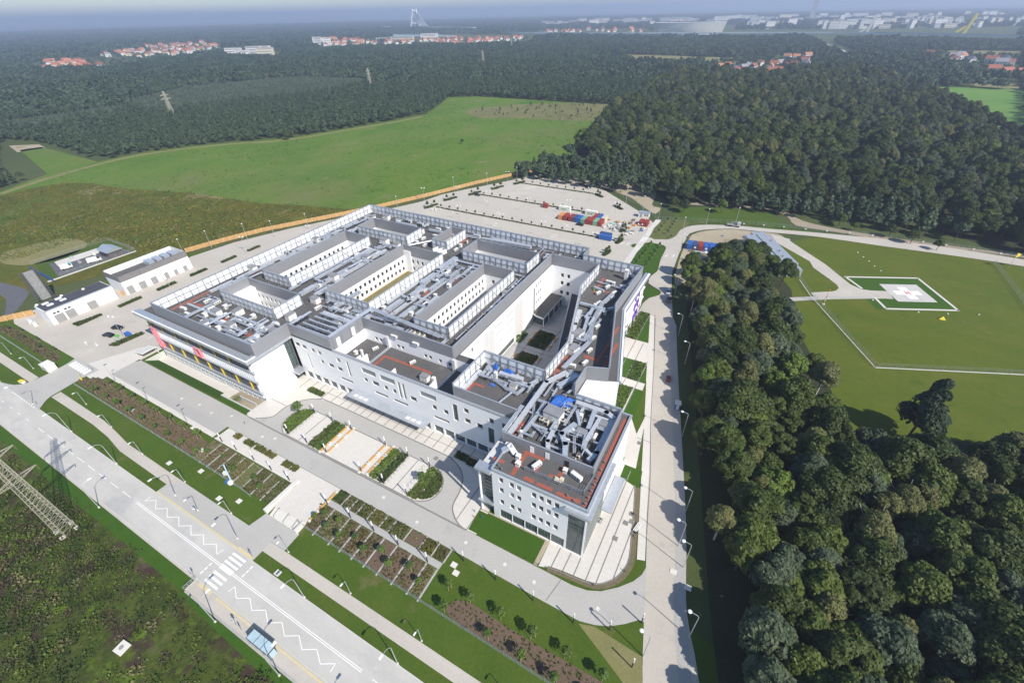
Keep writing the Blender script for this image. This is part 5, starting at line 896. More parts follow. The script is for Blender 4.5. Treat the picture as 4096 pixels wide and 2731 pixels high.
# front of the far oak wood: single trees, and single bushes along the dirt track
OAKF = g('D', '1302,384 1316,362 1352,330 1392,292 1426,262 1440,275 1420,300 1440,330 1500,345 1560,380 1640,400 1760,410 1900,410 2060,425 2200,450 2352,480 2352,588 2200,545 2060,502 1960,484 1800,474 1640,472 1560,478 1512,450 1490,414 1420,394')
for x, y in [p for p in scatter(OAKF, 9.6, 9) if p[0] > -118 or p[1] > 372]: tree(wr.choices(range(10), [6, 5, 3, 3, .8, .6, 1.2, 2, 3, .4])[0], x, y, 'in the dark wood behind the car park' if x < -40 else ('in the dark wood behind the sandy yard' if x < 40 else 'in the dark wood behind the helipad'), wr.uniform(.75, 1.2))
for k, (x, y, s) in enumerate([(p[0], p[1], .45 + .12 * (i % 3)) for i, p in enumerate(g('D', '1545,478 1570,488 1655,490 1680,470 1540,462 1755,478 1780,480 2000,505 1925,520 1960,530 2040,545 2090,560 2150,575'))]): tree([0, 0, 6, 1, 3, 1, 0, 2, 3, 6, 1, 3, 2][k], x, y, '', s, None, 'bushy tree standing by itself along the dirt track, %s from the left' % nth(k), 'single trees along the dirt track')
# ---- instanced woods ("stuff")
SRC = bpy.data.collections.new('tree_sources')
def source(meshes, col):
    for i, me in enumerate(meshes): o = bpy.data.objects.new('%s_%02d' % (col.name, i), me); col.objects.link(o)
def forest(name, pts, col, npick, smin, smax, seed, label):
    r = np.random.default_rng(seed); n = len(pts); me = bpy.data.meshes.new(name); me.vertices.add(n); me.vertices.foreach_set('co', np.array([(x, y, 0) for x, y in pts], np.float32).ravel())
    XY = np.array(pts).reshape(-1, 2); lf = (np.sin(XY[:, 0] * .021 + XY[:, 1] * .013) + np.sin(XY[:, 1] * .031 - XY[:, 0] * .017) + np.sin(XY[:, 0] * .0071 + 2)) / 3
    for nm, ty, val in (('sc', 'FLOAT', r.uniform(smin, smax, n) * (1 + .22 * lf)), ('rz', 'FLOAT', r.uniform(0, 6.28, n)), ('pick', 'INT', r.integers(0, npick, n))): at = me.attributes.new(nm, ty, 'POINT'); at.data.foreach_set('value', val)
    me.update(); o = bpy.data.objects.new(name, me); COL.objects.link(o); o['kind'] = 'stuff'; o['label'] = label
    ng = bpy.data.node_groups.new(name, 'GeometryNodeTree'); ng.interface.new_socket('Geometry', in_out='INPUT', socket_type='NodeSocketGeometry'); ng.interface.new_socket('Geometry', in_out='OUTPUT', socket_type='NodeSocketGeometry')
    N = ng.nodes; I, O = N.new('NodeGroupInput'), N.new('NodeGroupOutput'); ip = N.new('GeometryNodeInstanceOnPoints'); ci = N.new('GeometryNodeCollectionInfo'); ci.inputs[0].default_value = col; ci.inputs['Separate Children'].default_value = True; ci.inputs['Reset Children'].default_value = True
    def attr(nm, ty): a = N.new('GeometryNodeInputNamedAttribute'); a.data_type = ty; a.inputs[0].default_value = nm; return a.outputs['Attribute']
    cx = N.new('ShaderNodeCombineXYZ'); Lk_ = ng.links.new; Lk_(attr('rz', 'FLOAT'), cx.inputs[2]); ip.inputs['Pick Instance'].default_value = True
    Lk_(I.outputs[0], ip.inputs['Points']); Lk_(ci.outputs[0], ip.inputs['Instance']); Lk_(attr('pick', 'INT'), ip.inputs['Instance Index']); Lk_(cx.outputs[0], ip.inputs['Rotation']); Lk_(attr('sc', 'FLOAT'), ip.inputs['Scale']); Lk_(ip.outputs[0], O.inputs[0])
    md = o.modifiers.new('scatter', 'NODES'); md.node_group = ng; return o
cOak = bpy.data.collections.new('oak_sources'); source([v[2] for v in VAR[:4]] + [VAR[8][2], VAR[7][2], VAR[4][2], VAR[6][2]], cOak)
cPine = bpy.data.collections.new('pine_sources'); source([crown('crown', L['conif'], 20 + k, 11 + k % 3, 2.9, 500, .85, 'pine') for k in range(4)] + [crown('crown', L['conif'], 26 + k, 9.5, 3.2, 420, .9, 'round') for k in range(3)], cPine)
cYoung = bpy.data.collections.new('young_sources'); source([crown('crown', leafmat('young_needles', (.06, .085, .05), (.1, .13, .08)), 30 + k, 4.5, 2.0, 160, .8, 'pine') for k in range(3)], cYoung)
def clump(name, m, seed, w, k, h, q, per):
    r = np.random.default_rng(seed); V = []
    for i in range(k):
        cx, cy, hh = r.uniform(-w / 2, w / 2), r.uniform(-w / 2, w / 2), h * r.uniform(.7, 1.15); rad = h * r.uniform(.2, .34)
        D = r.normal(size=(per, 3)); D /= np.linalg.norm(D, axis=1, keepdims=True); D[:, 2] = np.abs(D[:, 2]); P = np.array((cx, cy, hh * .45)) + D * np.array((rad, rad, hh * .55)); V.append(quads(P, D + r.normal(size=D.shape) * .3, r.uniform(.7, 1.3, per) * q, seed + i))
    return qmesh(name, np.concatenate(V), m)
cMid = bpy.data.collections.new('mid_sources'); source([clump('crown', L['conif'], 40 + k, 15, 9, 12, 2.0, 46) for k in range(3)] + [clump('crown', L['far'], 43 + k, 15, 7, 13, 2.2, 46) for k in range(3)], cMid)
cFar = bpy.data.collections.new('far_sources'); source([clump('crown', L['far'], 50 + k, 46, 26, 14, 5.0, 14) for k in range(5)], cFar)
OPEN = [MEADOW, SMALLF, BARE, FIELDR, FIELDB, FIELDY, FIELDF, FIELDG, OAK, OLIVE] + [g('D', s) for s in ('15,150 250,128 380,98 520,100 525,122 400,140 250,165 30,168', '525,116 660,118 640,136 520,134', '715,88 860,98 1200,86 1290,80 1200,106 900,110 720,116', '1235,70 1490,66 1500,80 1400,82 1240,82', '1610,150 1700,130 1880,122 1870,165 1800,184 1620,178', '2105,118 2352,128 2352,190 2200,178', '1500,60 1700,58 1680,84 1500,84', '1200,74 2352,62 2352,100 1900,92 1200,86', '1840,84 1900,84 1990,135 1930,135', '20,320 110,330 235,372 110,410 0,420 0,335', '300,235 420,205 560,192 700,178 840,186 860,196 760,218 640,232 500,246 340,268', '10,285 200,258 330,240 320,262 180,292 60,310', '880,78 1210,80 1190,104 900,108')]
def free(x, y):
    if -470 < x < 240 and y < 300 and not (x < -300 and y > 200): return False
    return not any(inpoly(x, y, P) for P in OPEN)
def fan(r0, r1, s, seed, thin=1.0):
    """points of a sector seen from the camera tower, jittered"""
    r = random.Random(seed); out = []; n0 = int(r1 / s) + 1
    for i in range(-n0, n0):
        for j in range(-2, n0):
            x, y = (i + r.uniform(-.45, .45)) * s, (j + r.uniform(-.45, .45)) * s; d = math.hypot(x, y)
            if r0 < d < r1:
                a = math.degrees(math.atan2(y, x))
                if 62 < a < 175 and r.random() < thin and free(x, y): out.append((x, y))
    return out
PF_ = fan(300, 900, 6.4, 61)
edge = [p for p in PF_ if p[0] > -560 and p[1] < 640]; edge.sort(key=lambda p: math.hypot(*p)); near = set(edge[:110])
for k, (x, y) in enumerate(edge[:110]):
    t = thing('conifer_tree', 'dark green conifer at the front edge of the plantation beyond the meadow', 'tree', (x, y, 0), wr.uniform(0, 6.28), 'conifers at the plantation edge'); t.scale = (wr.uniform(.85, 1.2),) * 3; inst('crown', cPine.objects[k % 7].data, t); inst('trunk', VAR[9][3], t, sc=.6)
forest('conifer_forest', [p for p in PF_ if p not in near], cPine, 7, .8, 1.15, 1, 'dense conifer plantation stretching beyond the meadow')
forest('mixed_forest', fan(900, 2100, 13.5, 62, .93), cMid, 6, .8, 1.2, 2, 'mixed forest reaching back towards the villages')
forest('distant_woods', fan(2100, 9000, 46, 63, .8), cFar, 5, .7, 1.25, 3, 'far woods fading to blue at the horizon')
onear = [p for p in scatter(OAK, 9.4, 71) if not inpoly(*p, OAKF)]
forest('oak_wood', onear, cOak, 8, .65, 1.35, 4, 'dense dark broadleaf wood behind the car park')
YP = g('D', '300,235 420,205 560,192 700,178 840,186 860,196 760,218 640,232 500,246 340,268'); YQ = g('D', '10,285 200,258 330,240 320,262 180,292 60,310')
for P_, sd in ((YP, 75), (YQ, 76)): forest('young_plantation', scatter(P_, 4.6, sd), cYoung, 3, .75, 1.1, sd, 'block of pale young conifers within the plantation')
# trees among the houses, in gardens and along the far roads
VIL = scatter(OPEN[10], 30, 81) + scatter(OPEN[12], 34, 82) + scatter(OPEN[14], 16, 83) + scatter(OPEN[15], 17, 84)
forest('garden_trees', [p for p in VIL if random.Random(p[0]).random() < .5], cMid, 6, .3, .7, 5, 'garden trees scattered among the far houses')
forest('field_bushes', scatter(g('D', '1080,252 1240,240 1400,242 1412,262 1350,276 1200,270 1100,268'), 17, 86), cPine, 7, .18, .42, 6, 'scattered bushes on the scrubby end of the meadow'); forest('clearing_trees', scatter(CLEAR, 15, 87), cPine, 7, .5, 1.0, 7, 'loose trees in the clearing between the woods')
forest('hedge_rows', [(x + random.uniform(-4, 4), y + random.uniform(-4, 4)) for a, b in zip(g('D', '1880,165 2050,205 2120,225 2230,270 2352,345 2420,400'), g('D', '2050,205 2120,225 2230,270 2352,345 2420,400 2480,450')) for k in range(26) for x, y in [(a[0] + (b[0] - a[0]) * k / 26, a[1] + (b[1] - a[1]) * k / 26)]], cOak, 8, .6, .95, 8, 'dark tree belt along the green crop field')
for k, (x, y) in enumerate(g('D', '662,322 1062,330')): t = tree(1, x, y, '', .7 if k == 0 else .35, None, ['round dark tree standing alone at the forest edge of the meadow', 'small bush alone in the middle of the meadow'][k], 'lone trees on the meadow')
# rough growth: tufts over the wild ground and the fields
def tuft(seed, m, n, h, w, q):
    r = np.random.default_rng(seed); P = np.column_stack([r.normal(size=(n, 2)) * w, r.uniform(.05, 1, n) * h]); N = r.normal(size=(n, 3)); N[:, 2] = np.abs(N[:, 2]) + .3; return qmesh('tuft', quads(P, N, r.uniform(.6, 1.4, n) * q, seed), m)
cT = bpy.data.collections.new('tuft_sources'); LW = dict(a=leafmat('weed_dark', (.02, .032, .009), (.05, .075, .014)), b=leafmat('weed_green', (.05, .078, .01), (.095, .13, .016)), c=leafmat('weed_brown', (.045, .036, .02), (.085, .065, .038)), d=leafmat('weed_straw', (.1, .09, .04), (.18, .155, .075)))
source([tuft(600 + k, LW['aabbacd'[k]], 60, .7, .75, .24) for k in range(7)], cT)
forest('wild_growth', [p for p in scatter([(-330, 4.6), (-88, 5), (-86, 4), (-40, 3.2), (-38, -62), (-210, -62), (-330, -40)], 1.9, 91) if (math.sin(p[0] * .09 + p[1] * .05) + math.sin(p[1] * .13 - p[0] * .06) + 1.1) > random.Random(p[0]).uniform(-1.2, 1.8)], cT, 7, .5, 1.35, 91, 'tangled weeds and shrubs in the wild ground left of the street')
bpy.data.objects['wild_growth'].location.z = -1.25
cF = bpy.data.collections.new('field_tufts'); LF = [leafmat('field_yellow', (.13, .125, .01), (.19, .17, .015)), leafmat('field_olive', (.06, .075, .009), (.11, .11, .012)), leafmat('field_straw', (.14, .125, .045), (.2, .175, .075)), leafmat('field_green', (.045, .095, .008), (.08, .14, .014))]
source([tuft(620 + k, LF[(0, 1, 1, 3, 1, 2, 0, 3)[k]], 22, .4, 1.7, .45) for k in range(8)], cF)
forest('olive_growth', [p for p in scatter(smooth(OLIVE, 3, True), 3.6, 92) if p[1] > 102 or p[0] < -335 or (p[0] < -322 and p[1] > 95)], cF, 8, .5, 1.3, 92, 'weedy olive and yellow growth of the uncut field')
cG = bpy.data.collections.new('meadow_tufts'); source([tuft(640 + k, LF[(3, 3, 2, 3, 0)[k]], 12, .25, 2.0, .5) for k in range(5)], cG)
forest('meadow_growth', [p for p in scatter(MEADOW, 7.5, 93) if not inpoly(*p, OLIVE) and p[1] > 140 and (math.sin(p[0] * .04 + p[1] * .02) + math.sin(p[1] * .05 - p[0] * .03)) > random.Random(p[1]).uniform(-1.2, 2)], cG, 5, .5, 1.4, 93, 'tufts of taller grass on the meadow')
# ================================================================ site furniture and planting
S = dict(lamp=mat('lamp_steel', (.6, .62, .63), .4, .5, var=.06), head=mat('lamp_head', (.8, .8, .78), .4), dark=mat('dark_metal', (.05, .055, .065), .5, .3), benchw=mat('bench_wood', (.6, .33, .08), .7, var=.12, sc=4), conc=mat('pale_concrete', (.66, .63, .57), .85, var=.05, sc=1.5), fence=mat('fence_wire', (.42, .45, .44), .5, .4), timber=mat('orange_timber', (.5, .3, .12), .8, var=.2, sc=1.2), tpost=mat('timber_post', (.62, .5, .32), .8), blue=mat('blue_paint', (.05, .14, .42), .45, var=.08), cblue=mat('container_blue', (.04, .13, .42), .55, var=.12, sc=1.2), cred=mat('container_red', (.3, .055, .045), .6, var=.15, sc=1.2), cgreen=mat('container_green', (.2, .42, .28), .6, var=.12), corange=mat('container_orange', (.62, .28, .1), .6, var=.15), cnavy=mat('container_navy', (.05, .09, .2), .6, var=.15), cwhite=mat('container_white', (.74, .72, .66), .6, var=.06), cbeige=mat('container_beige', (.6, .54, .42), .7, var=.08), rubber=mat('rubber', (.03, .03, .03), .8), black=mat('black_paint', (.012, .013, .016), .25, spec=.6), silver=mat('silver_paint', (.6, .62, .65), .3, .4), brown=mat('brown_paint', (.22, .12, .07), .5), yel=mat('yellow_paint', (.75, .6, .04), .5), orange=mat('orange_paint', (.75, .28, .04), .5), lglass=mat('shelter_glass', (.42, .55, .6), .1, spec=.7), door=mat('grey_door', (.3, .29, .28), .6), ltgreen=mat('lime_plastic', (.15, .5, .08), .5), skyl=mat('skylight_white', (.82, .83, .84), .3))
def kid(t, b, name, m):
    o = b.build(name, m); o.parent = t; return o
# ---- lamps
LP = {}
def lamp(kind, x, y, label, rz=0):
    if kind in LP: return dup(LP[kind], (x, y, zg(x, y)), rz, label)
    grp = dict(street='tall curved street lamps', path='short path lamps', bollard='white topped lamp posts', park='double headed car park lamps', side='side road lamps', prom='slim promenade lamps', fence='single headed lamps along the timber fence')[kind]
    t = thing('street_lamp', label, 'street lamp', (x, y, zg(x, y)), rz, grp)
    if kind == 'street':
        b = MB().tube((0, 0, 0), (0, 0, 7.6), .11, .07); b.path([(0, 0, 7.6), (0, -.35, 8.4), (0, -1.0, 8.9), (0, -1.9, 9.05)], .055); kid(t, b, 'pole', S['lamp']); kid(t, MB().box(-.2, .2, -2.7, -1.8, 8.98, 9.16), 'lamp_head', S['head']); kid(t, MB().tube((0, 0, 0), (0, 0, .35), .24, .2, 8), 'base', S['conc'])
    elif kind == 'path':
        kid(t, MB().tube((0, 0, 0), (0, 0, 5.3), .08, .06).path([(0, 0, 5.3), (0, -.7, 5.55)], .05), 'pole', S['lamp']); kid(t, MB().box(-.15, .15, -1.3, -.6, 5.48, 5.62), 'lamp_head', S['head']); kid(t, MB().tube((0, 0, 0), (0, 0, .3), .2, .17, 8), 'base', S['conc'])
    elif kind == 'bollard':
        kid(t, MB().tube((0, 0, 0), (0, 0, 2.5), .13, None, 8), 'pole', S['dark']); kid(t, MB().tube((0, 0, 2.5), (0, 0, 4.05), .16, None, 8), 'lamp_head', S['head'])
    elif kind == 'park':
        kid(t, MB().tube((0, 0, 0), (0, 0, 9), .09, .06).path([(-.9, 0, 9.3), (0, 0, 8.9), (.9, 0, 9.3)], .05), 'pole', S['lamp'])
        for q in (-1, 1): kid(t, MB().sphere((q * 1.0, 0, 9.35), .36), 'lamp_head', S['head'])
    elif kind == 'fence':
        kid(t, MB().tube((0, 0, 0), (0, 0, 9.5), .1, .06), 'pole', S['lamp']); kid(t, MB().sphere((0, 0, 9.6), .36, sz=.25), 'lamp_head', S['head'])
    elif kind == 'side':
        kid(t, MB().tube((0, 0, 0), (0, 0, 8.8), .1, .07).path([(0, 0, 8.8), (-.3, 0, 9.2), (-1.4, 0, 9.35)], .055), 'pole', S['lamp']); kid(t, MB().sphere((-1.7, 0, 9.35), .42, sz=.14), 'lamp_head', S['head'])
    elif kind == 'prom':
        kid(t, MB().tube((0, 0, 0), (0, 0, 7.4), .08, .05), 'pole', S['lamp']); kid(t, MB().box(-.15, .15, -.1, .8, 7.4, 7.5), 'lamp_head', S['dark'])
    LP[kind] = t; return t
for i, x in enumerate((-191.5, -165.6, -139.5, -114, -88.3, -63, -37.1, -11.5)): lamp('street', x, 17.9 if i not in (3, 4) else 19.7, 'tall curved street lamp on the far kerb of the street, %s from the left' % nth(i))
for i, (x, y, rz) in enumerate(((-104.3, 19.8, 0), (-75.6, 5.7, math.pi), (-55.8, 5.7, math.pi), (-36, 5.6, math.pi), (-128, 8.2, math.pi))): lamp('street' if i else 'path', x, y, ['short lamp standing by itself on the wide bus stop pavement', 'curved street lamp behind the pavement just left of the bus shelter', 'curved street lamp behind the pavement just right of the bus shelter', 'curved street lamp at the near pavement edge, rightmost', 'curved street lamp on the narrow near pavement beside the pylon'][i], rz)
for i, (x, y) in enumerate(((-232.4, 26.6), (-213.7, 26.5), (-174.8, 26.1), (-156.3, 24.7), (-136.5, 23.3), (-115.8, 23.4), (-95.8, 23.3), (-74.4, 23.2), (-54.7, 23.2), (-35.4, 23.2), (-15, 23.2))): lamp('path', x, y, 'short path lamp on the lawn edge behind the cycle path, %s from the left' % nth(i))
for i, x in enumerate((-177, -157.2, -135.2)): lamp('prom', x, 36.3, 'slim lamp with dark head beside the promenade, %s from the left' % nth(i))
for i, (x, y) in enumerate(((-20.8, 181), (-12.9, 151), (-7.2, 134.6), (-1.1, 100.6), (4.8, 75.6), (11.1, 48.4), (5.2, 66.5), (7.2, 62), (4.1, 41))): lamp('side', x, y, ('lamp with oval head at the wood side of the side road, %s from the far end' % nth(i)) if i < 6 else ['slim lamp before the wood beside the pavement hatch', 'lamp with oval head at the wooded junction of the side road', 'oval headed lamp on the grass triangle by the road corner'][i - 6])
BL = [(-103.7, 57.7), (-95.9, 57.6), (-88.2, 57.8), (-103.9, 48), (-96.1, 48), (-88.1, 48), (-74.9, 47.9), (-74.9, 57.8), (-66.8, 47.8), (-66.8, 57.8), (-59.2, 57.7), (-59.3, 48)]
for i, (x, y) in enumerate(BL): lamp('bollard', x, y, 'dark lamp post with white top on the forecourt island, %s from the left in the %s row' % (nth(sorted(p[0] for p in BL if (p[1] > 53) == (y > 53)).index(x)), 'back' if y > 53 else 'front'))
for i, x in enumerate((-118.5, -112, -104.2, -96.9, -89.7)): lamp('bollard', x, 36.6, 'dark lamp post with white top along the left garden beds, %s from the left' % nth(i))
for i, x in enumerate((-75.3, -67.3, -59.7, -52.2, -43.7)): lamp('bollard', x, 36.3, 'dark lamp post with white top along the path through the right garden beds, %s from the left' % nth(i))
for i, (x, y) in enumerate(((-36.6, 40.3), (-28.1, 40.1), (-19, 40.1), (-9.9, 40.1), (-3.1, 42.3), (2.2, 46.6), (2.7, 38.2))): lamp('bollard', x, y, 'dark lamp post with white top along the curving promenade edge, %s from the left' % nth(i))
for i, (x, y) in enumerate(((-150, 240.4), (-121.7, 240.3), (-152.5, 211.2), (-123.5, 210.2), (-97.7, 210.5), (-192.1, 228.4), (-173.5, 240.6), (-98.5, 247.1), (-95.3, 274.1), (-68.1, 208.3), (-133, 274), (-72.1, 255.6), (-160, 283), (-50.7, 228.9), (-46.5, 224.5), (-204.2, 52.2), (-228, 84), (-228, 124), (-209, 150))): lamp('park', x, y, ['slim double-globe lamp in the car park, %s counted from the left', 'slim double-globe lamp in the service yard, %s from the front'][x < -200] % nth(i if x > -200 else i - 15), .3)
for i, (x, y) in enumerate([(-258, 110), (-255.3, 122.9), (-246.4, 138.4), (-236.1, 148.1), (-227.5, 164.5), (-199.6, 210.4), (-190.3, 258.6), (-173.9, 276), (-161.9, 297.9), (-148.6, 318.2), (-133, 326)]): lamp('fence', x + 3, y - 3, 'tall single lamp rising along the timber fence, %s from the left' % nth(i))
for i, (x, y) in enumerate([(-27.9, 225.5), (-31.7, 248.3), (-22.5, 266.5), (-8, 275.5), (-73.8, 283), (-60.3, 273), (-48.4, 263.5)]): lamp('fence', x, y, 'single lamp by the loop road and back fence, %s of them' % nth(i))
# ---- fences
def wirefence(name, pts, h, label, post=3.0, z=None):
    t = thing(name, label, 'fence', (*pts[0], 0)); o_ = Vector((*pts[0], 0)); w = MB(); pm = MB().box(-.04, .04, -.04, .04, 0, h).mesh('post', S['fence'])
    for a, b in zip(pts, pts[1:]):
        a, b = Vector(a), Vector(b); n = max(1, round((b - a).length / post))
        for k in range(n + 1):
            p = a + (b - a) * k / n; zz = zg(*p); inst('post', pm, t, (p.x - o_.x, p.y - o_.y, zz))
            if k < n:
                q = a + (b - a) * (k + 1) / n; zq = zg(*q)
                for f in (.06, .3, .55, .8, .98): w.bar((p.x - o_.x, p.y - o_.y, zz + h * f), (q.x - o_.x, q.y - o_.y, zq + h * f), .025)
                for j in range(1, 8): m = p + (q - p) * j / 8; zm = zg(*m); w.bar((m.x - o_.x, m.y - o_.y, zm + .05), (m.x - o_.x, m.y - o_.y, zm + h), .014)
    o = w.build('wire_mesh', S['fence']); o.parent = t; tag(o, kind='stuff'); return t
wirefence('mesh_fence', [(-189, 29), (-120, 29.1), (-99, 28.9), (-95.2, 28.6)], 1.5, 'low wire mesh fence between the left garden beds and the lawn'); wirefence('mesh_fence', [(-77.5, 29.2), (-43, 28.9), (-8, 28.6), (4, 28.6)], 1.5, 'low wire mesh fence between the right garden beds and the lawn'); wirefence('mesh_fence', [(-259, 29.6), (-207, 29.3)], 1.5, 'wire mesh fence left of the entrance road')
wirefence('mesh_fence', [(25.8, 219.4), (30.3, 205.9), (50.1, 162.2)], 2, 'wire fence running along the helipad lawn beside the wood'); wirefence('mesh_fence', [(50.1, 162.2), (92.5, 179.9), (150, 204)], 2, 'wire fence crossing the lawn in front of the helipad', 4); wirefence('mesh_fence', [(105.1, 276.6), (105.9, 254), (106.3, 225), (107, 190)], 2, 'wire fence right of the helipad', 4)
wirefence('mesh_fence', [(-135.4, 343.2), (-114.4, 325.2), (-87.5, 300.3), (-63.6, 280), (-48.5, 263)], 2, 'wire fence between the car park and the bare sand', 4); wirefence('mesh_fence', [(-46.5, 264.5), (-26.9, 270.9), (-5, 278.2), (24, 283.8), (62, 290), (118, 290.5)], 2, 'long wire fence behind the loop road', 4)
sheet('fence_plinth', ribbon([(50.1, 162.2), (92.5, 179.9), (150, 204)], .5), .05, S['conc']); sheet('fence_plinth', ribbon([(25.8, 219.4), (30.3, 205.9), (50.1, 162.2)], .35), .05, S['conc'])
TH = 2.5
def timberfence(pts, label):
    t = thing('timber_fence', label, 'fence', (*pts[0], 0)); o_ = Vector((*pts[0], 0)); pm = MB().box(-.1, .1, -.1, .1, 0, 2.6).mesh('post', S['tpost']); PM = {}
    for a, b in zip(pts, pts[1:]):
        a, b = Vector(a), Vector(b); L = (b - a).length; n = max(1, round(L / 3.4)); ang = math.atan2(b.y - a.y, b.x - a.x); w = round(L / n, 2)
        if w not in PM:
            m = MB(); m.box(.12, w - .12, -.04, .04, .1, 2.45)
            for k in range(4): m.box(.12, w - .12, -.07, -.04, .25 + k * .65, .38 + k * .65)
            PM[w] = m.mesh('panel', S['timber'])
        for k in range(n): p = a + (b - a) * k / n - Vector(o_.xy); inst('post', pm, t, (p.x, p.y, 0), ang); inst('panel', PM[w], t, (p.x, p.y, 0), ang)
    return t
timberfence(FENCE, 'long orange timber panel fence between the meadow and the hospital site'); timberfence([(-275, 30), (-263, 33.2), (-256.5, 43.6)], 'short orange timber fence before the low white garage'); timberfence([(-239.5, 69.2), (-239.8, 70.6)], 'single orange timber panel between the two white garages')
# ---- garden beds
def bed(poly, m, plants, dens, h, size, seed, nm='planting_bed', dz=.05):
    sheet(nm, poly, dz, Gm[m])
    if plants:
        P = scatter(poly, 1 / math.sqrt(dens), seed); r = np.random.default_rng(seed)
        if len(P) < 2: return
        n = len(P); rep = 3; XY = np.repeat(np.array(P), rep, 0) + r.normal(size=(n * rep, 2)) * .12; Z = np.array([zg(x, y) for x, y in XY]) + dz + r.uniform(.1, 1, n * rep) * h
        N = r.normal(size=(n * rep, 3)) * .6; N[:, 2] += .8; me = qmesh('ground_cover', quads(np.column_stack([XY, Z]), N, r.uniform(.6, 1.3, n * rep) * size, seed), L[plants]); o = bpy.data.objects.new('ground_cover', me); COL.objects.link(o); o['kind'] = 'stuff'; o['label'] = 'low bed planting'
lo = [-77, -72.5, -67.3, -63.7, -59.9, -56.2, -52.3, -48, -43.7, -40.7]; plan = [('mulch', 'bed', 3), ('dirt', 'bed', 2.5), ('mulch', 'bed', 3.5), ('dirt', 'rusty', 3.5), ('mulch', 'bed', 2), ('mulch', 'young', .4), ('mulch', 'rusty', 1.2), ('mulch', 'bed', 1.5), ('dirt', 'rusty', 3.5)]
for k, (a, b) in enumerate(zip(lo, lo[1:])): bed(rect(a + .3, b - .3, 29.4, 35.9), plan[k][0], plan[k][1], plan[k][2], .4, .36, 200 + k)
up = [-75, -72, -69.3, -66.9, -63.4, -59.4, -56.6, -51.9, -47.4, -43.8, -40.4]
for k, (a, b) in enumerate(zip(up, up[1:])): bed(rect(a + .3, b - .3, 37.8, 41), ['mulch', 'dirt', 'mulch', 'dirt', 'dirt', 'dirt', 'dirt', 'mulch', 'mulch', 'mulch'][k], ['hedge', 'bed', 'bed', 'bed', 'rusty', 'bed', 'bed', 'young', 'rusty', 'bed'][k], [8, 3, 4, 5, 5, 5, 4, .4, 7, 4.5][k], .4, .38, 220 + k)
le = [-122, -118.2, -114.9, -111.3, -107.5, -103.7, -99.8, -96, -92.2, -88.6]
for k, (a, b) in enumerate(zip(le, le[1:])): bed(rect(a + .25, b - .25, 29.4, 36), ['dirt', 'dirt', 'mulch', 'dirt'][k % 4], ['bed', 'rusty', 'bed', 'bed', 'rusty', 'young', 'bed', 'bed', 'hedge'][k], [1.2, 2.5, 2, 4, 3, 2, 4, 3, 4.5][k], .4, .36, 240 + k)
pb = MB()
for x in lo[1:]: pb.add([(x - .22, 28.6, zg(x, 28.6) + .07), (x + .22, 28.6, zg(x, 28.6) + .07), (x + .22, 36, zg(x, 36) + .07), (x - .22, 36, zg(x, 36) + .07)], [(0, 1, 2, 3)])
for x in le[1:]: pb.add([(x - .2, 29, zg(x, 29) + .07), (x + .2, 29, zg(x, 29) + .07), (x + .2, 36, zg(x, 36) + .07), (x - .2, 36, zg(x, 36) + .07)], [(0, 1, 2, 3)])
for x in up[1:]: pb.box(x - .18, x + .18, 37.7, 41.1, .05, .08)
tag(pb.build('bed_divider', Gm['darkpave']), kind='structure')
sheet('garden_path', rect(-75.6, -40.4, 36.1, 37.6), .06, Gm['darkpave']); sheet('garden_path', rect(-122, -75.6, 36.6, 41.1), .05, Gm['plaza'])
for k, (a, b, c, d) in enumerate(((-118, -115.2, 39.3, 41), (-113, -109, 39.2, 41), (-108.4, -104.3, 39.3, 41), (-103.9, -100.1, 39.3, 41), (-96.3, -93.4, 39.1, 41), (-93.1, -90.8, 39.2, 41))): bed(rect(a, b, c, d), 'dirt', ['rusty', 'bed', 'bed', 'rusty', 'bed', 'bed'][k], 7, .4, .4, 260 + k, dz=.065)
bed(smooth([(-189.8, 30.4), (-187.8, 33.2), (-182.2, 35.2), (-163.7, 35), (-147.3, 34.8), (-132.7, 35), (-122.6, 34.4), (-122.4, 30), (-134, 29.6), (-165.8, 29.7)], 3, True), 'mulch', 'bed', .8, .4, .45, 270); bed(smooth([(-32.8, 29.4), (-33.5, 32.5), (-30, 33.6), (-24, 33.3), (-15.2, 33.2), (-5, 33.4), (1.5, 33), (1.5, 29.5), (-12, 29.2)], 3, True), 'mulch', 'bed', .9, .3, .32, 271); bed(smooth([(-258, 31), (-240, 31.6), (-213, 31.4), (-212.5, 34.5), (-240, 34.8), (-256, 34.5)], 2, True), 'mulch', 'bed', 1.2, .4, .45, 272)
isl_a = smooth([(-104, 47.7), (-107.6, 49.2), (-109.2, 52), (-108.9, 55.6), (-106.6, 57.8), (-104, 58)], 3); bed(isl_a, 'mulch', 'young', 9, .35, .45, 280, dz=.075)
for k, (a, b, c, d, p) in enumerate(((-95.5, -92.9, 47.7, 58, 'hedge'), (-92.5, -90.8, 47.9, 58, 'young'), (-72, -69.7, 47.7, 58, 'young'), (-69.2, -67, 47.7, 58, 'hedge'))): bed(rect(a, b, c, d), 'mulch', p, 12, .5, .42, 281 + k, dz=.075)
bed([(-59.2, 47.7), (-56.2, 47.8), (-56.2, 58), (-59, 58)], 'mulch', 'young', 5, .35, .45, 286, dz=.075); bed(smooth([(-55.8, 48.3), (-53.6, 49.6), (-52.5, 52.6), (-53.6, 55.8), (-55.8, 57.6)], 3), 'mulch', 'hedge', 13, .5, .42, 287, dz=.075)
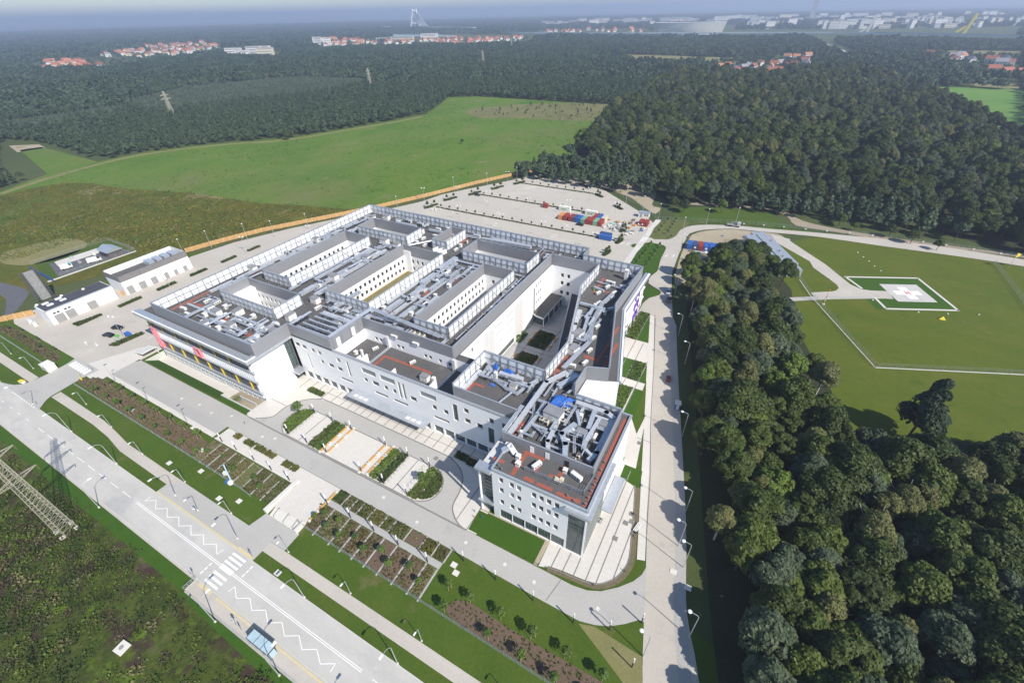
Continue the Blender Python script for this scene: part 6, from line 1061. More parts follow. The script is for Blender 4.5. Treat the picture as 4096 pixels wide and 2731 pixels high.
bed(rect(-114.2, -107.7, 63.8, 65.8), 'dirt', 'hedge', 9, .5, .45, 288, dz=.055); bed(rect(-55.4, -51.7, 63.7, 66), 'mulch', 'bed', 9, .4, .42, 289, dz=.055); bed(rect(-51.3, -48.6, 63.3, 65.6), 'mulch', 'bed', 9, .4, .42, 290, dz=.055)
bed([(-29.9, 141), (-26.3, 141), (-26.3, 161), (-29.9, 161)], 'shrubbed', 'young', 7, .4, .4, 300, dz=.08); bed(rect(-22.9, -19.1, 118.4, 128.8), 'shrubbed', 'young', 7, .4, .4, 301, dz=.08); bed([(-24.4, 114.4), (-19.5, 114.4), (-19.5, 102), (-21.4, 102)], 'shrubbed', 'young', 7, .4, .4, 302, dz=.08)
# big courtyard garden
sheet('courtyard_paving', [(-65.9, 85.4), (-38.4, 85.4), (-37.9, 100.4), (-46.7, 133.2), (-46.7, 151.3), (-65.9, 151.3)], .02, gmat('court_slabs', [(.3, (.42, .41, .39)), (.7, (.48, .47, .45))], [(.3, (.4, .39, .375)), (.7, (.5, .49, .47))], .08, 2.2, .5, .85, .1, 6))
for k, (c, d) in enumerate(((103.5, 115.1), (119.6, 130))): bed(rect(-60.7, -54.2, c, d), 'dirt', 'bed', 14, .4, .4, 291 + k, dz=.07)
bed(rect(-65.6, -64, 119.6, 126), 'dirt', 'young', 10, .5, .4, 293, dz=.07)
cb_ = MB()
for x in (-61.1, -53.7): cb_.box(x - .15, x + .15, 96, 151, .03, .06)
for y in (117.3, 132.4, 139): cb_.box(-65.8, -47.5, y - .1, y + .1, .03, .055)
tag(cb_.build('paving_strip', Gm['strip']), kind='structure')
# ---- benches
BN = None
def bench(x, y, label, rz=math.pi / 2, z=None):
    global BN
    z = zg(x, y) + .06 if z is None else z
    if BN: return dup(BN, (x, y, z), rz, label)
    t = thing('bench', label, 'bench', (x, y, z), rz, 'wooden topped benches'); kid(t, MB().box(-1.35, 1.35, -.28, .28, .36, .46), 'seat', S['benchw'])
    for q in (-1.65, 1.65): kid(t, MB().box(q - .3, q + .3, -.3, .3, 0, .44), 'block', S['conc'])
    BN = t; return t
for r_, (x, nm) in enumerate(((-90.1, 'left row beside the planted strip'), (-88.0, 'second row from the left'), (-75.1, 'third row from the left'), (-72.7, 'right row beside the planted strip'))):
    for k in range(3): bench(x, 49.4 + k * 3.7 - (.5 if r_ % 2 == 0 else 0), 'orange wooden bench with white blocks in the %s of the forecourt, %s from the front' % (nm, nth(k)))
for k, y in enumerate((32.5, 35.3, 38.2)): bench(-75.75, y, 'orange wooden bench with white blocks beside the broad steps, %s from the front' % nth(k))
for k, (x, y) in enumerate(((-61.8, 107), (-61.8, 111.8), (-61.6, 122.4), (-61.6, 127), (-53.2, 108), (-53.2, 113), (-53, 121.5), (-53, 127))): bench(x, y, 'wooden bench in the big courtyard on the %s side of the planted squares, %s from the front' % ('left' if x < -60 else 'right', nth(k % 4)))
# ---- bicycle racks
BR = None
def rack(x, y, label):
    global BR
    if BR: return dup(BR, (x, y, .06), 0, label)
    t = tag(MB().path([(-.1, -.45, 0), (-.1, -.45, .6), (0, -.25, .85), (0, .25, .85), (.1, .45, .6), (.1, .45, 0)], .035, 5).build('bicycle_rack', S['lamp'], loc=(x, y, .06)), label, 'bicycle rack', 'steel bicycle hoops'); BR = t; return t
for r_, (x, n, nm) in enumerate(((-102.9, 8, 'by the left rounded planting'), (-66.1, 8, 'by the right hedge strip'), (-60.3, 8, 'by the right rounded planting'))):
    for k in range(n): rack(x, 48.3 + k * 1.2, 'thin steel bicycle hoop %s of the forecourt island, %s from the front' % (nm, nth(k)))
# ---- steps and retaining walls in front
st_ = thing('garden_steps', 'broad pale steps from the street up to the forecourt between two low walls', 'steps', (-81.5, 28, -.75))
for k in range(6): kid(st_, MB().box(-5, 4.9, -.6 + k * .36, 1.65, -.1 + k * .12, .02 + (k + .5) * .125), 'step', S['conc'])
for x in (-3.2, .3, 3.6): kid(st_, MB().path([(x, -.5, .9), (x, 1.5, 1.6)], .04).path([(x, -.5, 0), (x, -.5, .9)], .04).path([(x, 1.5, .7), (x, 1.5, 1.6)], .04), 'handrail', S['dark'])
tag(MB().box(-87, -76.3, 29.6, 41.1, -.9, .03).build('landing', Gm['plaza']), kind='structure')
tag(MB().box(-88.3, -87.2, 27.4, 37.8, -1.3, .55).build('low_wall', S['conc']), 'long low concrete wall left of the broad steps', 'wall'); tag(MB().box(-76.9, -76.1, 27.1, 29.9, -1.3, .5).build('low_wall', S['conc']), 'short low concrete wall right of the broad steps', 'wall')
tag(MB().box(-122, -89, 36.35, 36.6, -.4, .35).build('low_wall', S['conc']), 'thin concrete edge wall along the left garden beds', 'wall')
# ---- small trees
SM = [(crown('crown', L['young'], 300 + k, 3.6, .95, 230, .27, 'loose', .32), trunk('trunk', 3.2, .06, 300 + k, L['bark'], 2)) for k in range(3)]; SP = [(crown('crown', L['hedge'], 310 + k, 2.6, .55, 130, .32, 'tall', .25), trunk('trunk', 2.2, .05, 310 + k, L['bark'], 2)) for k in range(3)]
stk = MB()
for a in (0, 2.1, 4.2): stk.tube((.5 * math.cos(a), .5 * math.sin(a), 0), (.35 * math.cos(a), .35 * math.sin(a), 1.5), .04, n=5)
stkm = stk.mesh('stake', L['wood'])
def young(x, y, label, grp, s=1.0, sap=False, stake=True, z=None):
    c, k = (SP if sap else SM)[rng.randrange(3)]; t = thing('sapling' if sap else 'young_tree', label, 'tree', (x, y, zg(x, y) if z is None else z), rng.uniform(0, 6.28), grp); t.scale = (s * rng.uniform(.85, 1.15),) * 3
    inst('trunk', k, t); inst('crown', c, t)
    if stake: inst('stakes', stkm, t)
    return t
for k in range(9): young(-176.9 + k * 7.05, 30.5, 'small staked tree in the left mulch bed, front row, %s from the left' % nth(k), 'staked trees in the left mulch bed')
for k in range(8): young(-176 + k * 7.1, 34.6, 'small staked tree on the lawn edge behind the left mulch bed, %s from the left' % nth(k), 'staked trees behind the left mulch bed', 1.05)
for k in range(6): young(-252 + k * 7, 33 + (k % 2) * 2, 'small staked tree left of the entrance road, %s from the left' % nth(k), 'staked trees left of the entrance', .9)
for k, (x, y) in enumerate(((-36, 33.9), (-30.5, 34), (-23.3, 34.2), (-16.1, 34), (-8.8, 34.1), (-1.6, 33.9), (-34.5, 29.9), (-24, 29.8), (-16.3, 29.7), (-9.4, 29.3), (-2, 29.6))): young(x, y, 'bright green staked tree around the right bark bed, %s row, %s from the left' % ('back' if k < 6 else 'front', nth(k % 6)), 'staked trees around the right bark bed', 1.15)
for k, (x, y) in enumerate([(-74.5, 32), (-73, 33.6), (-70, 31.5), (-68.5, 33.8), (-65.5, 31), (-61.8, 32.6), (-58, 31.3), (-54.2, 33), (-50.5, 31.4), (-46, 33), (-42.3, 31.5)]): young(x, y, 'small staked tree in the right garden beds, %s from the left' % nth(k), 'staked trees in the right garden beds', .95)
for k, (x, y) in enumerate([(-118, 32), (-112, 33), (-105, 31.5), (-98, 32.5), (-94, 31.2)]): young(x, y, 'small staked tree in the left garden beds, %s from the left' % nth(k), 'staked trees in the left garden beds', .9)
for x, y, lb in ((-107.2, 55.2, 'green tree on the left rounded planting of the forecourt'), (-57.8, 52.8, 'green tree on the right rounded planting of the forecourt')): young(x, y, lb, 'trees on the forecourt island', 1.45, stake=False)
for k, (x, y) in enumerate([(-64.9, 120.6), (-64.8, 124.6)]): young(x, y, 'slim green shrub against the white courtyard wall, %s' % ['left one', 'right one'][k], 'shrubs on the courtyard wall', .8, stake=False)
for k, (x, y) in enumerate([(-43.3, 227.5), (-38.8, 227.4), (-38.5, 221.6), (-43.2, 221.5), (-38.6, 216.3), (-43.3, 216.1), (-38.7, 211.6), (-43.4, 211.4), (-38.8, 206.6), (-43.5, 205.9), (-39, 201.3), (-43.7, 201.3)]): young(x, y, 'sapling on the lawn between walkway and loop road, %s counted from the zebra' % nth(k), 'saplings on the lawn behind the right wing', 1.0, True)
for k, (x, y) in enumerate([(-43, 262.5), (-38.9, 265), (-38.9, 261.3), (-43.7, 256.2), (-39, 256.3), (-43.9, 250.7), (-38.9, 250.9), (-43.6, 244.5), (-38.8, 244.8), (-36, 240)]): young(x, y, 'sapling on the dry lawn beyond the zebra, %s from the back' % nth(k), 'saplings on the lawn beyond the zebra', 1.0, True)
sheet('lawn', smooth([(-46.3, 264), (-33.2, 269.8), (-31.6, 260.3), (-34, 253.4), (-34.1, 245.2), (-36.2, 238.8), (-39.5, 236.9), (-46.4, 236.7)], 2, True), .06, gmat('dry_lawn', [(.3, (.09, .12, .03)), (.7, (.14, .15, .05))], [(.3, (.08, .1, .028)), (.7, (.16, .16, .06))], .15, 1.5)); sheet('lawn', smooth([(-46.4, 228), (-42.1, 230), (-38, 229.3), (-35.6, 226.2), (-35.1, 214.4), (-34.2, 206.7), (-33.3, 199.4), (-34.5, 194), (-39, 196.3), (-46.6, 201)], 2, True), .06, Gm['turf']); sheet('lawn', smooth([(-50.2, 225), (-50.2, 220), (-52.2, 221.5), (-52, 224)], 2, True), .06, Gm['turf'])
# ---- hedges and islands of the car parks
def hedge(poly, h, label, grp, seed, dens=9):
    t = thing('hedge', label, 'hedge', (*poly[0], 0), 0, grp); o_ = Vector(poly[0]); P = [(x - o_.x, y - o_.y) for x, y in poly]; kid(t, MB().prism(P, 0, .12), 'soil', Gm['dirt'])
    r = np.random.default_rng(seed); Q = np.array(scatter(P, 1 / math.sqrt(dens), seed)); n = len(Q)
    if n: Q = np.repeat(Q, 4, 0) + r.normal(size=(n * 4, 2)) * .13; N = r.normal(size=(n * 4, 3)) * .7; N[:, 2] += .7; o = bpy.data.objects.new('foliage', qmesh('foliage', quads(np.column_stack([Q, r.uniform(.15, 1, n * 4) * h]), N, r.uniform(.6, 1.3, n * 4) * .42, seed), L['hedge'])); COL.objects.link(o); o.parent = t
    return t
for k, (a, b) in enumerate(((48, 56.6), (63.4, 72.5), (79.4, 88.1), (95, 103), (111, 119), (126, 133))): hedge(rect(-231.2, -229.4, a, b) if k else [(-232.5, 47.2), (-229, 47.6), (-229.2, 51), (-229.6, 56.6), (-231, 56.6), (-231.4, 51.5)], .8, 'low dark hedge strip in front of the white garages, %s from the front' % nth(k), 'hedge strips in the service yard', 400 + k)
hedge([(-202.5, 46.4), (-199.6, 47.6), (-198.6, 57), (-200.6, 57.4)], .8, 'low hedge strip beside the two black cars', 'hedge strips in the service yard', 408); hedge(rect(-208, -204, 78, 80.2), .7, 'low hedge strip left of the hospital wall', 'hedge strips in the service yard', 409)
for k, (x, y, a) in enumerate([(-183.3, 223.8, 1.2), (-180.2, 240.8, 1.1), (-171.4, 257.4, 1.15), (-163.5, 274.5, 1.1), (-154.8, 291, 1.1), (-146.2, 308, 1.1)]):
    d, n = Vector((math.cos(a), math.sin(a))), Vector((-math.sin(a), math.cos(a))); c = Vector((x, y)); hedge([tuple(c + d * s + n * w) for s, w in ((-5.2, -1.4), (0, -1.6), (1, -.6), (5.2, -.5), (5, 1.2), (0, .9), (-5, .6))], .8, 'dark planted island at the left edge of the car park, %s from the front' % nth(k), 'planted islands of the car park', 410 + k)
    for q in (-2.6, 2.6): p = c + d * q; young(p.x, p.y, 'slim sapling on the left island of the car park, %s from the front' % nth(k * 2 + (q > 0)), 'saplings on the car park islands', 1.5, True, False)
for k, (x, y, a) in enumerate([(-111.5, 305.2, 2.6), (-94, 289, 2.5), (-75.5, 272.8, 2.5), (-59.2, 224.4, 1.4), (-60.4, 207.6, 1.4), (-62, 240, 1.4)]):
    d, n = Vector((math.cos(a), math.sin(a))), Vector((-math.sin(a), math.cos(a))); c = Vector((x, y)); hedge([tuple(c + d * s + n * w) for s, w in ((-4, -.9), (1, -1.3), (3.8, -.3), (4, .8), (0, 1.2), (-3.6, .9))], .8, 'dark planted island at the right edge of the car park, %s from the back' % nth(k), 'planted islands of the car park', 420 + k)
    for q in (-1.2, 1.6): p = c + d * q; young(p.x, p.y, 'slim sapling on the right island of the car park, %s from the back' % nth(k * 2 + (q > 0)), 'saplings on the car park islands', 1.5, True, False)
for k, (y, x0, x1) in enumerate(((224.2, -179.6, -62), (257, -168, -80), (291.3, -155, -99))):
    hedge(rect(x0, x1, y - .55, y + .55), .5, 'long low hedge row dividing the car park, %s from the front' % nth(k), 'hedge rows of the car park', 430 + k, 4)
    n = int((x1 - x0) / 6.4)
    for i in range(n): young(x0 + 4 + i * 6.4, y, 'thin sapling in the %s hedge row of the car park, %s from the left' % (nth(k), nth(i)), 'saplings in the car park hedge rows', 1.05, True, False)
pk = MB()                                    # faint bay lines
for y in (207.5, 224.2, 240.6, 257, 274, 291.3):
    for i in range(56):
        x = -182 + i * 2.5 + (y - 207) * .42
        if x < -56 and inpoly(x, y + 5, [(-190, 175), (-60, 175), (-52, 258), (-118, 320), (-146, 318), (-190, 240)]): pk.box(x - .05, x + .05, y + .8, y + 5.2, .03, .042); pk.box(x - .05, x + .05, y - 5.2, y - .8, .03, .042)
tag(pk.build('parking_line', Gm['darkpave']), kind='structure')
def arrow(b, x, y, a, s=1.0):
    d, n = Vector((math.cos(a), math.sin(a))), Vector((-math.sin(a), math.cos(a))); p = Vector((x, y)); f = lambda u, v: (*(p + d * u * s + n * v * s), .075)
    b.add([f(-2, -.12), f(.4, -.12), f(.4, .12), f(-2, .12), f(.3, -.5), f(2, 0), f(.3, .5)], [(0, 1, 2, 3), (4, 5, 6)])
ab = MB()
for x, y, a in ((-94, 233.5, 0), (-91.8, 231.5, math.pi), (-93.5, 217, 0), (-93.2, 214, math.pi), (-57, 222.6, 4.4), (-54.4, 222.8, 1.3), (-33, 218, 4.6), (-29.9, 219, 1.5), (-140, 233.5, 0), (-138, 231, math.pi), (-132, 217, 0), (-130, 214, math.pi), (-157, 249, 0), (-155, 246.6, math.pi), (-212.5, 43, 2.9), (-208, 44.5, -.2), (-194, 58, 1.6), (-198, 61, -1.6)): arrow(ab, x, y, a)
for i in range(7): ab.box(-49.7, -46.9, 229.2 + i * .95, 229.7 + i * .95, .06, .075)
for i in range(6): ab.box(-203 + i * 2, -202 + i * 2, 33.2, 35.6, -.25, .07)
tag(ab.build('road_marking', Gm['white']), kind='structure')
# ================================================================ small buildings, containers, vehicles, signs
def slabhouse(name, label, cat, x0, x1, y0, y1, h, m=None): return thing(name, label, cat, ((x0 + x1) / 2, (y0 + y1) / 2, 0))
def bx(t, n, m, x0, x1, y0, y1, z0, z1): return kid(t, MB().box(x0 - t.location.x, x1 - t.location.x, y0 - t.location.y, y1 - t.location.y, z0 - t.location.z, z1 - t.location.z), n, m)
ga = thing('garage_building', 'low white garage with grey roof and skylights, left of the other one', 'building', (-244, 55.5, 0))
bx(ga, 'wall', B['white'], -248.9, -239.2, 43.5, 67.5, 0, 6.2); bx(ga, 'roof', B['dirtyroof'], -248.6, -239.5, 43.8, 67.2, 6.2, 6.3); bx(ga, 'roof_edge', B['cope'], -239.5, -239.1, 43.4, 67.6, 6.05, 6.45)
for y in (45, 48.8): bx(ga, 'door', S['door'], -239.25, -239.1, y, y + 3.2, 0, 3.6)
for y in (45.3, 46.6, 49.1, 50.4): bx(ga, 'window', B['glass'], -239.25, -239.12, y, y + .9, 4.2, 4.8)
bx(ga, 'door', S['door'], -239.25, -239.1, 56.6, 59.8, 0, 3.4)
for x, y in ((-247.5, 45.5), (-244.5, 46), (-247.5, 50), (-244.5, 50.5)): bx(ga, 'skylight', S['skyl'], x, x + 1.2, y, y + 2.2, 6.3, 6.7)
for x, y in ((-248, 44.3), (-247.8, 52.8), (-246, 60)): kid(ga, MB().sphere((x + 244, y - 55.5, 6.7), .6, sz=.45), 'roof_vent', S['skyl'])
gb = thing('plant_building', 'long white technical building with grey attic and chillers on its roof', 'building', (-245, 86, 0))
bx(gb, 'wall', B['white'], -251.5, -238.3, 71, 101, 0, 6.2); bx(gb, 'attic', mat('taupe_cladding', (.22, .205, .2), .6, .1), -239.4, -238.35, 70.95, 101.05, 6.2, 8.7); bx(gb, 'attic_end', MATS['taupe_cladding'], -251.5, -239.4, 70.95, 71.25, 6.2, 8.7); bx(gb, 'roof', B['roof'], -251.4, -239.4, 71.25, 101, 6.2, 6.3)
for k in range(11): bx(gb, 'screen_panel', B['panel'], -251.45, -251.3, 71.4 + k * 2.7, 74 + k * 2.7, 6.3, 9.0)
for k in range(4): bx(gb, 'screen_panel', B['panel'], -251.2 + k * 2.9, -248.5 + k * 2.9, 100.75, 100.9, 6.3, 9)
for k, y in enumerate((86, 89.5, 93, 96.5)): bx(gb, 'chiller', K['duct'], -247.5, -242.5, y, y + 2.6, 6.6, 8.6)
for y, w, h in ((71.8, 2.6, 3.6), (76.8, 2.8, 3.4), (82, 2.6, 3.3), (88, 1.8, 3), (92.4, 1.6, 2.6), (96.8, 1.8, 2.6)): bx(gb, 'door', S['door'], -238.35, -238.2, y, y + w, 0, h)
rc = thing('ramp_canopy', 'white sloping canopy over the ramp at the left end of the left block', 'canopy', (-184, 50, 0)); kid(rc, MB().add([(-3.2, -2, 1.2), (3, -2, 2.6), (3, 3, 2.6), (-3.2, 3, 1.2), (-3.2, -2, .9), (3, -2, 2.3), (3, 3, 2.3), (-3.2, 3, .9)], [(0, 1, 2, 3), (7, 6, 5, 4), (0, 4, 5, 1), (1, 5, 6, 2), (2, 6, 7, 3), (3, 7, 4, 0)]), 'roof', S['cwhite']); kid(rc, MB().box(-3.2, 3, 2.8, 3, 0, .95).box(-3.2, -3, -1.9, 2.8, 0, .9), 'wall', S['cwhite'])
# fenced compound on the left
sheet('compound_yard', [(-318, 66), (-289, 60.5), (-287, 98), (-316, 99)], .02, Gm['lawn']); sheet('compound_drive', [(-312, 70), (-289.5, 65), (-287.8, 97), (-301, 97.5), (-303, 74)], .04, Gm['asph']); sheet('compound_slab', [(-311, 72), (-303, 70.5), (-302, 90), (-310, 91)], .05, Gm['plaza']); sheet('old_track', smooth([(-420, 37), (-330, 41), (-292, 44), (-275, 40), (-264, 35), (-266, 39), (-276, 47), (-290, 52), (-330, 46), (-420, 41)], 3, True), .01, Gm['asph']); sheet('dry_bank', smooth([(-350, 60), (-322, 62), (-313, 78), (-322, 92), (-345, 88)], 3, True), .02, Gm['dry']); sheet('track', [(-288.5, 60), (-286.5, 60), (-285.5, 99), (-287, 99)], .03, Gm['plaza'])
wirefence('mesh_fence', [(-318, 65), (-316.5, 99.5), (-287, 99), (-288.5, 66)], 2, 'wire fence around the small left compound')
tag(MB().box(-13.6, 13.6, -.06, .06, .1, 2.2).build('blue_fence', S['blue'], loc=(-297, 61.8, 0), rz=-.03), 'bright blue solid fence panel at the front of the left compound', 'fence')
hs = thing('technical_hut', 'dark brick hut with pale pitched roof in the fenced compound', 'building', (-292, 90.5, 0)); bx(hs, 'wall', mat('dark_brick', (.1, .085, .085), .8, var=.15, sc=3), -297, -287.5, 87.3, 93.7, 0, 3.6)
kid(hs, MB().add([(-5.6, -3.7, 3.5), (5, -3.7, 3.5), (5, 0, 5.2), (-5.6, 0, 5.2), (5, 3.7, 3.5), (-5.6, 3.7, 3.5), (-5.6, -3.7, 3.3), (5, -3.7, 3.3), (5, 3.7, 3.3), (-5.6, 3.7, 3.3)], [(0, 1, 2, 3), (3, 2, 4, 5), (6, 9, 8, 7), (0, 6, 7, 1), (4, 8, 9, 5), (1, 7, 8, 4, 2), (0, 3, 5, 9, 6)]), 'roof', B['zinc'])
for k, (x, y, s, lb) in enumerate(((-291.5, 82, 1.0, 'white rounded vehicle beside the dark brick hut'), (-295.5, 71.5, .8, 'white tank vehicle at the left end of the compound'))):
    t = thing('white_van', lb, 'van', (x, y, .05), 1.2); kid(t, MB().prism([(-3 * s, -1.1), (2.2 * s, -1.1), (3 * s, -.8), (3 * s, .8), (2.2 * s, 1.1), (-3 * s, 1.1)], .5, 1.4), 'body', S['cwhite']); kid(t, MB().prism([(-2.9 * s, -1.05), (1.4 * s, -.95), (1.4 * s, .95), (-2.9 * s, 1.05)], 1.4, 2.5), 'cabin', S['cwhite']); kid(t, MB().add([(1.45 * s, -.9, 2.3), (1.45 * s, .9, 2.3), (2.3 * s, .9, 1.42), (2.3 * s, -.9, 1.42)], [(3, 2, 1, 0)]), 'windscreen', B['glass'])
    for q in (-1.9 * s, 1.9 * s):
        for p in (-1.1, 1.1): kid(t, MB().tube((q, p - .12, .38), (q, p + .12, .38), .38, None, 10), 'wheel', S['rubber'])
for k, (x, y) in enumerate(((-299, 74), (-297, 77.5), (-306, 78), (-301.5, 86))): tag(MB().box(-.7, .7, -.7, .7, 0, 1.1).tube((0, 0, 1.1), (0, 0, 1.7), .4, n=8).build('equipment_cabinet', [mat('teal_cover', (.25, .5, .47), .6), S['door'], S['lamp'], S['cwhite']][k], loc=(x, y, .05)), ['teal cabinet in the left compound', 'dark grey cabinet behind the white tank', 'steel cabinet on the pale slab', 'white cabinet beside the drive'][k], 'cabinet')
nt_ = thing('netted_tower', 'tall grey netted scaffold tower with two lattice columns behind the low garage', 'tower', (-267.5, 52, 0))
for y in (-2.4, 2.4):
    b = MB()
    for dx in (-.6, .6):
        for dy in (-.5, .5): b.bar((dx, y + dy, 0), (dx, y + dy, 14), .12)
    for k in range(12):
        z = k * 1.16; b.bar((-.6, y - .5, z), (.6, y - .5, z + 1.16), .07).bar((.6, y - .5, z), (.6, y + .5, z + 1.16), .07).bar((-.6, y + .5, z), (.6, y + .5, z + 1.16), .07).bar((-.6, y - .5, z), (-.6, y + .5, z + 1.16), .07).box(-.8, .8, y - .6, y + .6, z + .98, z + 1.04)
    kid(nt_, b, 'lattice_column', mat('weathered_steel', (.13, .13, .12), .7, .3))
kid(nt_, MB().box(-.25, -.1, -2, 2, .3, 13.8), 'netting', mat('grey_netting', (.27, .27, .26), .9, var=.2, sc=1.5)); tag(MB().box(-1.2, 1.2, -.9, .9, 0, 2.2).box(-.9, .9, -.6, .6, 2.2, 2.9).build('plant_skid', mat('dark_plant', (.06, .06, .06), .7, var=.3, sc=2), loc=(-261, 53.5, 0)), 'dark machine skid beside the netted tower', 'machine')
# lattice pylon in the foreground
def pylon(x, y, H, base, top, arms, label, s=.13, rz=0):
    t = thing('lattice_pylon', label, 'pylon', (x, y, zg(x, y)), rz, None); n = 14; W_ = lambda z: base + (top - base) * min(1, z / (H * .8)); LT = mat('pylon_steel', (.5, .46, .36), .7, .3, var=.12, sc=1)
    b = MB(); cs = [(-1, -1), (1, -1), (1, 1), (-1, 1)]
    for cx, cy in cs: b.bar((cx * base / 2, cy * base / 2, 0), (cx * top / 2, cy * top / 2, H), s * 1.3)
    kid(t, b, 'leg_frame', LT); c = MB()
    for k in range(n * 2):
        z0, z1 = H * k / (2 * n), H * (k + 1) / (2 * n); w0, w1 = base + (top - base) * z0 / H, base + (top - base) * z1 / H
        for i in range(4):
            a, d = cs[i], cs[(i + 1) % 4]; p, q = (a[0] * w0 / 2, a[1] * w0 / 2, z0), (d[0] * w1 / 2, d[1] * w1 / 2, z1); c.bar(p, q, s * .6); c.bar((a[0] * w1 / 2, a[1] * w1 / 2, z1), (d[0] * w1 / 2, d[1] * w1 / 2, z1), s * .6)
    tag(kid(t, c, 'lattice', LT), kind='stuff')
    for z, l in arms:
        for q in (-1, 1):
            a = MB(); w = top * .7
            for e in (-1, 1): a.bar((e * w / 2, 0, z), (0, q * l, z + .5), s); a.bar((e * w / 2, 0, z + 1.4), (0, q * l, z + .6), s)
            for k in range(1, 6): f = k / 6; a.bar((-w / 2 * (1 - f), q * l * f, z + .5 * f), (w / 2 * (1 - f), q * l * f, z + 1.4 - .8 * f), s * .6); a.bar((w / 2 * (1 - f), q * l * f, z + .5 * f), (-w / 2 * (1 - f), q * l * f, z + 1.4 - .8 * f), s * .6)
            kid(t, a, 'cross_arm', LT)
            kid(t, MB().tube((0, q * l, z + .5), (0, q * l, z - .9), .1), 'insulator', S['brown'])
    return t
pylon(-128, 1.1, 36, 2.8, 1.0, ((18.8, 4.6), (26, 4.2), (31, 3)), 'tall beige lattice pylon standing in the wild growth left of the street', .085, rz=.3)
for i in range(4): tag(MB().box(-.5, .5, -.5, .5, 0, .3).build('pylon_foot', S['conc'], loc=(-128 + (i % 2) * 3 - 1.5, 1.1 + (i // 2) * 3 - 1.5, -1.25)), 'concrete foot of the lattice pylon', 'foundation', 'feet of the lattice pylon')
t = thing('concrete_slab', 'pale concrete chamber with round cover lying in the wild growth', 'slab', (-87.5, -6.2, -1.2), .1); kid(t, MB().box(-1.05, 1.05, -1.1, 1.1, 0, .55), 'slab', S['conc']); kid(t, MB().tube((0, 0, .55), (0, 0, .6), .45, n=14), 'cover', S['door'])
# bus stop
bs = thing('bus_shelter', 'bus shelter with pale blue glass roof on the near pavement', 'shelter', (-62.4, 7.55, -1.14))
for k in range(3): kid(bs, MB().box(-3.1 + k * 2.08, -1.06 + k * 2.08, -.9, .9, 2.45, 2.52), 'roof_pane', S['lglass'])
f = MB(); f.box(-3.2, 3.25, -1, -.9, 2.4, 2.55); f.box(-3.2, 3.25, .9, 1, 2.4, 2.55)
for k in range(4): x = -3.15 + k * 2.1; f.box(x - .05, x + .05, -.9, .9, 2.4, 2.54); f.box(x - .05, x + .05, -.95, -.85, 0, 2.4)
kid(bs, f, 'frame', S['dark'])
for k in range(3): kid(bs, MB().box(-3.05 + k * 2.1, -1.1 + k * 2.1, -.93, -.9, .2, 2.2), 'glass_panel', S['lglass'])
kid(bs, MB().box(-2.2, 2.2, -.8, -.4, .42, .48).box(-2, -1.9, -.8, -.4, 0, .42).box(1.9, 2, -.8, -.4, 0, .42), 'bench_seat', S['benchw']); kid(bs, MB().box(3.1, 3.2, -.9, .5, .2, 2.2), 'side_panel', S['lglass'])
def sign(x, y, h, label, kind, rz=0):
    t = thing('traffic_sign', label, 'sign', (x, y, zg(x, y)), rz); kid(t, MB().tube((0, 0, 0), (0, 0, h), .045), 'pole', S['lamp'])
    if kind == 'zebra': kid(t, MB().box(-.45, .45, -.06, -.03, h - .95, h - .05), 'plate', S['blue']); kid(t, MB().add([(-.34, -.065, h - .82), (.34, -.065, h - .82), (0, -.065, h - .2)], [(0, 1, 2)]), 'triangle', S['head'])
    if kind == 'stop': kid(t, MB().box(-.35, .35, -.05, -.02, h - 1.1, h - .1), 'plate', S['head']); kid(t, MB().box(-.25, .25, -.055, -.05, h - .55, h - .2), 'symbol', S['blue'])
    return t
sign(-80.6, 18.3, 3, 'blue crossing sign at the far side of the zebra', 'zebra'); sign(-88.3, 9.0, 3, 'blue crossing sign at the near side of the zebra beside the railing', 'zebra', math.pi); sign(-71, 7.3, 3, 'white bus stop sign with timetable left of the shelter', 'stop', .3); sign(-104, 19.2, 2.6, 'white bus stop sign on the wide far pavement', 'stop', .5); sign(-69.2, 7.2, 2.2, 'second narrow timetable post nearest the shelter', 'stop'); sign(-189.7, 18.2, 2.4, 'small sign at the entrance corner of the street', 'stop'); sign(-190.3, 35.4, 3, 'sign by the zebra of the entrance road', 'zebra')
t = thing('guard_railing', 'grey railing at the left end of the near pavement', 'railing', (-87.8, 7.8, -1.2), math.pi / 2); kid(t, MB().bar((-1.3, 0, 1.1), (1.3, 0, 1.1), .07).bar((-1.3, 0, .6), (1.3, 0, .6), .05), 'rail', S['lamp'])
for k in range(4): kid(t, MB().tube((-1.3 + k * .87, 0, 0), (-1.3 + k * .87, 0, 1.1), .04), 'post', S['lamp'])
tag(MB().box(-87.4, 120, 6.15, 6.5, -1.4, -1.02).build('edge_wall', Gm['darkpave']), 'low grey stone edging behind the near pavement', 'wall')
# kiosks at the entrance, bins
t = thing('kiosk', 'white square entrance kiosk with an open top frame', 'kiosk', (-207.2, 29.2, zg(0, 29.2)), .05); kid(t, MB().box(-2.1, 2.1, -1.4, 1.4, 0, 2.3), 'wall', S['cwhite']); kid(t, MB().box(-2.2, 2.2, -1.5, -.9, 2.3, 2.6).box(-2.2, 2.2, .9, 1.5, 2.3, 2.6).box(-2.2, -1.2, -.9, .9, 2.3, 2.6).box(1.2, 2.2, -.9, .9, 2.3, 2.6), 'roof_frame', S['cwhite']); kid(t, MB().box(-.5, .5, -1.43, -1.38, .1, 2), 'door', S['door'])
t = thing('yellow_cabinet', 'bright yellow topped flat cabinet on the verge by the entrance', 'cabinet', (-208.2, 21.2, -1.2), .2); kid(t, MB().box(-1, 1, -.5, .5, 0, .8), 'body', S['cwhite']); kid(t, MB().box(-1.05, 1.05, -.55, .55, .8, .95), 'lid', S['yel'])
